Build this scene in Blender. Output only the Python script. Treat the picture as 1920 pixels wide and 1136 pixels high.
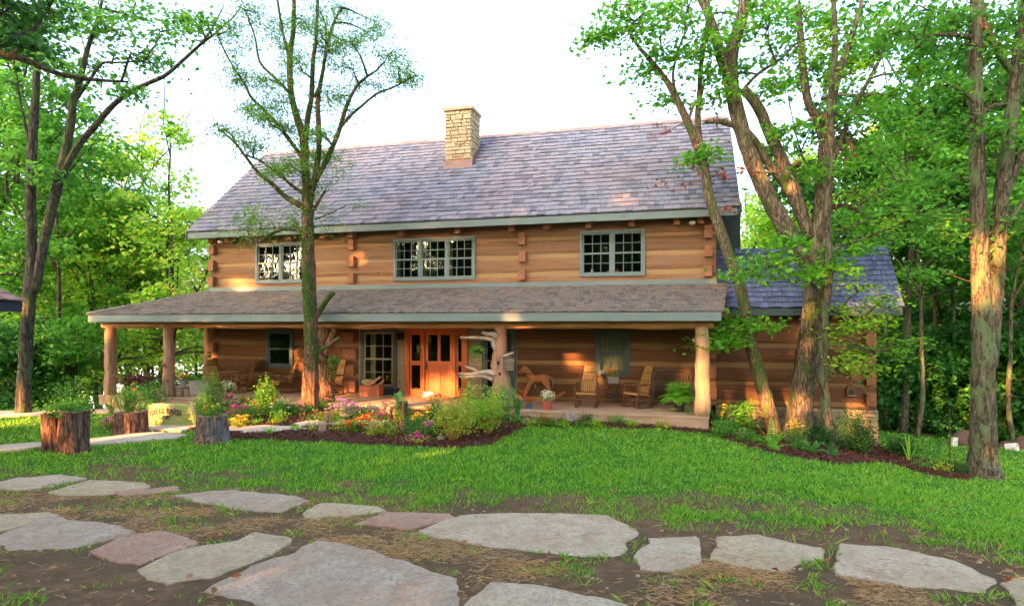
import bpy, math, random
import numpy as np
from mathutils import Vector, Matrix, noise as mnoise

for o in list(bpy.data.objects):
    bpy.data.objects.remove(o)
SC = bpy.context.scene
COL = SC.collection
PI = math.pi
R = math.radians

# ------------------------------------------------------------------ camera, sky, sun, exposure
FPX = 1176.0; HOR = 610.0; EYE = 2.25; TH = R(15)
cam = bpy.data.cameras.new('camera'); cam_o = bpy.data.objects.new('camera', cam); COL.objects.link(cam_o)
cam.sensor_width = 36; cam.lens = 36*FPX/1920; cam.shift_y = (HOR-568)/1920
cam.clip_start = 0.1; cam.clip_end = 6000
cam_o.location = (0, 0, EYE); cam_o.rotation_euler = (PI/2, 0, 0)
SC.camera = cam_o
SUN_AZ = R(37); SUN_EL = R(17)
sdir = Vector((-math.sin(SUN_AZ)*math.cos(SUN_EL), -math.cos(SUN_AZ)*math.cos(SUN_EL), math.sin(SUN_EL)))
world = bpy.data.worlds.new('World'); SC.world = world; world.use_nodes = True
nt = world.node_tree; nt.nodes.clear()
wo = nt.nodes.new('ShaderNodeOutputWorld'); bg = nt.nodes.new('ShaderNodeBackground')
sky = nt.nodes.new('ShaderNodeTexSky'); sky.sky_type = 'NISHITA'; sky.sun_disc = False
sky.sun_elevation = SUN_EL; sky.sun_rotation = math.atan2(sdir.x, sdir.y)
sky.air_density = 0.8; sky.dust_density = 7.0; sky.ozone_density = 0.3
nt.links.new(sky.outputs[0], bg.inputs[0]); nt.links.new(bg.outputs[0], wo.inputs[0])
bg.inputs[1].default_value = 0.15
sl = bpy.data.lights.new('sun', 'SUN'); so = bpy.data.objects.new('sun', sl); COL.objects.link(so)
sl.energy = 4.4; sl.angle = R(0.5); sl.color = (1.0, 0.44, 0.16)
so.rotation_euler = (-sdir).to_track_quat('-Z', 'Y').to_euler(); so.location = (-20, -20, 20)
SC.view_settings.view_transform = 'Standard'; SC.view_settings.look = 'None'
SC.view_settings.exposure = 3.2; SC.view_settings.gamma = 1.0

# ------------------------------------------------------------------ geometry helpers
def H(X, c, z):
    "house frame (along the facade, away from the camera, up) -> world"
    return Vector((X*math.cos(TH)+c*math.sin(TH), -X*math.sin(TH)+c*math.cos(TH), z))
def WX(px, c): return c*math.tan(math.atan((px-960)/FPX)-TH)
def WZ(px, py, c):
    u = (px-960)/FPX; t = c/(math.sin(TH)*u+math.cos(TH)); return EYE-(py-HOR)/FPX*t
def U(px, py, t): return Vector(((px-960)/FPX*t, t, EYE-(py-HOR)/FPX*t))
def sstep(x, a, b):
    k = np.clip((x-a)/(b-a), 0, 1); return k*k*(3-2*k)
def hash2(ix, iy, s=0):
    n = (ix.astype(np.int64)*374761393 + iy.astype(np.int64)*668265263 + s*974711) & 0x7fffffff
    n = ((n ^ (n >> 13))*1274126177) & 0x7fffffff
    return ((n ^ (n >> 16)) & 0xffff)/65535.0
def vnoise(x, y, s=0):
    x = np.asarray(x, float); y = np.asarray(y, float)
    ix = np.floor(x); iy = np.floor(y); fx = x-ix; fy = y-iy
    fx = fx*fx*(3-2*fx); fy = fy*fy*(3-2*fy)
    a = hash2(ix, iy, s); b = hash2(ix+1, iy, s); c = hash2(ix, iy+1, s); d = hash2(ix+1, iy+1, s)
    return (a*(1-fx)+b*fx)*(1-fy)+(c*(1-fx)+d*fx)*fy
def fbm(x, y, s=0): return (vnoise(x, y, s)*.5+vnoise(x*2.1, y*2.1, s+1)*.28+vnoise(x*4.3, y*4.3, s+2)*.22)
def ground(x, y):
    x = np.asarray(x, float); y = np.asarray(y, float)
    z = -0.30+0.33*(1-sstep(y, 4, 10.5))
    z = z-0.80*sstep(x, 3.2, 11)*sstep(y, 4, 13)-0.10*np.clip(x-11, 0, 12)*sstep(y, 4, 12)
    c_ = x*math.sin(TH)+y*math.cos(TH)
    z = z+.17*(1-sstep(x, -2, 3))*sstep(c_, 12.8, 15.2)*sstep(x, -13, -9)
    z = z-0.055*np.clip(y-17, 0, 60)*sstep(x, 4, 9)
    z = z-0.42*np.clip(y-19.4-0.05*np.clip(x, -8, 4), 0, 45)*(1-sstep(x, 3, 7))
    z = z-0.35*np.clip(y-70, 0, 40)*sstep(x, 3, 7)
    z = z-0.25*np.clip(-x-22, 0, 40)
    z = z+0.05*(fbm(x*.5, y*.5, 5)-.5)*sstep(y, 5, 9)+0.03*(fbm(x*2.2, y*2.2, 9)-.5)
    return np.maximum(z, -22)
def G(px, py):
    u = (px-960)/FPX; s = (py-HOR)/FPX
    t = 6.0
    for _ in range(40):
        t = 0.5*t+0.5*(EYE-float(ground(u*t, t)))/s
    return Vector((u*t, t, float(ground(u*t, t))))
def Gn(px, py):
    u = (px-960)/FPX; s = (py-HOR)/FPX; t = np.full(px.shape, 8.0)
    for _ in range(40): t = .5*t+.5*(EYE-ground(u*t, t))/s
    return u*t, t
def F0(px, py):
    "point on the porch floor"
    t = EYE*FPX/(py-HOR); return Vector(((px-960)/FPX*t, t, 0.0))

# ------------------------------------------------------------------ things and meshes
ROOT = {}
def tagp(o, label, cat, group=None, kind=None):
    if label: o['label'] = label
    if cat: o['category'] = cat
    if group: o['group'] = group
    if kind: o['kind'] = kind
    return o
def thing(name, label, cat, loc=(0, 0, 0), rz=0.0, group=None):
    o = bpy.data.objects.new(name, None); COL.objects.link(o)
    o.location = loc; o.rotation_euler = (0, 0, rz); o.empty_display_size = .2
    tagp(o, label, cat, group)
    M = Matrix.Translation(Vector(loc)) @ Matrix.Rotation(rz, 4, 'Z'); ROOT[o.name] = M.inverted()
    return o
class MB:
    def __init__(s): s.v = []; s.f = []; s.m = []
    def add(s, vs, fs, mi=0):
        b = len(s.v); s.v.extend([tuple(v) for v in vs])
        for f in fs: s.f.append(tuple(b+i for i in f)); s.m.append(mi)
    def box(s, M, sx, sy, sz, mi=0, tap=1.0):
        a, b, c = sx/2, sy/2, sz/2
        vs = [M @ Vector(p) for p in ((-a, -b, -c), (a, -b, -c), (a, b, -c), (-a, b, -c), (-a*tap, -b*tap, c), (a*tap, -b*tap, c), (a*tap, b*tap, c), (-a*tap, b*tap, c))]
        s.add(vs, [(0, 3, 2, 1), (4, 5, 6, 7), (0, 1, 5, 4), (1, 2, 6, 5), (2, 3, 7, 6), (3, 0, 4, 7)], mi)
    def bb(s, x0, x1, y0, y1, z0, z1, mi=0):
        s.box(Matrix.Translation(((x0+x1)/2, (y0+y1)/2, (z0+z1)/2)), abs(x1-x0), abs(y1-y0), abs(z1-z0), mi)
    def hb(s, X0, X1, c0, c1, z0, z1, mi=0):
        vs = [H(X, c, z) for X, c, z in ((X0, c0, z0), (X1, c0, z0), (X1, c1, z0), (X0, c1, z0), (X0, c0, z1), (X1, c0, z1), (X1, c1, z1), (X0, c1, z1))]
        s.add(vs, [(0, 3, 2, 1), (4, 5, 6, 7), (0, 1, 5, 4), (1, 2, 6, 5), (2, 3, 7, 6), (3, 0, 4, 7)], mi)
    def tube(s, pts, rad, n=8, wob=0.0, sub=0, seed=0, cap=True, flute=0.0):
        P = [Vector(p) for p in pts]; rr = list(rad) if hasattr(rad, '__len__') else [rad]*len(P)
        if sub:
            Q = []; q = []
            for i in range(len(P)-1):
                p0 = P[max(i-1, 0)]; p1 = P[i]; p2 = P[i+1]; p3 = P[min(i+2, len(P)-1)]
                for k in range(sub):
                    t = k/sub
                    Q.append(0.5*((2*p1)+(p2-p0)*t+(2*p0-5*p1+4*p2-p3)*t*t+(3*p1-p0-3*p2+p3)*t*t*t)); q.append(rr[i]*(1-t)+rr[i+1]*t)
            Q.append(P[-1]); q.append(rr[-1]); P, rr = Q, q
        d0 = (P[1]-P[0]).normalized(); a = Vector((1, 0, 0)) if abs(d0.x) < .8 else Vector((0, 1, 0))
        nx = d0.cross(a).normalized(); b = len(s.v); N = len(P)
        for i in range(N):
            d = (P[min(i+1, N-1)]-P[max(i-1, 0)])
            d = d.normalized() if d.length > 1e-6 else d0
            nx = (nx-d*nx.dot(d)).normalized(); ny = d.cross(nx)
            for k in range(n):
                an = 2*PI*k/n; r = rr[i]
                if wob:
                    dv = nx*math.cos(an)+ny*math.sin(an)
                    r *= 1+wob*mnoise.noise((P[i]+dv*rr[i])*(0.9/max(rr[i], .03))+Vector((seed, 0, 0)))
                if flute: r *= 1+flute*math.sin(an*5+seed)+flute*.6*math.sin(an*8+1.7*seed)
                s.v.append(tuple(P[i]+nx*(math.cos(an)*r)+ny*(math.sin(an)*r)))
        for i in range(N-1):
            for k in range(n):
                k2 = (k+1) % n
                s.f.append((b+i*n+k, b+i*n+k2, b+(i+1)*n+k2, b+(i+1)*n+k)); s.m.append(0)
        if cap:
            s.f.append(tuple(b+k for k in reversed(range(n)))); s.m.append(0)
            s.f.append(tuple(b+(N-1)*n+k for k in range(n))); s.m.append(0)
    def lathe(s, c, prof, n=16, mi=0, sx=1, sy=1):
        b = len(s.v); c = Vector(c)
        for r, z in prof:
            for k in range(n):
                a = 2*PI*k/n; s.v.append((c.x+r*math.cos(a)*sx, c.y+r*math.sin(a)*sy, c.z+z))
        for i in range(len(prof)-1):
            for k in range(n):
                k2 = (k+1) % n
                s.f.append((b+i*n+k, b+i*n+k2, b+(i+1)*n+k2, b+(i+1)*n+k)); s.m.append(mi)
        s.f.append(tuple(b+k for k in reversed(range(n)))); s.m.append(mi)
        s.f.append(tuple(b+(len(prof)-1)*n+k for k in range(n))); s.m.append(mi)
    def prism(s, pts, M, th, mi=0):
        n = len(pts); vs = [M @ Vector((p[0], -th/2, p[1])) for p in pts]+[M @ Vector((p[0], th/2, p[1])) for p in pts]
        s.add(vs, [tuple(range(n)), tuple(reversed(range(n, 2*n)))]+[(i, n+i, n+(i+1) % n, (i+1) % n) for i in range(n)], mi)
    def blob(s, c, r, n=10, wob=.15, seed=0, mi=0):
        b = len(s.v); c = Vector(c); rx, ry, rz = r; m = n//2+1
        for i in range(m+1):
            ph = -PI/2+PI*i/m
            for k in range(n):
                a = 2*PI*k/n; d = Vector((math.cos(ph)*math.cos(a), math.cos(ph)*math.sin(a), math.sin(ph)))
                w = 1+wob*mnoise.noise(d*1.7+Vector((seed, seed*.7, 0)))
                s.v.append((c.x+d.x*rx*w, c.y+d.y*ry*w, c.z+d.z*rz*w))
        for i in range(m):
            for k in range(n):
                k2 = (k+1) % n; s.f.append((b+i*n+k, b+i*n+k2, b+(i+1)*n+k2, b+(i+1)*n+k)); s.m.append(mi)
    def build(s, name, mats, parent=None, root=None, smooth=False, label=None, local=False):
        me = bpy.data.meshes.new(name); v = s.v
        rt = root
        if parent is not None and not local:
            p = parent
            while p.parent: p = p.parent
            rt = p
        if rt is not None and not local:
            M = ROOT[rt.name]; v = [tuple(M @ Vector(q)) for q in v]
        me.from_pydata(v, [], s.f)
        for m in (mats if isinstance(mats, (list, tuple)) else [mats]): me.materials.append(m)
        if len(me.materials) > 1: me.polygons.foreach_set('material_index', s.m)
        if smooth: me.polygons.foreach_set('use_smooth', [True]*len(me.polygons))
        me.validate(); me.update()
        o = bpy.data.objects.new(name, me); COL.objects.link(o)
        if parent is not None: o.parent = parent
        if label: o['label'] = label
        return o
def npmesh(name, V, nq, mat, parent=None, k=4, local=False):
    me = bpy.data.meshes.new(name); V = np.asarray(V, np.float32).reshape(-1, 3)
    if parent is not None and not local:
        p = parent
        while p.parent: p = p.parent
        M = np.array(ROOT[p.name]); V = V @ M[:3, :3].T.astype(np.float32)+M[:3, 3].astype(np.float32)
    me.vertices.add(len(V)); me.vertices.foreach_set('co', V.astype(np.float32).ravel())
    me.loops.add(nq*k); me.polygons.add(nq)
    me.loops.foreach_set('vertex_index', np.arange(nq*k, dtype=np.int32))
    me.polygons.foreach_set('loop_start', np.arange(nq, dtype=np.int32)*k)
    me.polygons.foreach_set('loop_total', np.full(nq, k, dtype=np.int32))
    me.update(calc_edges=True); me.materials.append(mat)
    o = bpy.data.objects.new(name, me); COL.objects.link(o)
    if parent is not None: o.parent = parent
    return o
def copy_tree(o, parent=None):
    c = o.copy(); COL.objects.link(c); c.parent = parent
    for ch in [x for x in bpy.data.objects if x.parent == o]: copy_tree(ch, c)
    return c
def place(o, loc, rz=0, label=None, scale=None, group=None):
    o.location = loc; o.rotation_euler = (0, 0, rz)
    if label: o['label'] = label
    if scale: o.scale = scale if hasattr(scale, '__len__') else (scale,)*3
    if group: o['group'] = group
    return o

# ------------------------------------------------------------------ materials
def mk(name):
    m = bpy.data.materials.new(name); m.use_nodes = True; nt = m.node_tree
    return m, nt, nt.nodes['Principled BSDF'], nt.nodes['Material Output']
def rgb(c): return (c[0], c[1], c[2], 1)
def ramp(nt, fac, stops):
    r = nt.nodes.new('ShaderNodeValToRGB'); nt.links.new(fac, r.inputs[0]); e = r.color_ramp.elements
    while len(e) < len(stops): e.new(.5)
    for i, (p, c) in enumerate(stops): e[i].position = p; e[i].color = rgb(c)
    return r.outputs[0]
def mixc(nt, fac, a, b, mode='MIX'):
    n = nt.nodes.new('ShaderNodeMix'); n.data_type = 'RGBA'; n.blend_type = mode
    for s, v in ((n.inputs[0], fac), (n.inputs[6], a), (n.inputs[7], b)):
        if isinstance(v, (float, int)): s.default_value = v
        elif isinstance(v, tuple): s.default_value = rgb(v)
        else: nt.links.new(v, s)
    return n.outputs[2]
def tex(nt, scale=(1, 1, 1), kind='noise', sc=5.0, det=6.0, rough=.6, out=0):
    tc = nt.nodes.new('ShaderNodeTexCoord'); mp = nt.nodes.new('ShaderNodeMapping'); mp.inputs['Scale'].default_value = scale
    nt.links.new(tc.outputs['Object'], mp.inputs[0])
    n = nt.nodes.new('ShaderNodeTexNoise' if kind == 'noise' else 'ShaderNodeTexVoronoi'); n.inputs['Scale'].default_value = sc
    if kind == 'noise': n.inputs['Detail'].default_value = det; n.inputs['Roughness'].default_value = rough
    nt.links.new(mp.outputs[0], n.inputs['Vector']); return n.outputs[out]
def bump(nt, h, st, dist, bsdf):
    b = nt.nodes.new('ShaderNodeBump'); b.inputs['Strength'].default_value = st; b.inputs['Distance'].default_value = dist
    nt.links.new(h, b.inputs['Height']); nt.links.new(b.outputs[0], bsdf.inputs['Normal'])
def island(nt): return nt.nodes.new('ShaderNodeNewGeometry').outputs['Random Per Island']
def surf(name, stops, scale=(1, 1, 1), sc=5, rough=.75, bmp=.4, bd=.01, isl=0.0, det=8, spec=.3, metal=0.0, big=None, islc=None):
    m, nt, b, o = mk(name)
    f = tex(nt, scale, 'noise', sc, det); c = ramp(nt, f, stops)
    if big:
        g = tex(nt, (1, 1, 1), 'noise', big[0], 3); c = mixc(nt, ramp(nt, g, [(.42, (0, 0, 0)), (.62, (1, 1, 1))]), c, big[1])
    if islc: c = mixc(nt, ramp(nt, island(nt), [(0, (0, 0, 0)), (.5, (0.1, .1, .1)), (1, (1, 1, 1))]), c, islc)
    if isl:
        v = nt.nodes.new('ShaderNodeMapRange'); nt.links.new(island(nt), v.inputs[0]); v.inputs[3].default_value = 1-isl; v.inputs[4].default_value = 1+isl
        hs = nt.nodes.new('ShaderNodeHueSaturation'); nt.links.new(v.outputs[0], hs.inputs['Value']); nt.links.new(c, hs.inputs['Color']); c = hs.outputs[0]
    nt.links.new(c, b.inputs['Base Color']); b.inputs['Roughness'].default_value = rough
    b.inputs['Specular IOR Level'].default_value = spec; b.inputs['Metallic'].default_value = metal
    if bmp: bump(nt, f, bmp, bd, b)
    return m
def leafmat(name, c1, c2, tr=.35, alt=None, rough=.5):
    m, nt, b, o = mk(name)
    c = ramp(nt, island(nt), [(0, c1), (.75, c2), (1, alt or c2)])
    g = tex(nt, (1, 1, 1), 'noise', 1.3, 3); c = mixc(nt, ramp(nt, g, [(.35, (0, 0, 0)), (.65, (1, 1, 1))]), c, mixc(nt, 1.0, c, (1.2, 1.05, .8), 'MULTIPLY'))
    nt.links.new(c, b.inputs['Base Color']); b.inputs['Roughness'].default_value = rough; b.inputs['Specular IOR Level'].default_value = .25
    t = nt.nodes.new('ShaderNodeBsdfTranslucent'); hs = nt.nodes.new('ShaderNodeHueSaturation'); hs.inputs['Value'].default_value = 1.5; hs.inputs['Hue'].default_value = .485
    nt.links.new(c, hs.inputs['Color']); nt.links.new(hs.outputs[0], t.inputs[0])
    mx = nt.nodes.new('ShaderNodeMixShader'); mx.inputs[0].default_value = tr
    nt.links.new(b.outputs[0], mx.inputs[1]); nt.links.new(t.outputs[0], mx.inputs[2]); nt.links.new(mx.outputs[0], o.inputs[0])
    return m
def plain(name, c, rough=.6, isl=.0, spec=.4, metal=0):
    return surf(name, [(0.3, tuple(x*.82 for x in c)), (.7, c)], sc=9, rough=rough, bmp=.15, bd=.004, isl=isl, spec=spec, metal=metal)

M = {}
def logmat(name, a, b_, c, isl_, big):
    m, nt, bs, o = mk(name); f = tex(nt, (.35, 9, 20), 'noise', 2.0, 12, .7); g = tex(nt, (.5, 3, 3), 'noise', 1.4, 5); h = tex(nt, (14, 14, 3), 'noise', 6, 4)
    col = ramp(nt, f, [(.32, a), (.5, b_), (.68, c)]); col = mixc(nt, ramp(nt, g, [(.42, (0, 0, 0)), (.62, (1, 1, 1))]), col, big)
    v = tex(nt, (1.0, 1.0, 1.5), 'voronoi', 1.15); col = mixc(nt, ramp(nt, v, [(.025, (.85, .85, .85)), (.06, (0, 0, 0))]), col, tuple(x*.3 for x in a))
    mr = nt.nodes.new('ShaderNodeMapRange'); nt.links.new(island(nt), mr.inputs[0]); mr.inputs[3].default_value = 1-isl_; mr.inputs[4].default_value = 1+isl_
    hs = nt.nodes.new('ShaderNodeHueSaturation'); nt.links.new(mr.outputs[0], hs.inputs['Value']); nt.links.new(col, hs.inputs['Color']); nt.links.new(hs.outputs[0], bs.inputs['Base Color'])
    bs.inputs['Roughness'].default_value = .85; bs.inputs['Specular IOR Level'].default_value = .2
    ad = nt.nodes.new('ShaderNodeMath'); nt.links.new(f, ad.inputs[0]); nt.links.new(h, ad.inputs[1]); bump(nt, ad.outputs[0], .7, .012, bs); return m
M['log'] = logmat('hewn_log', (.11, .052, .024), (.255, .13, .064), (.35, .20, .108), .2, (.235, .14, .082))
M['log_shade'] = logmat('shaded_lower_log', (.07, .028, .013), (.165, .072, .034), (.23, .11, .057), .2, (.15, .075, .045))  # lower and wing walls: porch shade put into a darker, redder log colour
M['band_shade'] = surf('shaded_lower_band', [(.3, (.20, .115, .045)), (.7, (.28, .17, .07))], (.3, 7, 18), 2.5, .8, .35, .006, isl=.1)  # pale band darkened likewise, shade of the lower walls put into the colour
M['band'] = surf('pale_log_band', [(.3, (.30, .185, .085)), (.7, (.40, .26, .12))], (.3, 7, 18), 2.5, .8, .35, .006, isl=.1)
M['logend'] = surf('log_end', [(.3, (.20, .085, .04)), (.7, (.34, .16, .085))], (2, 2, 3), 5, .85, .4, .008, isl=.25)
M['shake'] = surf('weathered_shake', [(.3, (.13, .15, .195)), (.55, (.215, .235, .295)), (.75, (.32, .335, .385))], (7, 1.5, 1.5), 3, .8, .5, .006, isl=.42, big=(.35, (.235, .21, .245)), islc=(.16, .145, .16))
M['shake_porch'] = surf('porch_shake', [(.3, (.105, .095, .09)), (.55, (.19, .17, .155)), (.75, (.28, .25, .225))], (7, 1.5, 1.5), 3, .8, .5, .006, isl=.35, islc=(.15, .115, .095))
M['shake_wing'] = surf('wing_shake', [(.3, (.085, .105, .19)), (.55, (.13, .155, .27)), (.75, (.18, .21, .34))], (7, 1.5, 1.5), 3, .8, .5, .006, isl=.22)
M['ridge'] = surf('ridge_shake', [(.3, (.30, .17, .14)), (.7, (.42, .27, .22))], (3, 3, 3), 3, .8, .4, .006, isl=.25)
M['trim'] = surf('sage_trim_paint', [(.3, (.13, .18, .18)), (.7, (.165, .215, .21))], (1, 3, 3), 3, .55, .12, .003)
M['trimd'] = surf('dark_teal_paint', [(.3, (.045, .075, .085)), (.7, (.07, .10, .11))], (1, 3, 3), 3, .5, .12, .003)
M['soffit'] = surf('porch_ceiling_wood', [(.3, (.05, .025, .015)), (.7, (.11, .055, .03))], (.5, 6, 6), 3, .8, .4, .006)
M['beam'] = surf('peeled_log_beam', [(.3, (.26, .12, .05)), (.7, (.45, .24, .11))], (.6, 6, 6), 3, .75, .5, .01)
M['post'] = surf('peeled_cedar_post', [(.28, (.14, .07, .035)), (.5, (.32, .185, .105)), (.72, (.46, .31, .19))], (7, 7, .7), 2.2, .75, .7, .02, big=(1.3, (.42, .20, .12)))
M['postp'] = surf('pale_peeled_post', [(.3, (.30, .18, .095)), (.7, (.50, .34, .19))], (7, 7, .8), 2, .7, .4, .01)
M['floor'] = surf('porch_floor_boards', [(.3, (.33, .21, .13)), (.7, (.47, .33, .22))], (.5, 9, 2), 3, .7, .4, .006)
M['door'] = surf('varnished_door_wood', [(.3, (.36, .075, .014)), (.7, (.54, .145, .03))], (6, 6, .6), 3, .35, .2, .004, spec=.5)
M['clap'] = surf('tan_clapboard', [(.3, (.24, .21, .13)), (.7, (.34, .29, .18))], (.5, 2, 6), 3, .7, .25, .004, isl=.08)
M['stone'] = surf('ledge_stone', [(.3, (.22, .165, .10)), (.7, (.37, .29, .19))], (1, 1, 2), 4, .85, .6, .015, isl=.3)
M['chim'] = surf('sandstone_block', [(.3, (.40, .32, .19)), (.7, (.56, .47, .31))], (1, 1, 2), 4, .85, .5, .015, isl=.2, islc=(.38, .25, .14))
M['mortar'] = plain('mortar', (.34, .27, .18), .9)
M['copper'] = surf('copper_flashing', [(.3, (.20, .13, .13)), (.6, (.30, .19, .17)), (.8, (.42, .22, .13))], (1, 1, 1), 4, .45, .1, .003, metal=.4)
M['inside'] = plain('dim_room', (.03, .03, .035), .9)
M['curtain'] = surf('curtain_cloth', [(.3, (.34, .30, .17)), (.7, (.5, .45, .26))], (9, 9, .5), 4, .9, .4, .02)
M['metal'] = plain('dark_iron', (.03, .03, .03), .4, metal=.6)
M['white'] = plain('white_plastic', (.75, .74, .70), .5)
def glass():
    m, nt, b, o = mk('window_glass'); g = nt.nodes.new('ShaderNodeBsdfGlossy'); g.inputs['Roughness'].default_value = .015; g.inputs['Color'].default_value = (.9, .95, 1, 1)
    t = nt.nodes.new('ShaderNodeBsdfTransparent'); t.inputs[0].default_value = (.75, .8, .8, 1); fr = nt.nodes.new('ShaderNodeFresnel'); fr.inputs[0].default_value = 1.33
    mx = nt.nodes.new('ShaderNodeMixShader'); nt.links.new(fr.outputs[0], mx.inputs[0]); nt.links.new(t.outputs[0], mx.inputs[1]); nt.links.new(g.outputs[0], mx.inputs[2]); nt.links.new(mx.outputs[0], o.inputs[0])
    n = tex(nt, (1, 1, 1), 'noise', 3, 2); bp = nt.nodes.new('ShaderNodeBump'); bp.inputs[0].default_value = .12; bp.inputs[1].default_value = .02; nt.links.new(n, bp.inputs['Height']); nt.links.new(bp.outputs[0], g.inputs['Normal'])
    return m
M['glass'] = glass()
def bark(name, c1, c2, moss=None, mossamt=.5, sc=1.0, bd=.03):
    m, nt, b, o = mk(name)
    f = tex(nt, (9*sc, 9*sc, 1.6*sc), 'noise', 2.6, 12, .75)
    tc = nt.nodes.new('ShaderNodeTexCoord'); mp = nt.nodes.new('ShaderNodeMapping'); mp.inputs['Scale'].default_value = (13*sc, 13*sc, 2.4*sc); nt.links.new(tc.outputs['Object'], mp.inputs[0])
    dn = nt.nodes.new('ShaderNodeTexNoise'); dn.inputs['Scale'].default_value = 2.5; nt.links.new(mp.outputs[0], dn.inputs['Vector'])
    va = nt.nodes.new('ShaderNodeVectorMath'); va.operation = 'MULTIPLY_ADD'; nt.links.new(dn.outputs['Color'], va.inputs[0]); va.inputs[1].default_value = (.7, .7, .7); nt.links.new(mp.outputs[0], va.inputs[2])
    vo = nt.nodes.new('ShaderNodeTexVoronoi'); vo.feature = 'DISTANCE_TO_EDGE'; vo.inputs['Scale'].default_value = 1.25; nt.links.new(va.outputs[0], vo.inputs['Vector']); v = vo.outputs['Distance']
    c = ramp(nt, f, [(.36, c1), (.62, c2)])
    c = mixc(nt, ramp(nt, v, [(.0, (.1, .1, .1)), (.16, (1, 1, 1))]), tuple(x*.45 for x in c1), c)
    if moss:
        g = tex(nt, (2.2, 2.2, 1.1), 'noise', 1.6, 7, .7); c = mixc(nt, ramp(nt, g, [(.62-mossamt*.25, (0, 0, 0)), (.68-mossamt*.2, (1, 1, 1))]), c, moss)
        g2 = tex(nt, (6, 6, 5), 'noise', 3, 3); c = mixc(nt, ramp(nt, g2, [(.63, (0, 0, 0)), (.68, (.8, .8, .8))]), c, (.27, .29, .22))
    nt.links.new(c, b.inputs['Base Color']); b.inputs['Roughness'].default_value = .9; b.inputs['Specular IOR Level'].default_value = .15
    ad = nt.nodes.new('ShaderNodeMath'); nt.links.new(f, ad.inputs[0]); nt.links.new(v, ad.inputs[1]); bump(nt, ad.outputs[0], .9, bd, b)
    return m
M['bark'] = bark('mossy_bark', (.08, .06, .035), (.30, .23, .15), (.08, .12, .025), .45)
M['bark_big'] = bark('maple_bark', (.065, .047, .033), (.31, .24, .17), (.07, .10, .025), .42, .8)
M['bark_green'] = bark('lichen_bark', (.05, .04, .025), (.20, .165, .11), (.12, .16, .075), .5, .62, .05)
M['bark_dark'] = bark('dark_bark', (.04, .035, .028), (.12, .10, .075), (.04, .07, .025), .45)
M['bark_left'] = bark('shaggy_bark', (.035, .03, .025), (.15, .135, .10), (.07, .10, .035), .4, .7, .05)
M['cedar'] = bark('cedar_bark', (.09, .045, .028), (.28, .165, .105), (.035, .08, .01), .72, .8, .04)
M['cedar_base'] = bark('cedar_bark_bare', (.15, .065, .03), (.36, .20, .115), (.06, .10, .015), .12, .7, .04)
M['stump'] = bark('stump_bark', (.07, .04, .03), (.30, .18, .13), None, 0, .7, .06)
M['stump2'] = bark('weathered_stump_bark', (.10, .06, .045), (.42, .29, .22), (.16, .18, .2), .35, .7, .06)
M['stumptop'] = surf('cut_wood', [(.3, (.22, .14, .08)), (.7, (.38, .27, .17))], (1, 1, 1), 9, .9, .3, .004)
M['leaf'] = leafmat('maple_leaf', (.055, .23, .018), (.13, .42, .035), .48, (.24, .48, .05))
M['leaf_b'] = leafmat('bright_leaf', (.14, .36, .02), (.24, .50, .04), .45, (.36, .52, .06))
M['leaf_y'] = leafmat('yellowing_leaf', (.14, .40, .03), (.28, .54, .06), .55, (.55, .54, .12))
M['leaf_d'] = leafmat('deep_green_leaf', (.014, .085, .016), (.036, .17, .028), .35, (.07, .24, .035))
M['leaf_m'] = leafmat('mid_green_leaf', (.04, .19, .025), (.10, .34, .04), .45, (.18, .40, .05))
M['leaf_red'] = leafmat('dead_red_leaf', (.28, .07, .05), (.42, .13, .10), .3)
M['needle'] = leafmat('cedar_needle', (.05, .17, .012), (.11, .30, .025), .4, (.20, .34, .03))
M['blade'] = leafmat('grass_blade', (.09, .29, .025), (.21, .48, .045), .4, (.38, .54, .09))
M['shrub'] = leafmat('shrub_leaf', (.04, .17, .02), (.10, .30, .035), .3, (.18, .36, .05))
M['shrub_y'] = leafmat('yellow_green_leaf', (.22, .38, .03), (.40, .50, .06), .3, (.55, .50, .10))
M['shrub_d'] = leafmat('dark_shrub_leaf', (.015, .07, .015), (.035, .14, .025), .2)
M['fern'] = leafmat('fern_frond', (.10, .34, .03), (.20, .50, .05), .4)
M['fern_d'] = leafmat('blue_green_frond', (.03, .22, .06), (.08, .36, .09), .35)
M['wine'] = leafmat('wine_foliage', (.06, .01, .02), (.14, .03, .05), .2)
for k, a, b in (('red', (.6, .02, .01), (.75, .06, .03)), ('pink', (.62, .12, .34), (.72, .25, .5)), ('magenta', (.45, .03, .2), (.6, .06, .3)), ('purple', (.40, .12, .55), (.55, .25, .66)),
                ('yellow', (.75, .50, .02), (.85, .62, .05)), ('whitef', (.72, .72, .66), (.85, .85, .8)), ('orange', (.75, .22, .03), (.8, .3, .05)), ('rust', (.40, .12, .06), (.55, .2, .1))):
    M[k] = leafmat(k+'_petal', a, b, .25)
M['stem'] = plain('green_stem', (.09, .18, .04), .6)
M['stemo'] = plain('orange_stem', (.50, .24, .07), .6, .2)
M['twig'] = plain('grey_twig', (.16, .12, .09), .9)
M['oak'] = surf('oak_slat', [(.3, (.36, .19, .055)), (.7, (.50, .29, .10))], (5, 5, .8), 3, .45, .2, .003, isl=.15)
M['hick'] = surf('bent_hickory', [(.3, (.09, .035, .02)), (.7, (.20, .08, .04))], (5, 5, 5), 3, .5, .3, .004)
M['horse'] = surf('horse_wood', [(.3, (.34, .12, .04)), (.7, (.50, .20, .07))], (3, 3, 3), 3, .4, .2, .003)
M['terra'] = plain('terracotta', (.42, .10, .06), .7)
M['bluepot'] = plain('blue_glaze', (.05, .13, .30), .25)
M['greypot'] = plain('grey_planter', (.33, .31, .28), .8)
M['blackpot'] = plain('dark_pot', (.03, .03, .03), .6)
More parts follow.
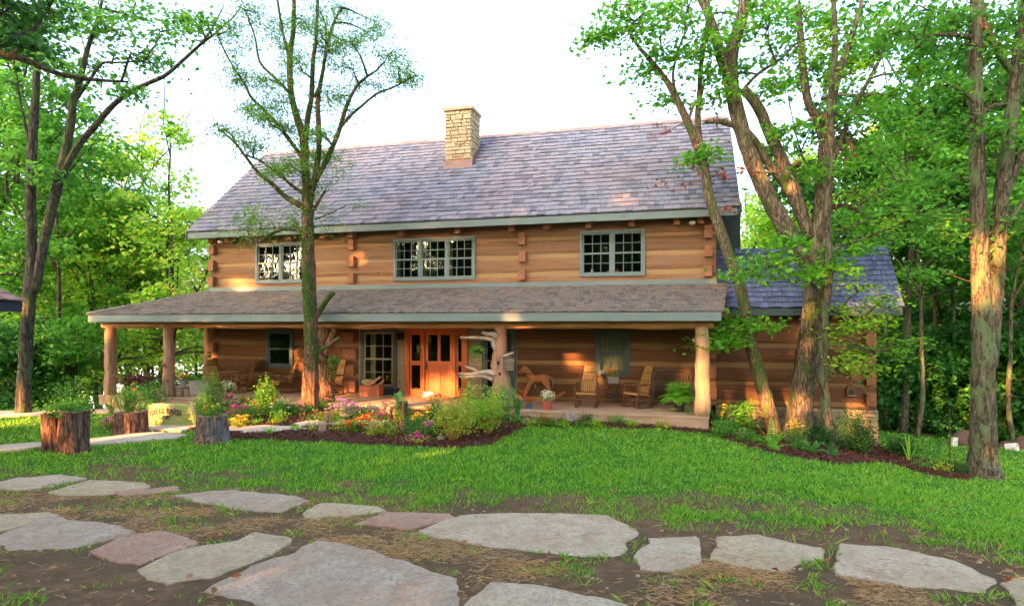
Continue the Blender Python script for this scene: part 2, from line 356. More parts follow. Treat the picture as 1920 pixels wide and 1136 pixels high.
M['rock'] = surf('boulder_stone', [(.3, (.20, .17, .14)), (.7, (.40, .35, .29))], (1, 1, 1), 5, .9, .7, .03)
M['signst'] = surf('sign_sandstone', [(.3, (.30, .28, .12)), (.7, (.43, .38, .19))], (1, 1, 1.5), 3, .9, .5, .02, big=(2, (.26, .33, .08)))
M['letter'] = plain('carved_letter', (.055, .05, .035), .8)
M['path'] = surf('path_sandstone', [(.3, (.42, .33, .24)), (.7, (.56, .46, .35))], (1, 1, 1), 4, .9, .5, .02)
M['darkpaint'] = plain('dark_blue_paint', (.02, .03, .055), .5)
M['crate'] = surf('red_crate_wood', [(.3, (.30, .08, .04)), (.7, (.45, .15, .07))], (.6, 6, 6), 3, .7, .3, .005, isl=.2)
M['split'] = surf('split_firewood', [(.3, (.42, .2, .1)), (.7, (.62, .38, .2))], (3, 3, 3), 3, .8, .4, .006, isl=.3)
M['drift'] = surf('driftwood', [(.3, (.22, .17, .13)), (.7, (.42, .34, .26))], (1, 6, 6), 3, .85, .6, .015)
M['redcloth'] = plain('dark_red_cloth', (.30, .015, .02), .7)
M['soil'] = plain('loose_soil', (.11, .065, .045), .95)
def flag(name, a, b, c, dirt=(.22, .16, .11)):
    m, nt, bs, o = mk(name)
    f = tex(nt, (1, 1, 1), 'noise', 3.2, 14, .72); col = ramp(nt, f, [(.30, a), (.5, b), (.70, c)])
    g = tex(nt, (1, 1, 1), 'noise', 1.1, 6, .7); col = mixc(nt, ramp(nt, g, [(.40, (0, 0, 0)), (.66, (.75, .75, .75))]), col, tuple(x*.72 for x in (b[0]*1.1, b[1]*.95, b[2]*.85)))
    h = tex(nt, (1, 1, 1), 'noise', 26, 8, .75); col = mixc(nt, ramp(nt, h, [(.40, (1, 1, 1)), (.5, (0, 0, 0))]), col, tuple(x*.62 for x in b))
    k = tex(nt, (1, 1, 1), 'noise', 2.3, 9, .8); col = mixc(nt, ramp(nt, k, [(.57, (0, 0, 0)), (.68, (.8, .8, .8))]), col, dirt)
    nt.links.new(col, bs.inputs['Base Color']); bs.inputs['Roughness'].default_value = .88; bs.inputs['Specular IOR Level'].default_value = .2
    ad = nt.nodes.new('ShaderNodeMath'); ad.operation = 'MULTIPLY_ADD'; nt.links.new(f, ad.inputs[0]); ad.inputs[1].default_value = 3.0; nt.links.new(h, ad.inputs[2])
    q = tex(nt, (1, 1, 1), 'noise', .9, 7, .55); s1 = ramp(nt, q, [(.44, (0, 0, 0)), (.455, (.45, .45, .45)), (.53, (.5, .5, .5)), (.545, (1, 1, 1))]); a2 = nt.nodes.new('ShaderNodeMath'); a2.operation = 'MULTIPLY_ADD'; nt.links.new(s1, a2.inputs[0]); a2.inputs[1].default_value = 1.5; nt.links.new(ad.outputs[0], a2.inputs[2]); bump(nt, a2.outputs[0], .9, .014, bs)
    nt.links.new(mixc(nt, ramp(nt, q, [(.435, (0, 0, 0)), (.449, (.22, .22, .22)), (.465, (0, 0, 0)), (1, (0, 0, 0))]), col, tuple(x*.45 for x in b)), bs.inputs['Base Color'])
    return m
M['flag_grey'] = flag('grey_flagstone', (.36, .28, .18), (.54, .435, .295), (.66, .54, .385))
M['flag_pink'] = flag('pink_flagstone', (.34, .18, .11), (.46, .28, .19), (.56, .40, .29))
M['flag_tan'] = flag('tan_flagstone', (.35, .27, .15), (.52, .415, .255), (.62, .51, .345))
M['flag_blue'] = flag('bluish_flagstone', (.32, .245, .17), (.47, .37, .265), (.58, .47, .35))
# ------------------------------------------------------------------ ground
def poly_in(px, py, poly):
    ins = np.zeros(px.shape, bool); n = len(poly)
    for i in range(n):
        x1, y1 = poly[i]; x2, y2 = poly[(i+1) % n]
        c = ((y1 > py) != (y2 > py)); xx = (x2-x1)*(py-y1)/((y2-y1) if y2 != y1 else 1e-9)+x1
        ins ^= c & (px < xx)
    return ins
MULCH = [(415, 812), (430, 824), (560, 828), (700, 834), (850, 843), (925, 834), (958, 815), (985, 801), (1040, 799), (1260, 807), (1330, 813), (1400, 838), (1480, 857), (1570, 872), (1660, 868), (1760, 896), (1815, 902), (1845, 880), (1750, 868), (1660, 846), (1640, 828), (1500, 800), (1330, 776), (960, 756), (440, 752), (330, 770), (250, 785), (215, 800), (290, 812), (360, 808)]
def xi(pts, x): return np.interp(x, [p[0] for p in pts], [p[1] for p in pts])
GL = [(-300, 850), (0, 856), (200, 862), (420, 872), (900, 900), (1300, 918), (1600, 955), (1920, 1010), (2300, 1080)]   # lawn thins out along this line
def masks(x, y):
    y = np.maximum(y, 1.0); z = ground(x, y); px = 960+FPX*x/y; py = HOR+(EYE-z)*FPX/y
    w = (fbm(x*.9, y*.9, 31)-.5)*110+(fbm(x*4, y*4, 41)-.5)*100
    g = 1-sstep(py+w, xi(GL, px)-50, xi(GL, px)+75)
    g = np.where(y > 20, 1-0.8*sstep(y, 22, 26), g)
    jx = (fbm(x*3, y*3, 51)-.5)*10; jy = (fbm(x*3, y*3, 52)-.5)*5
    m = poly_in(px+jx, py+jy, MULCH).astype(float)
    return g*(1-m), m, px, py
def rng_arr(a, b, st): return list(np.arange(a, b, st))
xs = np.array(rng_arr(-400, -60, 20)+rng_arr(-60, -16, 1.5)+rng_arr(-16, 17, .13)+rng_arr(17, 60, 1.5)+rng_arr(60, 1500, 60))
ys = np.array(rng_arr(-60, 2, 3)+rng_arr(2, 20.5, .11)+rng_arr(20.5, 45, .7)+rng_arr(45, 130, 4)+rng_arr(130, 2500, 90))
XX, YY = np.meshgrid(xs, ys); ZZ = ground(XX, YY)
fine = (XX > -16) & (XX < 17) & (YY > 2) & (YY < 20.5)
gm, mm, PX_, PY_ = masks(XX, YY)
gm = np.where(YY < 2, 0.3, gm)
ZZ = ZZ+np.where(fine, .022*(fbm(XX*7, YY*7, 77)-.5)*(1-gm)+.05*mm*(.4+fbm(XX*6, YY*6, 78)), 0)
nx_, ny_ = len(xs), len(ys)
idx = np.arange(nx_*ny_).reshape(ny_, nx_)
quads = np.stack([idx[:-1, :-1], idx[:-1, 1:], idx[1:, 1:], idx[1:, :-1]], -1).reshape(-1, 4)
me = bpy.data.meshes.new('ground'); me.vertices.add(nx_*ny_)
me.vertices.foreach_set('co', np.stack([XX, YY, ZZ], -1).astype(np.float32).ravel())
me.loops.add(quads.size); me.polygons.add(len(quads)); me.loops.foreach_set('vertex_index', quads.astype(np.int32).ravel())
me.polygons.foreach_set('loop_start', np.arange(len(quads), dtype=np.int32)*4); me.polygons.foreach_set('loop_total', np.full(len(quads), 4, np.int32))
me.update(calc_edges=True)
for nm, ar in (('grass', gm), ('mulch', mm)):
    at = me.attributes.new(nm, 'FLOAT', 'POINT'); at.data.foreach_set('value', ar.astype(np.float32).ravel())
me.polygons.foreach_set('use_smooth', [True]*len(quads))
gmt, nt, b, o = mk('ground_soil_and_turf')
def attr(nt, n): a = nt.nodes.new('ShaderNodeAttribute'); a.attribute_name = n; return a.outputs['Fac']
n1 = tex(nt, (1, 1, 1), 'noise', 6, 10, .7); n2 = tex(nt, (1, 1, 1), 'noise', 38, 6, .7); n3 = tex(nt, (1, 1, 1), 'noise', .8, 4)
dirt = ramp(nt, n1, [(.3, (.11, .062, .03)), (.5, (.175, .107, .054)), (.7, (.25, .165, .09))])
dirt = mixc(nt, ramp(nt, n3, [(.45, (0, 0, 0)), (.6, (1, 1, 1))]), dirt, (.135, .09, .05))
vv = tex(nt, (1, 1, 1), 'voronoi', 45); dirt = mixc(nt, ramp(nt, vv, [(.1, (1, 1, 1)), (.2, (0, 0, 0))]), dirt, (.24, .19, .14))
turf = ramp(nt, n2, [(.3, (.035, .11, .012)), (.7, (.07, .22, .02))])
mul = ramp(nt, n2, [(.3, (.03, .012, .01)), (.7, (.085, .035, .025))])
ga = nt.nodes.new('ShaderNodeMath'); ga.operation = 'MULTIPLY_ADD'; nt.links.new(n2, ga.inputs[0]); ga.inputs[1].default_value = .9; nt.links.new(attr(nt, 'grass'), ga.inputs[2])
gf = ramp(nt, ga.outputs[0], [(.72, (0, 0, 0)), (1.0, (1, 1, 1))])
c = mixc(nt, gf, dirt, turf); c = mixc(nt, attr(nt, 'mulch'), c, mul)
nt.links.new(c, b.inputs['Base Color']); b.inputs['Roughness'].default_value = .95; b.inputs['Specular IOR Level'].default_value = .1
ad = nt.nodes.new('ShaderNodeMath'); nt.links.new(n1, ad.inputs[0]); nt.links.new(n2, ad.inputs[1]); bump(nt, ad.outputs[0], .8, .04, b)
me.materials.append(gmt)
og = bpy.data.objects.new('ground', me); COL.objects.link(og); og['kind'] = 'structure'
# lake far below, beyond the drop on the left
m, nt, b, o = mk('lake_water'); b.inputs['Base Color'].default_value = (.45, .48, .48, 1); b.inputs['Roughness'].default_value = .15
bump(nt, tex(nt, (1, 1, 1), 'noise', .6, 3), .15, .1, b)
mb = MB(); mb.add([(-4000, 30, -15), (4000, 30, -15), (4000, 5500, -15), (-4000, 5500, -15)], [(0, 1, 2, 3)])
lk = mb.build('water', m); lk['kind'] = 'structure'

# ------------------------------------------------------------------ house
def opening_courses(mbl, mbb, X0, X1, c, z0, z1, opens, seed=0, base=4.40, flip=0, dx=.12, Hf=H):
    "hewn log courses (mbl) standing proud of pale bands (mbb)"
    pit = .535; k0 = int(math.floor((z0-base)/pit))-1; k1 = int(math.ceil((z1-base)/pit))+1; rnd = random.Random(seed)
    xsb = set(np.arange(X0, X1, dx).tolist()+[X1])
    for o in opens: xsb |= {o[0], o[1]}
    xl = sorted(x for x in xsb if X0 <= x <= X1)
    def grid(mb, za, zb, depth, lo, hi, s, bul):
        za0, zb0 = max(za, z0), min(zb, z1)
        if zb0-za0 < .02: return
        zl = sorted({z for z in np.linspace(za0, zb0, 7).tolist()} | {z for o in opens for z in (o[2], o[3]) if za0 < z < zb0})
        b = len(mb.v); nx = len(xl); nz = len(zl)
        for x in xl:
            for j, z in enumerate(zl):
                f = (z-za)/(zb-za); zz = z
                if j == 0 and za > z0: zz += lo*mnoise.noise(Vector((x*.7, s*3.1, 0)))*1.1
                if j == nz-1 and zb < z1: zz += hi*mnoise.noise(Vector((x*.7, s*5.3, 9)))*1.1
                d = depth+bul*(1-(2*f-1)**4)+.008*mnoise.noise(Vector((x*1.5, z*3, s)))*(bul > 0)
                if bul > 0 and (j in (0, nz-1)): d = depth-.012
                mb.v.append(tuple(Hf(x, c-d, zz)))
        for i in range(nx-1):
            for j in range(nz-1):
                xm = (xl[i]+xl[i+1])/2; zm = (zl[j]+zl[j+1])/2
                if any(o[0] < xm < o[1] and o[2] < zm < o[3] for o in opens): continue
                a = b+i*nz+j; mb.f.append((a, a+nz, a+nz+1, a+1)); mb.m.append(0)
    for k in range(k0, k1+1):
        zb = base+k*pit; w = rnd.uniform(-.03, .03)
        grid(mbl, zb+w*.3, zb+.41+w, .012, .035, .03, seed*17+k, .018)
        grid(mbb, zb+.36, zb+pit+.05, .0, 0, 0, seed*17+k+.5, 0)
def shakes(mb, Hf, P0, P1, Q0, Q1, exp=.25, wmin=.10, wmax=.22, th=.036, seed=1):
    "P0->P1 eave, Q0->Q1 top edge, all as (X,c,z) in the house frame; every shake its own little wedge"
    rnd = random.Random(seed); P0, P1, Q0, Q1 = map(Vector, (P0, P1, Q0, Q1))
    L = ((Q0+Q1)/2-(P0+P1)/2).length; rows = max(2, int(round(L/exp)))
    ex = (P1-P0).normalized(); up = ((Q0-P0)-ex*((Q0-P0).dot(ex))).normalized(); nrm = ex.cross(up).normalized()
    if nrm.z < 0: nrm = -nrm
    Lu = (Q0-P0).dot(up)
    for r in range(rows):
        f0 = r/rows; f1 = min(1.0, (r+1.35)/rows); a = P0.lerp(Q0, f0); e = P1.lerp(Q1, f0); W = (e-a).dot(ex); x = -rnd.uniform(0, .08)
        a1 = P0.lerp(Q0, f1); e1 = P1.lerp(Q1, f1); l1 = (a1-a).dot(ex); r1 = (e1-a).dot(ex); h = Lu*(f1-f0)
        while x < W:
            w = rnd.uniform(wmin, wmax); xa = max(x, 0); xb = min(x+w-.008, W); x += w
            if xb-xa < .02: continue
            d = rnd.uniform(-.018, .012); t0 = th+rnd.uniform(-.006, .014); ta = xa; tb = xb
            ta = max(xa, l1); tb = min(xb, r1)
            if tb-ta < .005: ta = tb = min(max((xa+xb)/2, l1), r1); tb += .004
            vs = [a+ex*xa+up*d+nrm*.002, a+ex*xb+up*d+nrm*.002, a+ex*tb+up*h+nrm*.001, a+ex*ta+up*h+nrm*.001,
                  a+ex*xa+up*d+nrm*(t0+rnd.uniform(0, .008)), a+ex*xb+up*d+nrm*(t0+rnd.uniform(0, .008)), a+ex*tb+up*h+nrm*.007, a+ex*ta+up*h+nrm*.007]
            mb.add([Hf(*v) for v in vs], [(4, 5, 6, 7), (0, 1, 5, 4), (1, 2, 6, 5), (3, 0, 4, 7)])
def stonework(mb, O, d, n, W, z0, z1, seed=0, ch=(.09, .2), lw=(.14, .42), dep=.04):
    rnd = random.Random(seed); z = z0; O = Vector(O); d = Vector(d); n = Vector(n)
    while z < z1-.02:
        h = min(rnd.uniform(*ch), z1-z)
        if z1-z-h < .05: h = z1-z
        x = 0
        while x < W-.01:
            w = min(rnd.uniform(*lw), W-x)
            if W-x-w < .08: w = W-x
            spl = [(z, h)] if h < .15 or rnd.random() < .6 else [(z, h*.48), (z+h*.5, h*.5)]
            for (zz, hh) in spl:
                g = .007; p = dep+rnd.uniform(-.012, .018)
                c0 = [(x+g+rnd.uniform(0, .006), zz+g), (x+w-g, zz+g+rnd.uniform(0, .008)), (x+w-g-rnd.uniform(0, .006), zz+hh-g), (x+g, zz+hh-g-rnd.uniform(0, .008))]
                cx = sum(q[0] for q in c0)/4; cz = sum(q[1] for q in c0)/4
                bk = [O+d*q[0]+Vector((0, 0, q[1])) for q in c0]
                mdl = [O+d*q[0]+Vector((0, 0, q[1]))+n*(p*.75) for q in c0]
                fr = [O+d*(cx+(q[0]-cx)*.9)+Vector((0, 0, cz+(q[1]-cz)*.86))+n*(p+rnd.uniform(-.004, .006)) for q in c0]
                mb.add(bk+mdl+fr, [(8, 9, 10, 11)]+[(i, (i+1) % 4, 4+(i+1) % 4, 4+i) for i in range(4)]+[(4+i, 4+(i+1) % 4, 8+(i+1) % 4, 8+i) for i in range(4)])
            x += w
        z += h
hx = Vector((math.cos(TH), -math.sin(TH), 0)); hy = Vector((math.sin(TH), math.cos(TH), 0))
CW = 18.6; XL = WX(396, CW); XR = WX(1343, CW)
house = thing('log_house', 'two storey hewn log house with grey shake roof, stone chimney and long covered porch', 'house', H(-7.5, CW, 0), -TH)
def hpart(name, f, mat, parent=house, smooth=False, label=None):
    mb = MB(); f(mb); return mb.build(name, mat, parent, smooth=smooth, label=label)
# openings: (X0, X1, z0, z1)
def op(x0, x1, yt, yb, c=CW):
    X0, X1 = WX(x0, c), WX(x1, c); xm = (x0+x1)/2; return (X0, X1, WZ(xm, yb, c), WZ(xm, yt, c))
UW = [op(481, 576, 455.5, 531), op(738.8, 892, 446, 525.5), op(1087.7, 1209.6, 431.5, 518)]
LW1 = op(501, 551, 618, 689); LWR = op(1116, 1181, 621, 704)
bayL, bayR = WX(673, CW), WX(970, CW)
low = [(a[0]+.04, a[1]-.04, a[2]+.04, a[3]-.04) for a in (LW1, LWR)]+[(bayL, bayR, -.1, 2.6)]
ups = [(a[0]+.04, a[1]-.04, a[2]+.04, a[3]-.04) for a in UW]
ml, mbd = MB(), MB()
opening_courses(ml, mbd, XL, XR, CW, 3.3, 5.42, ups, 3)
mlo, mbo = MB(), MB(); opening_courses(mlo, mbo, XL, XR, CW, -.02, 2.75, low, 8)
# end walls
def HL(X, c, z): return H(XL-(CW-c), CW+X, z)      # left gable: runs back
def HRt(X, c, z): return H(XR+(CW-c), CW+X, z)
opening_courses(ml, mbd, 0, 7.5, CW, -.02, 5.3, [], 13, dx=.5, Hf=HL)
opening_courses(ml, mbd, 0, 7.5, CW, -.02, 5.3, [], 14, dx=.5, Hf=HRt)
mlo.build('log_wall', M['log_shade'], house, smooth=True); mbo.build('pale_band', M['band_shade'], house)
lw_ = ml.build('log_wall', M['log'], house, smooth=True); mbd.build('pale_band', M['band'], house)
hpart('gable_wall', lambda mb: [mb.add([H(X, CW+.01, 5.3), H(X, CW+7.49, 5.3), H(X, 22.35, 8.5)], [(0, 1, 2)]) for X in (XL, XR)]+[mb.add([H(XL, CW+7.5, -3), H(XR, CW+7.5, -3), H(XR, CW+7.5, 5.5), H(XL, CW+7.5, 5.5)], [(0, 1, 2, 3)])], M['logend'])
hpart('interior', lambda mb: [mb.hb(XL+.3, XR-.3, CW+.9, CW+1.0, 0, 5.3), mb.hb(XL+.1, XR-.1, CW+.12, CW+1, 3.0, 3.1)], M['inside'])
# corner and partition log ends
for px in (402, 661.5, 980.5, 1328.5):
    X = WX(px, CW)
    for zc in (4.88, 4.33, 3.79):
        mb = MB(); wj = random.uniform(-.02, .02)
        mb.box(Matrix.Translation(H(X+wj, CW-.09, zc)) @ Matrix.Rotation(-TH+random.uniform(-.03, .03), 4, 'Z'), .21, .2, random.uniform(.30, .36), tap=random.uniform(.92, 1))
        mb.build('log_end', M['logend'], house)
for px in (402, 1336):
    X = WX(px, CW)
    for zc in (.35, .95, 1.5, 2.05):
        mb = MB(); mb.box(Matrix.Translation(H(X, CW-.09, zc)) @ Matrix.Rotation(-TH, 4, 'Z'), .2, .2, .33); mb.build('log_end', M['logend'], house)
for z0, px in ((.25, 668), (.78, 665), (1.3, 669), (1.85, 664)):   # stepped log ends beside the entry bay
    X = WX(px, CW); mb = MB(); mb.box(Matrix.Translation(H(X-.18, CW-.1, z0)) @ Matrix.Rotation(-TH, 4, 'Z'), .46, .16, .34); mb.build('log_end', M['logend'], house)
# main roof
CE, CR, ZE, ZR = 18.0, 22.35, 2.25+3.22, 2.25+7.05
RL, RR = -16.48, 1.576
roof = hpart('roof', lambda mb: mb.add([H(X, c, z) for X in (RL+.03, RR-.03) for c, z in ((CE+.03, ZE-.03), (CR, ZR-.03), (26.9, 5.3), (26.9, 5.12), (CR, ZR-.25), (CE+.03, ZE-.2))],
    [(0, 1, 2, 3, 4, 5), (11, 10, 9, 8, 7, 6), (0, 6, 7, 1), (1, 7, 8, 2), (2, 8, 9, 3), (3, 9, 10, 4), (4, 10, 11, 5), (5, 11, 6, 0)]), M['trimd'])
hpart('shake', lambda mb: shakes(mb, H, (RL, CE, ZE-.01), (RR, CE, ZE-.01), (RL, CR, ZR), (RR, CR, ZR), .252, .12, .26, .038, seed=4), M['shake'], roof)
hpart('rear_shake', lambda mb: shakes(mb, H, (RL, 26.9, 5.3), (RR, 26.9, 5.3), (RL, CR, ZR), (RR, CR, ZR), .4, .3, .5, seed=5), M['shake'], roof)
def ridge(mb, X0, X1, c, z, w=.16, pitch=.75, seed=3):
    rnd = random.Random(seed); x = X0
    while x < X1:
        l = rnd.uniform(.2, .3); a = min(x+l+.05, X1); j = rnd.uniform(.0, .018)
        for s in (-1, 1):
            mb.add([H(x, c, z+.045+j), H(a, c, z+.03+j), H(a, c+s*w, z+.03+j-w*pitch), H(x, c+s*w, z+.045+j-w*pitch), H(x, c, z+.02), H(x, c+s*w, z+.02-w*pitch)], [(0, 1, 2, 3), (0, 3, 5, 4)])
        x += l
hpart('ridge_cap', lambda mb: ridge(mb, RL, RR, CR, ZR, .17, .88), M['ridge'], roof)
hpart('fascia', lambda mb: (mb.hb(RL+.08, RR-.08, CE-.0, CE+.04, ZE-.235, ZE-.035)), M['trim'], roof)
hpart('bargeboard', lambda mb: [mb.add([H(X+dx, c, z) for dx in (0, .04) for c, z in ((CE, ZE-.03), (CR, ZR-.03), (CR, ZR-.24), (CE, ZE-.235))], [(0, 1, 2, 3), (7, 6, 5, 4), (0, 4, 5, 1), (1, 5, 6, 2), (2, 6, 7, 3), (3, 7, 4, 0)]) for X in (RL-.02, RR-.02)], M['trimd'], roof)
hpart('soffit', lambda mb: mb.hb(RL+.1, RR-.1, CE+.04, CW+.03, 5.30, 5.33), M['trimd'], roof)
for px in (394, 425, 482, 542, 604, 656, 751, 857, 958, 1024, 1103, 1184, 1269, 1314):
    X = WX(px, CW-.3); hpart('rafter_tail', lambda mb: mb.hb(X-.09, X+.09, CW-.32, CW, 5.10, 5.30), M['logend'])
for px, z in ((413, 5.16), (1298.5, 5.15)):
    fl = hpart('flood_light', lambda mb: mb.lathe(H(WX(px, CW-.2), CW-.2, z-.05), [(.03, -.02), (.085, .0), (.095, .06), (.06, .1)], 12), M['white'], smooth=True)
    hpart('bracket', lambda mb: mb.hb(WX(px, CW-.2)-.02, WX(px, CW-.2)+.02, CW-.2, CW-.03, z+.02, z+.06), M['metal'], fl)
# dark rear bay seen under the right gable
hpart('rear_bay', lambda mb: (mb.hb(XR+.02, 1.79, 20.4, 24.5, 2.6, 5.95), mb.hb(XR+.02, 1.83, 20.36, 20.4, 5.7, 5.99)), M['trimd'])
# chimney
XC0, XC1, cc0, cc1 = -7.92, -6.98, 20.57, 21.5; zt = 9.72
ch = hpart('chimney', lambda mb: mb.hb(XC0+.02, XC1-.02, cc0+.02, cc1-.02, 7.0, zt), M['mortar'])
def chst(mb):
    stonework(mb, H(XC0, cc0+.02, 0), hx, -hy, XC1-XC0, 7.9, zt, 21); stonework(mb, H(XC1-.02, cc0, 0), hy, hx, cc1-cc0, 7.9, zt, 22)
    stonework(mb, H(XC0+.02, cc1, 0), -hy, -hx, cc1-cc0, 7.9, zt, 23); stonework(mb, H(XC1, cc1-.02, 0), -hx, hy, XC1-XC0, 8.5, zt, 24)
hpart('stone_facing', chst, M['chim'], ch)
def cap(mb):
    for a, b_ in ((XC0-.07, XC0+.3), (XC0+.31, XC0+.62), (XC0+.63, XC1+.07)): mb.hb(a, b_, cc0-.07, cc1+.07, zt, zt+.1)
hpart('chimney_cap', cap, M['chim'], ch); hpart('flue', lambda mb: mb.hb(XC0+.38, XC1-.2, cc0+.25, cc1-.25, zt+.1, zt+.22), M['terra'], ch)
def flash(mb):
    mb.hb(XC0-.06, XC1+.06, cc0-.065, cc0-.05, 7.66, 7.97)
    for X in (XC0-.065, XC1+.05):
        mb.add([H(X+d, c, z) for d in (0, .015) for c, z in ((cc0-.06, 7.66), (cc0-.06, 7.97), (cc1+.06, 8.75), (cc1+.06, 8.45))], [(0, 1, 2, 3), (7, 6, 5, 4), (0, 4, 5, 1), (1, 5, 6, 2), (2, 6, 7, 3), (3, 7, 4, 0)])
    mb.add([H(XC0-.12, cc0-.07, 7.66), H(XC1+.12, cc0-.07, 7.66), H(XC1+.12, cc0-.3, 7.49), H(XC0-.12, cc0-.3, 7.49)], [(0, 1, 2, 3)])
hpart('flashing', flash, M['copper'], ch)
# porch roof: front slope, left hip slope, right end
PC, PZ = 15.85, 2.61; XA = -18.32; XE = 1.0
proof = hpart('porch_roof', lambda mb: mb.add([H(XA+.03, PC+.03, PZ-.03), H(XE, PC+.03, PZ-.03), H(1.28, CW, 3.42), H(XL, CW, 3.42), H(XL, 23.4, 3.42), H(XA+.03, 23.4, PZ-.03),
      H(XA+.03, PC+.03, PZ-.15), H(XE, PC+.03, PZ-.15), H(1.28, CW, 2.5), H(XL, CW, 2.5), H(XL, 23.4, 2.5), H(XA+.03, 23.4, PZ-.15)],
      [(0, 1, 2, 3), (0, 3, 4, 5), (6, 9, 8, 7), (6, 11, 10, 9), (0, 6, 7, 1), (1, 7, 8, 2), (5, 11, 6, 0), (4, 10, 11, 5)]), M['soffit'])
hpart('porch_shake', lambda mb: (shakes(mb, H, (XA, PC, PZ-.02), (XE+.03, PC, PZ-.02), (XL, CW, 3.44), (1.30, CW, 3.44), .265, seed=6),
      shakes(mb, lambda X, c, z: H(X, c, z), (XA, 23.4, PZ-.02), (XA, PC, PZ-.02), (XL, 23.4, 3.44), (XL, CW, 3.44), .265, seed=7)), M['shake_porch'], proof)
def hipcap(mb):
    rnd = random.Random(5); a = Vector((XA, PC, PZ)); e = Vector((XL, CW, 3.44)); n = 14
    for i in range(n):
        p = a.lerp(e, i/n); q = a.lerp(e, (i+1.25)/n); up = Vector((0, 0, .045)); s = Vector((.09, -.11, -.035))
        for k in (1, -1): mb.add([H(*(p+up*1.3)), H(*(q+up)), H(*(q+s*k+up*.6)), H(*(p+s*k+up))], [(0, 1, 2, 3)])
hpart('hip_cap', hipcap, M['shake_porch'], proof)
hpart('porch_fascia', lambda mb: (mb.hb(XA+.05, XE-.04, PC+.0, PC+.04, PZ-.25, PZ-.035), mb.hb(XA+.04, XA+.08, PC+.04, 23.4, PZ-.25, PZ-.035), mb.hb(XE-.08, XE-.04, PC+.04, CW, PZ-.25, PZ+.0)), M['trim'], proof)
hpart('wall_flashing', lambda mb: mb.hb(XL-.02, 1.0, CW-.09, CW-.05, 3.42, 3.56), M['trim'], proof)
hpart('porch_ceiling', lambda mb: mb.hb(XL-2.2, XE-.1, PC+.05, CW+.0, 2.42, 2.45), M['soffit'], proof)
def gbeam(mb):
    n = 26; pts = [H(-18.2+(19.0)*i/n, 16.36+.02*math.sin(i*1.7), 2.285+.015*math.sin(i*2.3)) for i in range(n+1)]
    mb.tube(pts, [.125+.012*math.sin(i*1.1) for i in range(n+1)], 12, .08)
hpart('porch_beam', gbeam, M['beam'], smooth=True)
hpart('porch_beam', lambda mb: mb.tube([H(-18.0, 16.3, 2.29), H(-18.05, 19, 2.28), H(-18.0, 22.8, 2.29)], .12, 12, .08, 4), M['beam'], smooth=True)
# posts
def post(px, c, r, mat, knobs=(), seed=0, X=None, fl=.03):
    X = WX(px, c) if X is None else X; rnd = random.Random(seed)
    def f(mb):
        n = 14; mb.tube([H(X+.012*math.sin(i*.9+seed), c+.01*math.cos(i*1.3), -.02+2.22*i/n) for i in range(n+1)], [r*(1.1-.16*i/n+.05*math.sin(i*1.9+seed)) for i in range(n+1)], 18, .10, seed=seed, flute=fl)
    o = hpart('porch_post', f, mat, smooth=True)
    for (z, a, l, rr) in knobs:
        d = hx*math.cos(a)-hy*math.sin(a)
        hpart('branch_stub', lambda mb: mb.tube([H(X, c, z)+d*(r*.6), H(X, c, z+.02)+d*(r+l*.5), H(X, c, z+.06)+d*(r+l)], [rr*1.5, rr, rr*.8], 8, .1, 2), mat, o, True)
post(207.5, 16.36, .17, M['post'], [(1.4, 2.8, .06, .04), (.6, .4, .06, .05)], 3)
post(316.5, 16.36, .165, M['post'], [(1.0, 1.57, .09, .055), (1.2, .5, .04, .04), (.3, 2.9, .06, .05)], 7)
post(390, 20.9, .16, M['post'], [(1.2, 2.9, .08, .05)], 9)
post(1317, 16.36, .175, M['postp'], [(1.85, 2.9, .05, .05)], 11, fl=.008)
XP = WX(605, 16.36)
def fork(mb):
    mb.tube([H(XP+.14, 16.36, -.02), H(XP+.10, 16.36, .5), H(XP+.03, 16.34, 1.1), H(XP+.02, 16.36, 1.6), H(XP+.0, 16.36, 2.2)], [.24, .17, .15, .16, .18], 18, .22, 5, seed=4, flute=.08)
fk = hpart('porch_post', fork, M['cedar_base'], smooth=True)
hpart('branch_stub', lambda mb: mb.tube([H(XP+.1, 16.3, 1.4), H(XP+.25, 16.3, 1.75), H(XP+.42, 16.32, 2.18)], [.12, .09, .06], 10, .15, 4), M['cedar_base'], fk, True)
hpart('branch_stub', lambda mb: mb.tube([H(XP+.0, 16.25, 1.15), H(XP-.1, 16.2, 1.8), H(XP-.3, 16.25, 2.1)], [.12, .08, .05], 10, .15, 4), M['cedar_base'], fk, True)
# the branching trunk post in front of the entry
XT = WX(941, 16.36)
def UC(px, py, c=16.36): return H(WX(px, c), c, WZ(px, py, c))
def trk(mb):
    mb.tube([UC(945, 752), UC(942, 735), UC(938, 705), UC(935, 680), UC(938, 655), UC(939, 630), UC(938, 612)], [.36, .27, .22, .2, .17, .155, .15], 20, .16, 5, seed=8, flute=.05)
tp = hpart('porch_post', trk, M['post'], smooth=True, label='gnarled trunk post with bare branches beside the entry')
for pts, rr in (([(930, 655), (926, 645), (923, 637), (905, 634), (885, 633), (863, 633)], [.09, .08, .065, .05, .045, .04]),
                ([(934, 630), (922, 626), (912, 626), (905, 622)], [.10, .07, .06, .055]),
                ([(932, 702), (915, 698), (895, 700), (878, 702), (860, 700)], [.12, .08, .06, .045, .035]),
                ([(925, 712), (905, 704), (885, 706), (861, 706)], [.07, .045, .035, .03]),
                ([(900, 701), (890, 693), (873, 687)], [.03, .04, .03]), ([(945, 668), (955, 664), (963, 661)], [.05, .035, .025])):
    hpart('branch', lambda mb: mb.tube([UC(x, y, 16.25) for x, y in pts], rr, 10, .15, 4, seed=len(pts)), M['drift'], tp, True)
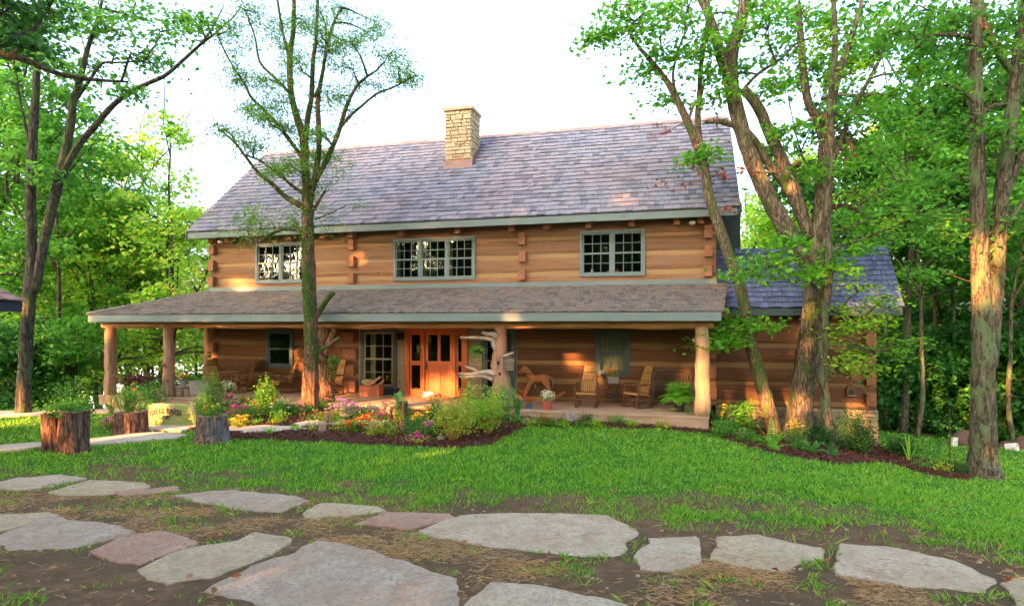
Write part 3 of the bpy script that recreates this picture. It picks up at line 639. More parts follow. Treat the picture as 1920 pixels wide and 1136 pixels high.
for (x, y) in ((934, 680), (937, 701)):
    hpart('knot_hole', lambda mb: mb.blob(UC(x, y, 16.17), (.035, .03, .055), 8, .2), M['metal'], tp, True)
# porch floor and base
pf = hpart('porch_floor', lambda mb: (mb.hb(-18.22, .70, 16.17, CW, -.055, 0), mb.hb(-18.22, XL, CW, 23, -.055, 0)), M['floor'])
hpart('floor_edge', lambda mb: (mb.hb(-18.2, .68, 16.19, 16.24, -.32, -.055), mb.hb(-18.2, -18.15, 16.24, 23, -.32, -.055), mb.hb(.63, .68, 16.24, CW, -.5, -.055)), M['floor'], pf)
base = hpart('porch_base', lambda mb: (mb.hb(-18.05, .6, 16.35, CW, -1.2, -.07), mb.hb(-18.05, XL, CW, 22.9, -4, -.07)), M['mortar'])
hpart('ledge_stone', lambda mb: (stonework(mb, H(-18.1, 16.33, 0), hx, -hy, 18.6, -.75, -.32, 31), stonework(mb, H(-18.05, 22.9, 0), -hy, -hx, 6.5, -3, -.32, 32)), M['stone'], base)
# windows
def window(X0, X1, z0, z1, c, sashes, cols=3, frame=M['trim'], sashm=M['trim'], curt=None, fw=.075, muntin=True, lowfrac=.5, label=None, things=False):
    mb = MB(); fr = fw
    mb.hb(X0, X0+fr, c-.075, c+.05, z0, z1); mb.hb(X1-fr, X1, c-.075, c+.05, z0, z1)
    mb.hb(X0+fr, X1-fr, c-.075, c+.05, z1-fr, z1); mb.hb(X0+fr, X1-fr, c-.085, c+.05, z0, z0+fr)
    w = mb.build('window', frame, house, label=label)
    W = (X1-X0-2*fr); n = sashes; mul = .07; sw = (W-(n-1)*mul)/n
    for i in range(n):
        a = X0+fr+i*(sw+mul); bX = a+sw; zm = z0+fr+(z1-z0-2*fr)*lowfrac
        if i: hpart('mullion', lambda mb: mb.hb(a-mul, a, c-.06, c+.03, z0+fr, z1-fr), frame, w)
        for (za, zb, cc) in ((z0+fr, zm+.02, c-.035), (zm-.02, z1-fr, c-.01)):
            s = MB(); t = .045
            s.hb(a+.004, a+t, cc-.02, cc+.02, za+.002, zb); s.hb(bX-t, bX-.004, cc-.02, cc+.02, za+.002, zb); s.hb(a+t, bX-t, cc-.02, cc+.02, za+.002, za+t); s.hb(a+t, bX-t, cc-.02, cc+.02, zb-t, zb-.002)
            if muntin:
                for k in range(1, cols):
                    x = a+t+(bX-a-2*t)*k/cols; s.hb(x-.009, x+.009, cc-.012, cc+.012, za+t, zb-t)
                z = (za+zb)/2
                for k in range(cols):
                    xa = a+t+(bX-a-2*t)*k/cols+(.009 if k else 0); xb = a+t+(bX-a-2*t)*(k+1)/cols-(.009 if k < cols-1 else 0); s.hb(xa, xb, cc-.011, cc+.011, z-.009, z+.009)
            s.build('sash', sashm, w)
            g = MB(); g.hb(a+t-.005, bX-t+.005, cc+.0135, cc+.0165, za+t-.005, zb-t+.005); g.build('glass_pane', M['glass'], w)
        if curt:
            for (q0, q1) in curt:
                def cur(mb, q0=q0, q1=q1):
                    m_ = 22; vs = []
                    for k in range(m_+1):
                        x = a+(bX-a)*(q0+(q1-q0)*k/m_); d = .02*math.sin(k*1.9)
                        vs += [H(x, c+.12+d, z0+fr), H(x, c+.12+d*.6, z1-fr)]
                    mb.add(vs, [(2*k, 2*k+2, 2*k+3, 2*k+1) for k in range(m_)])
                hpart('curtain', cur, M['curtain'], w, True)
    return w
window(*UW[0], CW, 2); window(*UW[1], CW, 3, curt=[(0, .12), (.88, 1)]); window(*UW[2], CW, 2)
mb = MB(); zs = UW[2][2]
for px, w_, h_, mt in ((1110, .09, .13, 'white'), (1157, .08, .1, 'orange'), (1140, .06, .06, 'pink')):
    q = hpart('window_ornament', lambda mb: mb.lathe(H(WX(px, CW+.2), CW+.2, zs+.12), [(w_*.4, 0), (w_*.55, h_*.4), (w_*.5, h_*.8), (w_*.2, h_)], 8), M[mt])
window(*LW1, CW, 1, 2, M['trimd'], M['trimd'], fw=.1, muntin=False)
window(*LWR, CW, 1, 3, M['trimd'], M['trimd'], curt=[(0, .98)], fw=.11)
a = op(678, 745, 620, 721); window(a[0], a[1], .18, 2.14, CW-.02, 1, 3, M['trimd'], M['clap'], curt=[(.14, .34), (.86, 1)], fw=.12, muntin=True, lowfrac=.5, label='tall double hung window left of the entry door')
a = op(905, 968, 620, 721); window(a[0], a[1], .18, 2.14, CW-.02, 1, 2, M['trimd'], M['trimd'], curt=[(.3, .5), (.75, .95)], fw=.12, muntin=True, label='tall double hung window right of the entry door')
# clapboard of the entry bay
for (x0, x1) in ((bayL, WX(679, CW)), (WX(744, CW), WX(764, CW)), (WX(876, CW), WX(906, CW)), (WX(967, CW), bayR)):
    def clap(mb):
        z = -.02
        while z < 2.4:
            mb.add([H(x0, CW-.025, z), H(x1, CW-.025, z), H(x1, CW-.005, z+.13), H(x0, CW-.005, z+.13), H(x0, CW+.02, z), H(x1, CW+.02, z)], [(0, 1, 2, 3), (0, 4, 5, 1)]); z += .125
    hpart('clapboard', clap, M['clap'])
hpart('bay_header', lambda mb: (mb.hb(bayL, bayR, CW-.03, CW+.03, 2.14, 2.5), mb.hb(bayL-.02, bayR+.02, CW+.07, CW+.09, -.1, .18)), M['trimd'])
# entry: frame, side lights, door
dx0, dx1 = WX(762, CW), WX(878, CW)
sx = [WX(p, CW) for p in (762, 769, 793, 798, 851, 856, 870, 878)]
ent = hpart('door_frame', lambda mb: (mb.hb(sx[0], sx[1], CW-.1, CW+.05, 0, 2.2), mb.hb(sx[2], sx[3], CW-.1, CW+.05, 0, 2.09), mb.hb(sx[4], sx[5], CW-.1, CW+.05, 0, 2.09), mb.hb(sx[6], sx[7], CW-.1, CW+.05, 0, 2.2), mb.hb(sx[1], sx[6], CW-.1, CW+.05, 2.09, 2.2)), M['door'])
def leafdoor(x0, x1, name, ncol):
    cf = CW-.03
    def f(mb):
        s = .11 if ncol == 2 else .07
        mb.hb(x0+.01, x0+s, cf-.025, cf+.025, .02, 2.08); mb.hb(x1-s, x1-.01, cf-.025, cf+.025, .02, 2.08)
        mb.hb(x0+s, x1-s, cf-.025, cf+.025, 1.95, 2.08); mb.hb(x0+s, x1-s, cf-.025, cf+.025, .02, .22); mb.hb(x0+s, x1-s, cf-.025, cf+.025, .98, 1.12)
        if ncol == 2:
            xm = (x0+x1)/2; mb.hb(xm-.05, xm+.05, cf-.025, cf+.025, 1.12, 1.95); mb.hb(xm-.05, xm+.05, cf-.025, cf+.025, .22, .98)
            for (q0, q1) in ((x0+s, xm-.05), (xm+.05, x1-s)): mb.hb(q0, q1, cf-.008, cf+.012, .22, .98)
    d = hpart(name, f, M['door'], label='varnished red brown panelled entry door' if ncol == 2 else None)
    gl = [((x0+.1, (x0+x1)/2-.045), (1.11, 1.96)), (((x0+x1)/2+.045, x1-.1), (1.11, 1.96))] if ncol == 2 else [((x0+.065, x1-.065), (1.11, 1.96)), ((x0+.065, x1-.065), (.21, .99))]
    for (xx, zz) in gl: hpart('glass_pane', lambda mb: mb.hb(xx[0], xx[1], cf+.0, cf+.006, zz[0], zz[1]), M['glass'], d)
    return d
leafdoor(sx[1], sx[2], 'side_light', 1); dr = leafdoor(sx[3], sx[4], 'door', 2); leafdoor(sx[5], sx[6], 'side_light', 1)
hpart('handle', lambda mb: (mb.hb(sx[3]+.04, sx[3]+.08, CW-.07, CW-.055, .85, 1.1), mb.tube([H(sx[3]+.06, CW-.06, 1.02), H(sx[3]+.06, CW-.11, 1.0), H(sx[3]+.06, CW-.06, .9)], .012, 6)), M['metal'], dr)
hpart('threshold', lambda mb: mb.hb(sx[0], sx[7], CW-.14, CW-.1, .0, .03), M['door'])
wl = hpart('wall_lamp', lambda mb: (mb.hb(WX(752, CW), WX(756, CW), CW-.06, CW-.03, 1.75, 2.0), mb.lathe(H(WX(750.5, CW), CW-.16, 1.78), [(.05, 0), (.07, .05), (.06, .22), (.02, .27)], 6), mb.lathe(H(WX(758, CW), CW-.16, 1.78), [(.05, 0), (.07, .05), (.06, .22), (.02, .27)], 6)), M['metal'])
# right wing
CWW = 19.1; XWR = WX(1643, CWW)
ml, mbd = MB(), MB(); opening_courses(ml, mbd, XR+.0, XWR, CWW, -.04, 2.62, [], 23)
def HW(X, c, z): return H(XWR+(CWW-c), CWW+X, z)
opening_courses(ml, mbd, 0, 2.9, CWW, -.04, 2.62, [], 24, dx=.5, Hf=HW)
wing = ml.build('wing_wall', M['log_shade'], house, smooth=True); mbd.build('pale_band', M['band_shade'], wing)
WE, WR_, WZE, WZR = 18.62, 20.1, 2.25+.51, 2.25+2.26
wr = hpart('wing_roof', lambda mb: mb.add([H(X, c, z) for X in (XR+.03, 5.66) for c, z in ((WE+.03, WZE-.03), (WR_, WZR-.03), (22.1, WZE-.3), (22.1, WZE-.45), (WR_, WZR-.2), (WE+.03, WZE-.15))],
    [(0, 1, 2, 3, 4, 5), (11, 10, 9, 8, 7, 6), (0, 6, 7, 1), (1, 7, 8, 2), (2, 8, 9, 3), (3, 9, 10, 4), (4, 10, 11, 5), (5, 11, 6, 0)]), M['trimd'])
hpart('shake', lambda mb: shakes(mb, H, (XR+.02, WE, WZE-.02), (5.70, WE, WZE-.02), (XR+.02, WR_, WZR), (5.70, WR_, WZR), .2, .1, .24, .036, seed=9), M['shake_wing'], wr)
hpart('ridge_cap', lambda mb: ridge(mb, XR+.6, 5.72, WR_, WZR, .15, 1.15, 5), M['shake_wing'], wr)
hpart('fascia', lambda mb: mb.hb(XR+.05, 5.66, WE, WE+.04, WZE-.24, WZE-.05), M['trimd'], wr)
hpart('soffit', lambda mb: mb.hb(XR+.1, 5.6, WE+.04, CWW+.02, 2.58, 2.61), M['trimd'], wr)
for px in (1478, 1560, 1610):
    X = WX(px, CWW); hpart('rafter_tail', lambda mb: mb.hb(X-.07, X+.07, CWW-.3, CWW, 2.43, 2.56), M['logend'], wing)
for zc in (.25, .8, 1.33, 1.87, 2.35):
    mb = MB(); mb.box(Matrix.Translation(H(XWR-.16, CWW-.08, zc)) @ Matrix.Rotation(-TH, 4, 'Z'), .24, .2, .34); mb.build('log_end', M['logend'], wing)
fdn = hpart('foundation', lambda mb: mb.hb(XR, XWR-.0, CWW-.02, 22, -3, -.06), M['mortar'])
hpart('ledge_stone', lambda mb: (stonework(mb, H(XR, CWW-.02, 0), hx, -hy, XWR-XR+.03, -1.7, -.05, 41, (.12, .2), (.25, .6), .05), stonework(mb, H(XWR, CWW-.05, 0), hy, hx, 2.9, -2.2, -.05, 42, (.12, .2), (.25, .6))), M['stone'], fdn)
# ------------------------------------------------------------------ foliage tools
RN = np.random.RandomState(11)
def leafquads(C, size, flat=.5, seed=0, asp=.62, droop=.0):
    "pointed leaves (folded quads) at the points C"
    r = np.random.RandomState(seed); n = len(C); C = np.asarray(C)
    nrm = r.normal(size=(n, 3))*np.array([1-flat*.6, 1-flat*.6, 1]); nrm[:, 2] = np.abs(nrm[:, 2])+flat
    nrm /= np.linalg.norm(nrm, axis=1)[:, None]
    a = r.normal(size=(n, 3)); a[:, 2] -= droop; a -= nrm*(a*nrm).sum(1)[:, None]; a /= np.linalg.norm(a, axis=1)[:, None]
    b = np.cross(nrm, a); s = (size*(.65+.7*r.rand(n)))[:, None]
    fold = nrm*s*.12
    V = np.stack([C-a*s*.5, C+b*s*asp*.5+fold, C+a*s*.5, C-b*s*asp*.5+fold], 1)
    return V.reshape(-1, 3)
def nearest(P, q):
    d = [(p-q).length for p in P]; i = int(np.argmin(d)); return i
def crown(mb, limbs, blobs, seed, leaf=.12, ncl=7, nlf=26, cr=.42, tw=.02, flat=.45, droop=.0, link=True):
    """blobs: (centre Vector, (rx,ry,rz), density). Grows a branch from the nearest limb point into each blob, twigs to every leaf clump. Returns leaf centres."""
    rnd = random.Random(seed); r = np.random.RandomState(seed); out = []
    for (c, rad, dn) in blobs:
        nodes = []
        if link and limbs:
            i = nearest(limbs, c-Vector((0, 0, .25*(c-limbs[nearest(limbs, c)]).length))); p = limbs[i]; L = (c-p).length
            if L > .15:
                mid = p.lerp(c, .5)+Vector((rnd.uniform(-.12, .12), rnd.uniform(-.12, .12), rnd.uniform(-.02, .12)))*L
                k = min(.055, .012+.012*L)
                pts = [p, p.lerp(mid, .5)+Vector((0, 0, .03*L)), mid, mid.lerp(c, .55), c]
                mb.tube(pts, [k*1.6, k*1.3, k, k*.75, k*.5], 6, .1, 2); nodes = pts[1:]
        if not nodes: nodes = [c]
        n = max(1, int(ncl*dn))
        for _ in range(n):
            d = Vector(r.normal(size=3)).normalized()*(rnd.random()**.45); q = c+Vector((d.x*rad[0], d.y*rad[1], d.z*rad[2]))
            j = nodes[nearest(nodes, q)]; mb.tube([j, j.lerp(q, .5)+Vector((rnd.uniform(-.06, .06), 0, .06)), q], [tw, tw*.7, tw*.35], 4, cap=False)
            m = int(nlf*rnd.uniform(.6, 1.4)); pc = r.normal(size=(m, 3))*np.array([cr, cr, cr*.34])*rnd.uniform(.55, 1.0)
            pc[:, 2] -= .25*np.hypot(pc[:, 0], pc[:, 1])**2; out.append(pc+np.array(q))
    return np.concatenate(out) if out else np.zeros((0, 3))
def pxblobs(lst, t, dt=.9, dn=1.0, rnd=None):
    rnd = rnd or random.Random(5); o = []
    for b_ in lst:
        x, y, rx, ry = b_[:4]; tt = t+(b_[4] if len(b_) > 4 else rnd.uniform(-dt, dt)); k = tt/FPX
        o.append((U(x, y, tt), (rx*k, max(rx*k*.8, .4), ry*k), dn*max(.5, (rx*ry)/2400)))
    return o
def limbs_px(mb, paths, t, n=12, wob=.14, sub=4, seed=0, flute=.03, base=None):
    "paths of (px, py, width px[, dt]); returns sampled limb points"
    pts = []
    for k, path in enumerate(paths):
        P = [U(p[0], p[1], t+(p[3] if len(p) > 3 else 0)) for p in path]; Rr = [p[2]*.5*t/FPX for p in path]
        mb.tube(P, Rr, n if k == 0 else max(7, n-3), wob, sub, seed=seed+k, flute=flute)
        for i in range(len(P)-1):
            for s in range(4): pts.append(P[i].lerp(P[i+1], s/4))
        pts.append(P[-1])
    return pts
def twigs(mb, limbs, n, seed, L=(.4, 1.4), r0=.014, up=.5, zmin=-99):
    rnd = random.Random(seed); ends = []
    c = [p for p in limbs if p.z > zmin]
    for _ in range(n):
        p = rnd.choice(c); d = Vector((rnd.gauss(0, 1), rnd.gauss(0, 1), rnd.gauss(up, .7))).normalized(); l = rnd.uniform(*L)
        q = p+d*l*.5+Vector((0, 0, rnd.uniform(-.05, .1))); e = p+d*l+Vector((rnd.gauss(0, .12), rnd.gauss(0, .12), rnd.uniform(0, .25)))*l
        mb.tube([p, q, e], [r0*(.6+l*.4), r0*.6, r0*.3], 5, cap=False); ends += [q, e]
        for _ in range(2):
            s = q.lerp(e, rnd.random()); g = s+Vector((rnd.gauss(0, 1), rnd.gauss(0, 1), rnd.gauss(.3, .6)))*l*.25; mb.tube([s, g], [r0*.4, r0*.2], 4, cap=False); ends.append(g)
    return ends
def tree_px(name, label, base, paths, t, blobs, trunkmat, leafm, seed, leaf=.12, ncl=7, nlf=26, cr=.4, extra=None, group=None, n=14, flute=.03, flat=.45, ntw=0, zmin=2.0, wob=.14, droop=0):
    th_ = thing(name, label, 'tree', base, 0, group)
    mb = MB(); limbs = limbs_px(mb, paths, t, n=n, seed=seed, flute=flute, wob=wob); mb.build('trunk', trunkmat, th_, smooth=True)
    mb2 = MB(); C = crown(mb2, limbs, pxblobs(blobs, t, rnd=random.Random(seed)), seed, leaf, ncl, nlf, cr, flat=flat)
    if ntw: twigs(mb2, limbs, ntw, seed, zmin=zmin)
    if mb2.v: mb2.build('branches', trunkmat, th_)
    if len(C): npmesh('crown', leafquads(C, leaf, flat, seed, droop=droop), len(C), leafm, th_)
    return th_, limbs

# ------------------------------------------------------------------ foreground trees
b0 = G(1453, 818)
lean_paths = [[(1455, 828, 36.5), (1453, 812, 28.9), (1440, 760, 25.8), (1420, 690, 24.3), (1402, 620, 22.8), (1393, 560, 21.3), (1374, 500, 19.8), (1350, 430, 19.0), (1330, 370, 18.2), (1319, 310, 17.5), (1300, 255, 15.2), (1278, 205, 13.7), (1255, 160, 11.4), (1225, 120, 9.1), (1195, 85, 6.1), (1175, 50, 3.8)],
              [(1322, 320, 13.7), (1312, 270, 12.2), (1308, 225, 11.4), (1311, 180, 9.9), (1315, 120, 8.4), (1325, 50, 6.8), (1332, -30, 5.3)],
              [(1291, 225, 6.1), (1300, 200, 5.3), (1315, 180, 4.6), (1320, 150, 3.8)], [(1278, 205, 6.8), (1262, 150, 5.3), (1270, 100, 4.6), (1290, 50, 3.8)]]
lean, lp = tree_px('maple_tree', 'slender leaning maple whose trunk tilts left across the right end of the porch', b0, lean_paths, b0.y, [
    (1190, 40, 60, 45), (1240, 90, 50, 35), (1150, 65, 42, 16), (1120, 75, 16, 8), (1210, 140, 34, 22), (1330, 70, 45, 50), (1290, 15, 50, 30), (1260, 190, 32, 18), (1330, 140, 36, 24), (1345, 180, 40, 20),
    (1230, 15, 50, 26), (1335, 292, 40, 14), (1300, 300, 22, 9), (1385, 600, 48, 15, -.5), (1420, 612, 40, 12, -.5), (1345, 620, 22, 16, -.6), (1330, 645, 18, 8, -.7), (1375, 640, 30, 10, -.4), (1290, 110, 40, 30), (1385, 30, 40, 30), (1180, 10, 40, 18)],
    M['bark'], M['leaf'], 3, leaf=.15, ncl=14, nlf=30, cr=.34)
mbd = MB(); C = crown(mbd, lp, pxblobs([(1290, 300, 40, 20, .3), (1320, 335, 30, 12, .3), (1255, 245, 30, 20, .2), (1270, 345, 28, 10, .1), (1360, 330, 24, 16, .1), (1310, 270, 14, 20, 0), (1350, 395, 16, 10, .3)], b0.y), 4, ncl=4, nlf=7, cr=.22, tw=.006)
mbd.build('dead_branch', M['twig'], lean); npmesh('dead_leaves', leafquads(C, .15, 0, 9, droop=2.0), len(C), M['leaf_red'], lean)

b1 = G(1494, 826)
big_paths = [[(1492, 840, 62.2), (1494, 822, 50.4), (1500, 770, 43.7), (1509, 700, 42.0), (1521, 620, 40.3), (1528, 550, 39.5), (1530, 490, 37.0), (1534, 440, 31.9), (1542, 380, 28.6), (1546, 320, 25.2), (1547, 270, 21.8), (1556, 215, 18.5), (1566, 160, 16.0), (1590, 90, 11.8), (1612, 20, 7.6), (1620, -30, 5.0)],
             [(1528, 505, 28.6), (1500, 478, 30.2), (1474, 430, 30.2), (1446, 380, 29.4), (1416, 315, 28.6), (1396, 262, 27.7), (1381, 205, 26.9), (1370, 145, 25.2), (1374, 90, 24.4), (1391, 35, 21.8), (1400, -30, 20.2)],
             [(1520, 445, 21.8), (1497, 385, 25.2), (1475, 320, 23.5), (1448, 262, 21.8), (1424, 205, 20.2), (1395, 168, 16.8)],
             [(1500, 395, 16.8), (1470, 345, 16.8), (1436, 300, 13.4), (1415, 262, 12.6), (1388, 240, 12.6), (1350, 228, 10.9), (1322, 229, 7.6)],
             [(1372, 160, 20.2), (1352, 110, 18.5), (1338, 55, 16.8), (1318, 5, 15.1), (1300, -30, 13.4)],
             [(1547, 275, 16.8), (1532, 225, 16.8), (1516, 195, 15.1), (1506, 140, 14.3), (1502, 80, 12.6), (1495, 10, 10.1)],
             [(1538, 400, 10.1), (1580, 384, 7.6), (1605, 393, 6.7), (1628, 368, 5.9), (1665, 352, 4.2), (1700, 330, 3.4)],
             [(1500, 305, 10.1), (1485, 312, 7.6), (1476, 320, 6.7)], [(1384, 180, 6.7), (1420, 140, 5.9), (1465, 110, 5.0), (1500, 78, 4.2), (1570, 65, 3.4)],
             [(1548, 330, 11.8), (1575, 270, 9.2), (1600, 205, 8.4), (1640, 130, 6.7), (1680, 50, 5.0)]]
big, _ = tree_px('maple_tree', 'big old maple with mossy forking trunk leaning against the view of the small wing', b1, big_paths, b1.y, [
    (1440, 55, 48, 40), (1500, 30, 60, 35), (1560, 60, 60, 44), (1600, 120, 60, 40), (1650, 60, 50, 40), (1450, 160, 40, 24), (1490, 240, 40, 20), (1600, 215, 56, 26), (1640, 290, 60, 18), (1560, 320, 40, 16), (1500, 320, 40, 14),
    (1690, 340, 50, 16), (1670, 180, 50, 26), (1430, 10, 40, 20), (1385, 130, 20, 20), (1530, 130, 50, 30), (1720, 130, 40, 24), (1700, 250, 44, 18), (1610, 420, 60, 12), (1660, 450, 50, 12), (1440, 485, 46, 10, -1.2), (1400, 510, 40, 9, -1.0), (1470, 455, 36, 9, -1.1), (1560, 505, 46, 9, -.8), (1590, 470, 44, 9, -.8), (1500, 515, 30, 8, -1.2)],
    M['bark_big'], M['leaf'], 13, leaf=.15, ncl=16, nlf=28, cr=.36, n=18, ntw=30, zmin=5)
mbd = MB(); C = crown(mbd, [U(1480, 330, b1.y), U(1600, 280, b1.y)], pxblobs([(1570, 285, 26, 14, 0), (1590, 240, 30, 14, 0), (1540, 220, 8, 6, -.3), (1400, 320, 26, 12, -.3), (1590, 310, 24, 10, 0)], b1.y), 4, ncl=4, nlf=6, cr=.2, tw=.006)
mbd.build('dead_branch', M['twig'], big); npmesh('dead_leaves', leafquads(C, .14, 0, 9, droop=2.0), len(C), M['leaf_red'], big)

b2 = G(1553, 842)
tree_px('maple_tree', 'thin straight green barked maple rising just right of the big forked maple', b2, [
    [(1553, 850, 24), (1554, 830, 20), (1548, 760, 18), (1543, 690, 18), (1545, 600, 17), (1555, 500, 15), (1551, 400, 13), (1560, 300, 12), (1556, 200, 11), (1566, 90, 10), (1561, -30, 8)],
    [(1546, 650, 6), (1570, 655, 5), (1600, 652, 4), (1640, 662, 3)], [(1548, 690, 5), (1580, 700, 4), (1610, 720, 3), (1630, 745, 2)], [(1550, 580, 5), (1575, 590, 4), (1600, 615, 3)]], b2.y,
    [(1590, 648, 40, 8), (1625, 655, 38, 9), (1665, 660, 34, 8), (1600, 676, 34, 8), (1590, 695, 26, 8), (1640, 690, 30, 9), (1570, 620, 26, 7), (1600, 612, 30, 7), (1660, 560, 34, 8), (1690, 640, 30, 8), (1620, 540, 34, 7), (1585, 580, 30, 6), (1640, 600, 34, 7), (1690, 420, 36, 14), (1610, 360, 40, 14), (1600, 140, 40, 24), (1540, 80, 30, 24)],
    M['bark_green'], M['leaf_b'], 23, leaf=.13, ncl=10, nlf=24, cr=.30, n=12, flat=.8)

b3 = G(1850, 893)
tree_px('oak_tree', 'large oak with lichen covered twin trunk standing alone on the lawn at far right', b3, [
    [(1843, 905, 93.6), (1843, 893, 68.4), (1843, 872, 52.2), (1844, 840, 44.1), (1844, 780, 39.6), (1844, 720, 36.9), (1844, 660, 36.9), (1843, 600, 34.2), (1839, 540, 29.7), (1837, 470, 27.9), (1836, 400, 27.0), (1833, 320, 26.1), (1831, 240, 25.2), (1829, 160, 23.4), (1829, 90, 21.6), (1831, 20, 21.6), (1832, -30, 19.8)],
    [(1855, 690, 25.2, .15), (1862, 610, 27.0, .25), (1868, 530, 26.1, .3), (1871, 460, 25.2), (1875, 400, 24.3), (1882, 330, 23.4), (1892, 260, 21.6), (1899, 190, 21.6), (1906, 130, 19.8), (1915, 60, 16.2), (1925, -20, 12.6)],
    [(1902, 140, 12.6), (1878, 108, 12.6), (1860, 75, 11.7), (1845, 40, 10.8), (1840, 0, 9.0), (1846, -30, 8.1)], [(1822, 70, 9.9), (1790, 66, 7.2), (1750, 66, 6.3), (1720, 74, 4.5)], [(1832, 220, 9.0), (1860, 200, 7.2), (1890, 195, 5.4)],
    [(1876, 390, 14.4), (1900, 330, 12.6), (1925, 270, 10.8)], [(1876, 440, 12.6), (1910, 390, 10.8), (1940, 360, 9.0)]], b3.y,
    [(1780, 30, 60, 36), (1890, 40, 50, 50), (1720, 90, 46, 24), (1780, 160, 50, 24), (1770, 240, 46, 16), (1900, 160, 46, 30), (1905, 300, 40, 30), (1890, 250, 40, 22), (1760, 330, 44, 14), (1720, 400, 46, 12), (1900, 420, 44, 30), (1790, 400, 36, 14), (1770, 440, 30, 12), (1870, 90, 44, 24), (1820, 130, 40, 20), (1930, 100, 46, 40), (1690, 60, 44, 20), (1740, 20, 40, 20)],
    M['bark_green'], M['leaf_m'], 33, leaf=.14, ncl=15, nlf=28, cr=.36, n=24, flute=.05, ntw=20, zmin=3)

b4 = G(583, 768); b4 = Vector(((583-960)/FPX*min(b4.y, 17.35), min(b4.y, 17.35), 0)); b4.z = float(ground(b4.x, b4.y))
cd_paths = [[(582, 705, 25.2), (583, 680, 26.0), (583, 640, 26.0), (583, 610, 25.2), (580, 560, 24.4), (578, 500, 24.4), (577, 440, 21.8), (577, 390, 21.0), (575, 350, 16.8), (572, 315, 15.1), (569, 260, 14.3), (558, 225, 12.6), (546, 176, 10.9), (543, 110, 10.1), (550, 55, 8.4), (551, -20, 6.7)],
            [(573, 262, 10.9), (578, 215, 10.1), (584, 183, 9.2), (587, 116, 8.4), (593, 70, 6.7), (596, -10, 5.0)], [(580, 385, 13.4), (590, 335, 10.9), (597, 290, 10.1), (598, 246, 9.2), (596, 190, 8.4), (604, 140, 6.7), (612, 95, 5.9), (622, 53, 5.0), (640, 15, 3.4)],
            [(592, 340, 9.2), (612, 300, 9.2), (628, 265, 8.4), (638, 238, 7.6), (651, 197, 6.7), (672, 158, 5.0), (707, 132, 3.4)], [(634, 245, 5.9), (652, 222, 5.9), (672, 204, 5.0), (707, 176, 4.2), (742, 162, 3.4), (780, 141, 2.5)],
            [(570, 300, 8.4), (545, 266, 7.6), (521, 234, 6.7), (496, 208, 5.9), (471, 183, 5.0), (457, 155, 4.2), (440, 130, 3.4), (426, 106, 3.4), (408, 68, 2.5)], [(574, 392, 12.6), (553, 380, 10.9), (531, 366, 9.2), (510, 345, 7.6), (478, 317, 5.9), (443, 271, 4.2), (408, 239, 2.5)],
            [(572, 365, 5.9), (550, 350, 5.9), (520, 325, 5.0), (490, 303, 4.2), (460, 290, 2.5)], [(578, 440, 6.7), (555, 432, 6.7), (532, 430, 5.9), (512, 437, 5.9), (495, 448, 5.0), (480, 456, 4.2), (466, 452, 2.5), (456, 438, 1.7)], [(500, 445, 4.2), (475, 455, 3.4), (466, 440, 2.5), (464, 418, 1.7)],
            [(588, 602, 10.9), (600, 582, 10.1), (613, 562, 9.2), (626, 548, 9.2)], [(586, 396, 7.6), (596, 380, 6.7), (611, 355, 2.5)], [(590, 665, 7.6), (608, 652, 6.7), (637, 633, 6.7)], [(543, 112, 6.7), (530, 60, 5.0), (520, 0, 4.2)],
            [(547, 180, 5.9), (520, 150, 5.0), (488, 118, 4.2), (478, 70, 3.4), (460, 20, 2.5)], [(590, 183, 5.0), (604, 140, 4.2), (612, 60, 3.4), (600, 20, 2.5)], [(590, 412, 3.4), (620, 400, 2.5), (650, 384, 1.7)]]
cedar = thing('cedar_tree', 'tall red cedar with mossy trunk and thin feathery branches in front of the porch', 'tree', b4)
mb = MB(); cl = limbs_px(mb, cd_paths, b4.y, n=14, seed=41, flute=.06, wob=.2); mb.build('trunk', M['cedar'], cedar, smooth=True)
mb = MB(); limbs_px(mb, [[(581, 776, 43.0), (581, 764, 36.1), (581, 740, 30.1), (582, 710, 28.4), (583, 690, 26.7), (583, 676, 24.9)]], b4.y, n=22, seed=45, flute=.12, wob=.15); mb.build('trunk_base', M['cedar_base'], cedar, smooth=True, label='bare orange brown flared foot of the cedar trunk')
mb = MB(); ends = twigs(mb, [p for p in cl if p.z > 4.2], 170, 42, (.35, 1.2), .010, .6); 
C = crown(mb, cl, pxblobs([(690, 60, 46, 24), (640, 75, 40, 20), (700, 40, 34, 16), (640, 25, 44, 16), (480, 25, 34, 22), (430, 60, 30, 20), (750, 130, 36, 18), (730, 100, 30, 14), (690, 160, 38, 16), (660, 130, 34, 14), (640, 180, 30, 12), (500, 150, 34, 14), (470, 200, 34, 14), (520, 190, 34, 14), (530, 240, 30, 14), (450, 150, 26, 12), (500, 225, 24, 12), (520, 320, 30, 14), (470, 270, 30, 10), (530, 60, 28, 22), (570, 40, 26, 22), (600, 60, 26, 20), (620, 100, 26, 14), (425, 245, 24, 12), (770, 150, 24, 8), (600, 250, 20, 8), (545, 310, 24, 10), (600, 295, 16, 6), (660, 80, 36, 18), (560, 120, 20, 14)], b4.y, .8), 44, ncl=14, nlf=66, cr=.27, tw=.008)
mb.build('branches', M['bark_dark'], cedar)
C2 = np.concatenate([np.array(e)+RN.normal(size=(13, 3))*.12 for e in ends])
C = np.concatenate([C, C2]); npmesh('crown', leafquads(C, .12, .1, 47, asp=.2), len(C), M['needle'], cedar)

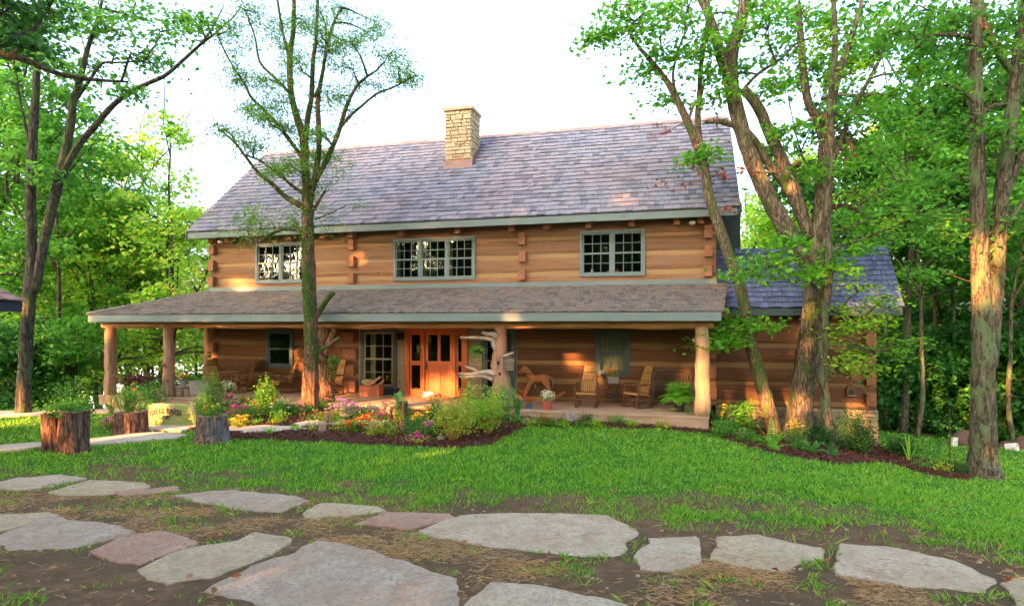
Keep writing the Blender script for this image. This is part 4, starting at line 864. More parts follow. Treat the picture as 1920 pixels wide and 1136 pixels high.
bL = U(46, 775, 18.0); bL.z = float(ground(bL.x, bL.y))
tree_px('hickory_tree', 'tall shaggy forked hickory nearest the left edge behind the lawn', bL, [
    [(44, 800, 31.1), (45, 760, 25.2), (47, 700, 22.2), (50, 640, 21.5), (54, 580, 21.5), (58, 530, 22.2), (60, 490, 17.8), (59, 430, 17.8), (58, 370, 17.0), (60, 300, 16.3), (64, 230, 14.8), (68, 160, 12.6), (70, 100, 11.1), (74, 40, 8.9), (76, -30, 7.4)],
    [(64, 545, 17.8), (74, 500, 16.3), (84, 450, 16.3), (98, 390, 17.0), (110, 340, 17.8), (122, 290, 16.3), (132, 240, 14.8), (138, 190, 13.3), (150, 150, 11.1), (165, 90, 8.1), (185, 30, 5.9), (195, -20, 4.4)],
    [(110, 345, 13.3), (128, 305, 13.3), (150, 270, 11.8), (180, 235, 11.1), (210, 200, 9.6), (240, 176, 8.9), (275, 158, 7.4), (310, 142, 6.7), (345, 112, 5.9), (375, 85, 5.2), (405, 62, 3.7), (440, 30, 2.2), (455, 5, 1.5)],
    [(345, 113, 4.4), (380, 78, 3.7), (400, 50, 3.0), (420, 10, 1.5)], [(140, 190, 6.7), (165, 155, 5.9), (190, 120, 4.4), (215, 118, 3.7), (270, 115, 2.2)], [(60, 290, 5.9), (40, 200, 4.4), (25, 110, 3.7)]], 18.0,
    [(60, 60, 60, 40), (130, 40, 60, 34), (200, 60, 56, 34), (250, 30, 50, 26), (180, 130, 50, 24), (260, 100, 40, 18), (300, 60, 44, 22), (350, 30, 36, 18), (20, 30, 50, 40), (110, 130, 40, 20), (230, 170, 30, 12), (290, 120, 30, 10), (30, 160, 30, 20), (80, 330, 24, 16), (170, 20, 60, 20), (380, 40, 24, 10)],
    M['bark_left'], M['leaf_m'], 53, leaf=.16, ncl=15, nlf=28, cr=.42, n=16, flute=.07, ntw=30, zmin=7)
bT = U(-190, 820, 9.5); bT.z = float(ground(bT.x, bT.y))
tree_px('maple_tree', 'near maple outside the left edge reaching a dark bare limb over the lawn', bT, [
    [(-190, 905, 60), (-190, 700, 46), (-180, 500, 42), (-165, 300, 38), (-150, 150, 34), (-140, 0, 28), (-130, -150, 20)],
    [(-155, 200, 26), (-90, 120, 22), (-30, 96, 16), (10, 103, 12), (45, 112, 11), (80, 127, 10), (115, 140, 9), (150, 146, 8), (190, 151, 6), (240, 154, 4)], [(188, 150, 3), (191, 160, 3)], [(228, 152, 5), (236, 128, 4), (246, 98, 3)]], 9.5,
    [(40, 50, 60, 40, 1.5), (10, 10, 60, 30, .5), (60, 90, 30, 10, .4), (-60, 60, 60, 40, .2), (90, 20, 40, 20, 1)], M['bark_dark'], M['leaf_d'], 63, leaf=.11, ncl=14, nlf=34, cr=.3, n=12)

# ------------------------------------------------------------------ woodland behind
def forest_variant(name, label, h, crz, crw, lm, bm, seed, ncl=46, nlf=46, leaf=.24, tr=.16, fork=True):
    t_ = thing(name, label, 'tree'); rnd = random.Random(seed); mb = MB(); limbs = []
    def grow(p, d, L, r, lev):
        pts = [p]; dd = d.copy()
        for i in range(5):
            dd = (dd+Vector((rnd.gauss(0, .10), rnd.gauss(0, .10), .05 if lev else 0))).normalized(); pts.append(pts[-1]+dd*L/5)
        mb.tube(pts, [r*(1-.12*i) for i in range(6)], 8 if lev == 0 else 5, .12, 2, seed=seed+lev)
        for a, b_ in zip(pts, pts[1:]):
            for s in (0, .5): limbs.append(a.lerp(b_, s))
        if lev < 2:
            for k in range(4 if lev == 0 else 3):
                q = pts[rnd.randint(2, 5)]; a = rnd.uniform(0, 2*PI); nd = (dd*(.9 if lev == 0 else .5)+Vector((math.cos(a), math.sin(a), .35))*rnd.uniform(.5, 1)).normalized()
                grow(q, nd, L*rnd.uniform(.35, .6), r*.42, lev+1)
    grow(Vector((0, 0, -.4)), Vector((rnd.gauss(0, .05), rnd.gauss(0, .05), 1)).normalized(), h*.8, tr, 0)
    mb.build('trunk', bm, t_, smooth=True, local=True)
    bl = []
    hl = [p for p in limbs if p.z > crz*.9]
    for k in range(ncl//2):
        if hl: q = rnd.choice(hl); bl.append((q+Vector((rnd.gauss(0, .3), rnd.gauss(0, .3), rnd.uniform(-.2, .5))), (.9, .9, .45), .6))
    for k in range(ncl):
        a = rnd.uniform(0, 2*PI); f = rnd.random(); z = crz+(h-crz)*f; rr = crw*math.sqrt(rnd.random())*(1-.6*abs(f-.45)**1.5)
        bl.append((Vector((rr*math.cos(a), rr*math.sin(a), z)), (1.0, 1.0, .5), .6))
    mb2 = MB(); C = crown(mb2, [p for p in limbs if p.z > crz*.6] or limbs, bl, seed, ncl=5, nlf=nlf, cr=.55, tw=.012)
    mb2.build('branches', bm, t_, local=True); npmesh('crown', leafquads(C, leaf, .35, seed), len(C), lm, t_, local=True)
    return t_
FV = {}
specs = {'tall_m': (15, 5, 3.4, 'leaf_m', 'bark_dark', 101, 40), 'tall_y': (13, 4, 3.3, 'leaf_y', 'bark_left', 102, 34), 'tall_d': (17, 5.5, 3.6, 'leaf_d', 'bark_dark', 103, 44), 'thin': (14, 6.5, 2.2, 'leaf_m', 'bark_green', 104, 20),
         'low_m': (5, .6, 2.0, 'leaf_m', 'bark_dark', 105, 22), 'low_d': (4.2, .3, 2.2, 'leaf_d', 'bark_dark', 106, 24), 'low_b': (6, 1.5, 2.3, 'leaf_b', 'bark_green', 107, 18)}
words = {'tall_m': 'tall mid green tree', 'tall_y': 'tall yellow green tree', 'tall_d': 'tall dark green tree', 'thin': 'slim pale trunked tree', 'low_m': 'bushy mid green understory tree', 'low_d': 'dense dark understory tree', 'low_b': 'airy bright green young tree'}
for k, (h, cz, cwid, lm, bm, sd, nc) in specs.items():
    FV[k] = forest_variant('forest_tree' if not k.startswith('low') else 'understory_tree', words[k]+' in the wood', h, cz, cwid, M[lm], M[bm], sd, nc, leaf=.22 if k.startswith('low') else .26, tr=.11 if k in ('thin',) or k.startswith('low') else .19)
used = {}
def tree_at(k, px, t, label, rz, s=1.0, z=None, group='woodland trees behind the house'):
    x = (px-960)/FPX*t; zz = float(ground(x, t)) if z is None else z
    o = FV[k] if k not in used else copy_tree(FV[k]); used[k] = 1
    place(o, (x, t, zz-.1), rz, label, (s, s, s*random.Random(px).uniform(.92, 1.08)), group)
    return o
random.seed(4)
SIDE = lambda px: 'left of the house' if px < 420 else ('behind the small wing' if px < 1700 else 'right of the wing')
LISTT = [ # kind, px, t, scale
 ('tall_m', -60, 24, 1.0), ('thin', 95, 23, .95), ('tall_y', 215, 27, .9), ('tall_y', 325, 25, .84), ('tall_m', 20, 30, 1.1), ('tall_m', 140, 34, 1.1), ('thin', 235, 33, .95), ('tall_y', 395, 33, .78), ('tall_d', 60, 40, 1.2), ('tall_m', -120, 32, 1.2), ('thin', 180, 25, .85), ('thin', 130, 28, 1.0), ('thin', 285, 30, .8),
 ('tall_y', 290, 31, 1.05), ('tall_y', 240, 36, 1.15), ('tall_y', 1432, 30, .80), ('tall_y', 1500, 31, .85), ('tall_y', 1410, 33, .72), ('tall_y', 1465, 38, .85), ('tall_y', 1530, 34, .95), ('tall_y', 1600, 32, .95), ('tall_d', 1692, 24, .95), ('thin', 1672, 27, .9), ('tall_y', 1650, 38, 1.1), ('thin', 1740, 27, .9), ('thin', 1762, 30, .95), ('thin', 1800, 27, 1.05), ('thin', 1906, 23, .9), ('tall_m', 1890, 29, 1.1), ('tall_m', 1975, 22, 1.0), ('tall_d', 1860, 40, 1.1), ('tall_m', 1770, 42, 1.1), ('tall_m', 2020, 34, 1.2), ('thin', 1820, 32, 1.0), ('thin', 1715, 22, .8), ('thin', 1870, 26, .9), ('thin', 1655, 30, .8)]
for i, (k, px, t, s) in enumerate(LISTT):
    row = 'front row' if t < 29 else ('second row' if t < 37 else 'farthest row')
    tree_at(k, px, t, '%s in the %s of the wood %s' % (words[k], row, SIDE(px)), i*1.3, s)
LOW = [('low_d', 10, 21.5, .9), ('low_m', 120, 22, .8), ('low_m', 350, 27, .7), ('low_d', -30, 26, 1.3), ('low_m', 60, 27, .9),
 ('low_d', 1665, 25, .9), ('low_d', 1700, 28, 1.1), ('low_d', 1725, 26, .9), ('low_d', 1760, 27, 1.1), ('low_d', 1790, 29, 1.2), ('low_d', 1830, 27, 1.1), ('low_d', 1895, 25, 1.1), ('low_d', 1940, 24, 1.1), ('low_d', 1850, 30, 1.4), ('low_d', 1960, 29, 1.4), ('low_d', 1700, 34, 1.5), ('low_d', 1780, 36, 1.5), ('low_m', 1570, 30, 1.2), ('low_b', 1450, 30, 1.2)]
for i, (k, px, t, s) in enumerate(LOW):
    tree_at(k, px, t, '%s in the undergrowth %s' % (words[k], SIDE(px)), i*2.1, s, group='understory trees in the wood')
# far wood on the right, one mass
r = np.random.RandomState(7); n = 36000
u = r.uniform(.42, 1.5, n); t = r.uniform(36, 58, n); x = u*t; hgt = 3.5+5*vnoise(x*.22, t*.22, 5); z = ground(x, t)+r.rand(n)**1.2*hgt
Cn = np.stack([x, t, z], 1); Cn += r.normal(size=(n, 3))*.3
fw_ = npmesh('far_woods', leafquads(Cn, .55, .3, 8), n, M['leaf_d']); tagp(fw_, 'dark leafy mass of the far wood beyond the right lawn', 'woods', None, 'stuff')
# unseen trees, added behind the photographer to block sun and sky light;
# crown heights are set to leave a slot of sun for the porch
def shade_variant(name, label, h, crz, crw, lm, seed, ncl, leaf, trh):
    t_ = thing(name, label, 'tree'); rnd = random.Random(seed); mb = MB(); mb.tube([(0, 0, -1), (.2, .1, trh*.5), (0, .2, trh)], [.35, .28, .12], 8, .1, 3)
    mb.build('trunk', M['bark_dark'], t_, smooth=True, local=True); bl = []
    for k in range(ncl):
        a = rnd.uniform(0, 2*PI); z = crz+(h-crz)*rnd.random(); rr = crw*math.sqrt(rnd.random()); bl.append((Vector((rr*math.cos(a), rr*.7*math.sin(a), z)), (1.0, .8, .7), .6))
    mb2 = MB(); C = crown(mb2, [Vector((0, .1, z)) for z in np.arange(max(.5, crz-1), min(h, trh), .5)], bl, seed, ncl=5, nlf=34, cr=.6, tw=.02)
    mb2.build('branches', M['bark_dark'], t_, local=True); npmesh('crown', leafquads(C, leaf, .1, seed), len(C), M[lm], t_, local=True); return t_
SV = {'hi': shade_variant('forest_tree', 'tall shade tree added behind the photographer with a high crown', 31, 16.5, 3.6, 'leaf_d', 201, 64, .55, 28), 'lo': shade_variant('understory_tree', 'dense shade tree added behind the photographer', 12.5, 1.0, 3.0, 'leaf_m', 202, 60, .5, 9)}
rs_ = random.Random(12); usd = set()
def shade_at(k, X, c, s, dz=0):
    o = SV[k] if k not in usd else copy_tree(SV[k]); usd.add(k); p = H(X, c, 0); z = float(ground(p.x, p.y))
    place(o, (p.x, p.y, z-.1+dz), rs_.choice((0, PI))-TH+rs_.uniform(-.3, .3), 'tall high crowned shade tree added behind the photographer' if k == 'hi' else 'dense low shade tree added behind the photographer', s, 'shade trees added behind the viewpoint')
for j in range(12):
    shade_at('hi', -46+5.0*j+rs_.uniform(-.9, .9), -20+rs_.uniform(-1, 1), rs_.uniform(.97, 1.04))
for j in range(-3, 12):
    shade_at('lo', -45+4.4*j+rs_.uniform(-.7, .7), -19.5+rs_.uniform(-.8, .8), rs_.uniform(.92, 1.06)*(1.25 if j > 7 else (1.2 if j > 5 else 1)))
for j in range(12):
    shade_at('lo', -52+4.6*j+rs_.uniform(-.7, .7), -24+rs_.uniform(-.8, .8), rs_.uniform(.84, .93))  # second low row added to dim the porch and the window reflections
for j in range(6):
    shade_at('lo', -17+3.4*j+rs_.uniform(-.4, .4), -13+rs_.uniform(-.5, .5), rs_.uniform(.6, .66))  # short row added to keep the sun off the foreground
for j in range(12):
    if j == 4: continue
    shade_at('hi', -38+4.8*j+rs_.uniform(-.9, .9), -7+rs_.uniform(-1, 1), rs_.uniform(.76, .82))  # high crowns added to cut the sky light on the front walls
for j in range(11):
    shade_at('hi', -46+5.4*j+rs_.uniform(-.9, .9), -27+rs_.uniform(-1, 1), rs_.uniform(1.12, 1.18))
# ------------------------------------------------------------------ lawn, mulch chips, straw
def blades(n, seed, pxr, pyr, accept, h, w, lean=.5):
    r = np.random.RandomState(seed); px = r.uniform(*pxr, n); py = r.uniform(*pyr, n)
    x, y = Gn(px, py); k = accept(x, y, px, py, r); x, y, px, py = x[k], y[k], px[k], py[k]; m = len(x); z = ground(x, y)
    hh = h*(.4+r.rand(m))*(.6+.9*vnoise(x*1.7, y*1.7, 55)); a = r.uniform(0, 2*PI, m); ww = w*(.6+.8*r.rand(m))*np.clip(y/9, .7, 1.6)
    dx, dy = np.cos(a)*ww, np.sin(a)*ww; l = r.normal(size=(m, 2))*lean*hh[:, None]
    V = np.stack([np.stack([x-dx, y-dy, z-.01], 1), np.stack([x+dx, y+dy, z-.01], 1), np.stack([x+l[:, 0]*.45+dx*.7, y+l[:, 1]*.45+dy*.7, z+hh*.6], 1), np.stack([x+l[:, 0], y+l[:, 1], z+hh], 1)], 1)
    return V.reshape(-1, 3), m
def notstone(x, y): return ~on_stone(x, y)
STONES = []
def on_stone(x, y):
    ins = np.zeros(np.shape(x), bool)
    for poly in STONES: ins |= poly_in(x, y, poly)
    return ins
def slab(name, poly, mat, label, cat, group=None, th=.07, top=.022, seed=0, sub=5):
    P = [G(max(-400, a), b_) for a, b_ in poly]; c = sum(P, Vector())/len(P); rnd = random.Random(seed); ring = []
    for i in range(len(P)):
        a, b_ = P[i], P[(i+1) % len(P)]; L = (b_-a).length; n = max(2, int(L/.09))
        nx = Vector(((b_-a).y, -(b_-a).x, 0)).normalized()
        for k in range(n):
            p = a.lerp(b_, k/n); ring.append(p+nx*(.07*mnoise.noise(p*2.3+Vector((seed, 0, 0)))+.035*mnoise.noise(p*6)+.016*mnoise.noise(p*15)))
    STONES.append([(p.x, p.y) for p in ring])
    zc = max(p.z for p in P); mb = MB(); N = len(ring); rings = []
    tilt = (rnd.uniform(-.012, .012), rnd.uniform(-.012, .012))
    def zt(p): return float(ground(p.x, p.y))*.75+c.z*.25+top+tilt[0]*(p.x-c.x)+tilt[1]*(p.y-c.y)+.012*mnoise.noise(p*1.6+Vector((0, 0, seed)))
    for f, dz in ((1.0, -th-.05), (1.0, -.022), (.99, -.008), (.965, 0), (.75, .004), (.5, .006), (.25, .004)):
        rings.append([Vector((c.x+(p.x-c.x)*f, c.y+(p.y-c.y)*f, 0)) for p in ring])
        for p in rings[-1]: mb.v.append((p.x, p.y, zt(p)+dz))
    for j in range(len(rings)-1):
        for i in range(N): mb.f.append((j*N+i, j*N+(i+1) % N, (j+1)*N+(i+1) % N, (j+1)*N+i)); mb.m.append(0)
    mb.f.append(tuple((len(rings)-1)*N+i for i in range(N))); mb.m.append(0)
    o = mb.build(name, mat, None, smooth=False); me = o.data
    o.location = c; me.transform(Matrix.Translation(-c)); tagp(o, label, cat, group); return o
g_ = 'flagstones in the foreground path'
FS = [([(0, 905), (30, 897), (120, 891), (165, 899), (100, 914), (30, 920), (-60, 918), (-60, 908)], 'flag_grey', 'thin grey flagstone at the upper left end of the front path'),
 ([(85, 925), (165, 903), (270, 906), (280, 915), (190, 930), (100, 932)], 'flag_tan', 'tan flagstone second from the left in the upper row'),
 ([(200, 922), (330, 914), (340, 922), (230, 932)], 'flag_pink', 'narrow pinkish sliver of flagstone in the upper row'),
 ([(320, 932), (400, 922), (560, 930), (575, 938), (530, 960), (430, 955)], 'flag_blue', 'grey mauve flagstone with a pointed left end in the upper row'),
 ([(-40, 968), (95, 962), (120, 966), (60, 985), (0, 998), (-60, 1000)], 'flag_tan', 'small tan flagstone at the left edge of the photo'),
 ([(-20, 1012), (80, 972), (235, 988), (255, 999), (130, 1030), (20, 1032)], 'flag_blue', 'wide bluish flagstone near the left edge with a raised lip'),
 ([(165, 1035), (220, 1010), (310, 998), (372, 1022), (260, 1060), (200, 1052)], 'flag_pink', 'pink flagstone left of the big grey slab'),
 ([(255, 1070), (310, 1042), (440, 1015), (480, 1000), (540, 1008), (545, 1022), (505, 1045), (400, 1085), (310, 1098)], 'flag_tan', 'tan flagstone scattered with orange straw next to the pink one'),
 ([(385, 1110), (430, 1085), (590, 1022), (700, 1038), (858, 1085), (862, 1150), (700, 1165), (520, 1150)], 'flag_blue', 'huge grey flagstone at the bottom centre with a cracked front edge'),
 ([(570, 962), (600, 945), (710, 952), (725, 958), (650, 972), (580, 972)], 'flag_tan', 'small tan flagstone between the mauve one and the pink speckled one'),
 ([(660, 985), (720, 962), (850, 965), (858, 975), (760, 993)], 'flag_pink', 'pink speckled flagstone left of the widest slab'),
 ([(780, 1000), (860, 970), (1000, 965), (1140, 970), (1195, 998), (1160, 1046), (1100, 1045), (960, 1030), (810, 1009)], 'flag_grey', 'widest pale flagstone in the middle of the path'),
 ([(1185, 1045), (1215, 1013), (1310, 1010), (1322, 1060), (1270, 1074), (1200, 1068)], 'flag_grey', 'squarish grey flagstone just right of the widest slab'),
 ([(1335, 1050), (1345, 1012), (1420, 1006), (1550, 1030), (1540, 1048), (1460, 1073), (1400, 1068)], 'flag_tan', 'rounded pale flagstone right of the squarish grey one'),
 ([(1560, 1078), (1575, 1025), (1660, 1030), (1790, 1055), (1865, 1085), (1850, 1113), (1700, 1100)], 'flag_grey', 'long pale flagstone near the lower right corner'),
 ([(1875, 1095), (1930, 1085), (1990, 1120), (1920, 1150)], 'flag_tan', 'flagstone cut off by the lower right corner'),
 ([(868, 1145), (920, 1095), (1060, 1108), (1180, 1136), (1185, 1170), (870, 1170)], 'flag_grey', 'pale flagstone cut off by the bottom edge right of the huge slab')]
for i, (p, mt, lb) in enumerate(FS): slab('flagstone', p, M[mt], lb, 'flagstone', g_, seed=i)
PS = [([(-40, 842), (40, 834), (82, 832), (88, 838), (40, 846), (-40, 852)], 'walkway slab left of the double trunk stump planter'),
 ([(150, 828), (230, 818), (300, 813), (352, 817), (330, 824), (220, 834), (160, 838)], 'long tan walkway slab right of the double trunk stump planter'),
 ([(270, 800), (330, 795), (366, 796), (372, 803), (340, 811), (280, 810)], 'walkway slab in front of the carved stone sign'),
 ([(428, 803), (500, 800), (560, 803), (585, 807), (500, 813), (430, 815)], 'pale walkway slab just right of the weathered stump'),
 ([(545, 797), (600, 787), (640, 787), (655, 792), (640, 799), (570, 802)], 'garden slab beside the small wood block'),
 ([(632, 780), (665, 772), (720, 774), (730, 780), (690, 786), (640, 785)], 'garden slab in front of the driftwood log'),
 ([(655, 792), (700, 788), (735, 790), (738, 800), (700, 803), (660, 800)], 'small garden slab among the red flowers'),
 ([(-60, 776), (60, 773), (190, 769), (250, 767), (215, 774), (60, 781), (-60, 784)], 'grey walkway slab at the back of the left lawn')]
for i, (p, lb) in enumerate(PS): slab('path_slab', p, M['path'], lb, 'path slab', 'sandstone slabs of the garden walk', seed=50+i, th=.08, top=.05)
def acc_lawn(x, y, px, py, r):
    g, m, _, _ = masks(x, y); return (r.rand(len(x)) < g*(.25+.75*(vnoise(x*6, y*6, 3) > .32))) & (m < .5) & notstone(x, y) & ~((py < 800) & (px > 240) & (px < 1600)) & (y < 24)
V, n = blades(300000, 61, (-250, 2150), (764, 1110), acc_lawn, .058, .0062)
lw = npmesh('grass', V, n, M['blade']); tagp(lw, 'short bright green lawn grass', 'grass', None, 'stuff')
def acc_weed(x, y, px, py, r):
    cl = vnoise(x*3.1, y*3.1, 91)*.6+vnoise(x*9, y*9, 92)*.4; return (r.rand(len(x)) < np.clip((cl-.58+.12*(1-sstep(py, 930, 1040)))*3, 0, 1)*.8) & notstone(x, y) & (py > 850) & (masks(x, y)[1] < .5)
V, n = blades(80000, 62, (-200, 2100), (860, 1150), acc_weed, .05, .007, .8)
wd = npmesh('grass_tuft', V, n, M['blade']); tagp(wd, 'sparse young grass tufts sprouting in bare soil by the flagstones', 'grass', None, 'stuff')
# straw on the bare soil
m_straw = leafmat('dry_straw', (.20, .12, .05), (.42, .27, .12), .1, (.58, .42, .20))
r = np.random.RandomState(3); px = r.uniform(-100, 2000, 120000); py = r.uniform(905, 1150, 120000); x, y = Gn(px, py)
band = xi([(-100, 945), (300, 965), (600, 990), (900, 1040), (1200, 1075), (1600, 1100), (2000, 1130)], px)
d = np.exp(-((py-band)/40.0)**2)*np.clip((vnoise(x*2.2, y*2.2, 17)-.35)*2.4, 0, 1); k = (r.rand(len(x)) < d*1.0+.010) & ((~on_stone(x, y)) | (r.rand(len(x)) < .10)); x, y = x[k], y[k]; m_ = len(x); z = ground(x, y)+.008+.05*on_stone(x, y)+r.rand(m_)*.018
a = r.uniform(0, PI, m_); L = .02+.045*r.rand(m_); dx, dy = np.cos(a)*L, np.sin(a)*L; w = .0018; tz = r.normal(size=m_)*.008
V = np.stack([np.stack([x-dx, y-dy-w, z-tz], 1), np.stack([x+dx, y+dy-w, z+tz], 1), np.stack([x+dx, y+dy+w, z+tz+.003], 1), np.stack([x-dx, y-dy+w, z-tz+.003], 1)], 1).reshape(-1, 3)
st = npmesh('straw', V, m_, m_straw); tagp(st, 'loose orange brown straw strewn over the soil', 'straw', None, 'stuff')
# pebbles
mbp = MB(); rnd = random.Random(5)
for i in range(220):
    p = G(rnd.uniform(-50, 1950), rnd.uniform(880, 1150))
    if on_stone(np.array([p.x]), np.array([p.y]))[0]: continue
    s = rnd.uniform(.008, .028); mbp.blob(p+Vector((0, 0, s*.2)), (s, s*rnd.uniform(.6, 1), s*.6), 6, .4, i)
pb = mbp.build('pebbles', M['flag_tan']); tagp(pb, 'small pebbles scattered on the bare soil', 'pebbles', None, 'stuff')
# mulch chips
m_ch = leafmat('bark_chip', (.045, .016, .012), (.13, .05, .03), .05, (.22, .09, .06))
r = np.random.RandomState(9); px = r.uniform(200, 1850, 150000); py = r.uniform(765, 905, 150000); x, y = Gn(px, py); k = (masks(x, y)[1] > .5) & notstone(x, y) & ((px < 1640) | (py > 830)); x, y = x[k], y[k]
# keep clear of the house itself
c_ = x*math.sin(TH)+y*math.cos(TH); X_ = x*math.cos(TH)-y*math.sin(TH); k = ~(((c_ > 16.3) & (X_ < .6)) | ((c_ > CWW-.1) & (X_ < XWR))); x, y = x[k], y[k]
z = ground(x, y)+.03+.05*r.rand(len(x)); Cn = np.stack([x, y, z], 1)
mc = npmesh('mulch', leafquads(Cn, .075, .3, 10, asp=.22), len(Cn), m_ch); tagp(mc, 'dark red brown bark mulch covering the flower beds', 'mulch', None, 'stuff')

# ------------------------------------------------------------------ plants
def plant(name, label, cat, p, h, w, leafm='shrub', leaf=.06, n=500, stems=8, stemm='stem', flower=None, nf=0, fs=.035, seed=0, shape='round', group=None, flat=.2, asp=.55, lo=.12, ftop=.75, depth=None):
    t_ = thing(name, label, cat, p, 0, group); rnd = random.Random(seed+7); r = np.random.RandomState(seed+3); mb = MB(); tips = []; w2 = w/2; d2 = (depth or w)/2
    for i in range(stems):
        a = rnd.uniform(0, 2*PI); rr = math.sqrt(rnd.random()); hh = h*rnd.uniform(.6, 1.0) if shape != 'cone' else h*(1-.7*rr)*rnd.uniform(.85, 1)
        e = Vector((rr*w2*math.cos(a)*.85, rr*d2*math.sin(a)*.85, hh*(1-.35*rr*rr))); b_ = Vector((e.x*.15, e.y*.15, -.03)); mid = b_.lerp(e, .55)+Vector((0, 0, .06*h))
        mb.tube([b_, mid, e], [.004+.006*h, .003+.004*h, .002], 5, cap=False); tips.append((b_, mid, e))
    if mb.v: mb.build('stem', M[stemm], t_, local=True)
    pts = []
    for i in range(n):
        b_, mid, e = tips[i % len(tips)]; f = lo+(1-lo)*rnd.random()**.8; q = b_.lerp(mid, f*2) if f < .5 else mid.lerp(e, f*2-1)
        s = (.10 if shape != 'cone' else .07)*(.5+w); pts.append((q.x+rnd.gauss(0, s), q.y+rnd.gauss(0, s), max(.02, q.z+rnd.gauss(0, s*.6))))
    npmesh('foliage', leafquads(np.array(pts), leaf, flat, seed, asp), n, M[leafm], t_, local=True)
    if flower:
        fm = MB(); nf = int(nf*1.6); fs *= 1.15
        for i in range(nf):
            b_, mid, e = tips[i % len(tips)]; q = (e if rnd.random() < ftop else mid.lerp(e, rnd.random()))+Vector((rnd.gauss(0, w*.10), rnd.gauss(0, w*.10)-.02, rnd.uniform(.0, .05)))
            s = fs*rnd.uniform(.7, 1.2); nn = 7; ax = rnd.uniform(0, 2)
            fm.tube([q-Vector((0, 0, .12)), q], [.003, .003], 4, cap=False)
            for k in range(nn):
                a0 = ax+2*PI*k/nn; a1 = a0+2*PI/nn*.9; am = (a0+a1)/2
                fm.add([q+Vector((0, 0, s*.1)), q+Vector((math.cos(a0)*s*.7, math.sin(a0)*s*.7, s*.35)), q+Vector((math.cos(am)*s*1.15, math.sin(am)*s*1.15, s*.15)), q+Vector((math.cos(a1)*s*.7, math.sin(a1)*s*.7, s*.35))], [(0, 1, 2, 3)])
            fm.blob(q+Vector((0, 0, s*.25)), (s*.45, s*.45, s*.35), 6, 0)
        fm.build('blossoms', M[flower], t_, local=True)
    return t_
def fern(name, label, p, h, w, mat='fern', n=16, seed=0, cat='fern', group=None, leaf=.05, droop=.5):
    t_ = thing(name, label, cat, p, 0, group); rnd = random.Random(seed); V = []; mb = MB()
    for i in range(n):
        a = 2*PI*i/n*3.236+rnd.uniform(-.3, .3); L = rnd.uniform(.6, 1.05); ev = rnd.random(); d = Vector((math.cos(a), math.sin(a), 0))*(1.08-.6*ev); s = Vector((-math.sin(a), math.cos(a), 0)); pr = None; m_ = 16
        for k in range(m_+1):
            f = k/m_; q = d*(w/2*L*f)+Vector((0, 0, h*L*(1.6*f*(.5+.6*ev)-droop*1.7*f*f*(.8-.1*ev))))
            if pr is not None:
                wd_ = leaf*2.2*math.sin(PI*min(1, f*.92+.08))**.7*(w/.8)
                for sg in (1, -1):
                    e = (q-pr); t1 = pr+s*sg*wd_+e*.8-Vector((0, 0, wd_*.25)); V += [pr, pr+s*sg*wd_*.5+e*.0, t1, pr+s*sg*wd_*.5+e*.9]
                mb.add([pr-s*.003, pr+s*.003, q+s*.003, q-s*.003], [(0, 1, 2, 3)])
            pr = q
    mb.build('stem', M['stem'], t_, local=True); npmesh('frond', np.array([tuple(v) for v in V]), len(V)//4, M[mat], t_, local=True); return t_
def straps(name, label, cat, p, h, w, mat='fern', n=22, bw=.02, seed=0, group=None, flower=None, nf=0, up=1.0):
    t_ = thing(name, label, cat, p, 0, group); rnd = random.Random(seed); mb = MB()
    for i in range(n):
        a = rnd.uniform(0, 2*PI); L = rnd.uniform(.6, 1); d = Vector((math.cos(a), math.sin(a), 0)); s = Vector((-d.y, d.x, 0)); pts = []; m_ = 6; b = len(mb.v)
        for k in range(m_+1):
            f = k/m_; q = d*(.02+w/2*L*f)+Vector((0, 0, h*L*(1.7*f*up-1.0*f*f))); ww = bw*math.sin(PI*min(.97, .18+f*.82))
            mb.v += [tuple(q-s*ww), tuple(q+Vector((0, 0, -ww*.4))), tuple(q+s*ww)]
        for k in range(m_):
            for j in (0, 1): mb.f.append((b+3*k+j, b+3*k+j+1, b+3*k+4+j, b+3*k+3+j)); mb.m.append(0)
    mb.build('foliage', M[mat], t_, local=True)
    if flower:
        fm = MB()
        for i in range(nf):
            q = Vector((rnd.gauss(0, w*.2), rnd.gauss(0, w*.2), h*rnd.uniform(1.0, 1.35))); fm.tube([Vector((q.x*.3, q.y*.3, 0)), q], .004, 4, cap=False); fm.blob(q, (.035, .035, .028), 7, .3, i)
        fm.build('blossoms', M[flower], t_, local=True)
    return t_
def GP(px, py, hp, wp, **k):
    p = G(px, py); return p, hp*p.y/FPX, wp*p.y/FPX
def gplant(name, label, cat, px, py, hp, wp, **k):
    p, h, w = GP(px, py, hp, wp); return plant(name, label, cat, p, h, w, seed=int(px), **k)
SG = 'small plants along the porch edge'
gplant('forsythia_bush', 'large yellow green bush on bare orange stems before the entry steps', 'bush', 850, 828, 92, 74, leafm='shrub_y', leaf=.07, n=1900, stems=46, stemm='stemo', lo=.3, asp=.45)
gplant('garden_shrub', 'lighter green bush spreading right of the orange stemmed bush', 'bush', 915, 815, 98, 74, leafm='leaf_b', leaf=.07, n=1500, stems=26, stemm='stemo', lo=.2)
gplant('garden_shrub', 'tall upright lime shrub peeking above the orange stemmed bush', 'bush', 880, 806, 104, 30, leafm='shrub_y', leaf=.08, n=380, stems=8, lo=.45)
gplant('garden_shrub', 'loose wispy shrub growing at the foot of the gnarled porch post', 'bush', 945, 790, 92, 56, leafm='fern_d', leaf=.045, n=900, stems=18)
fern('fern', 'upright blue green fern right of the gnarled porch post', G(970, 790), .95, .62, 'fern_d', 12, 3, leaf=.035)
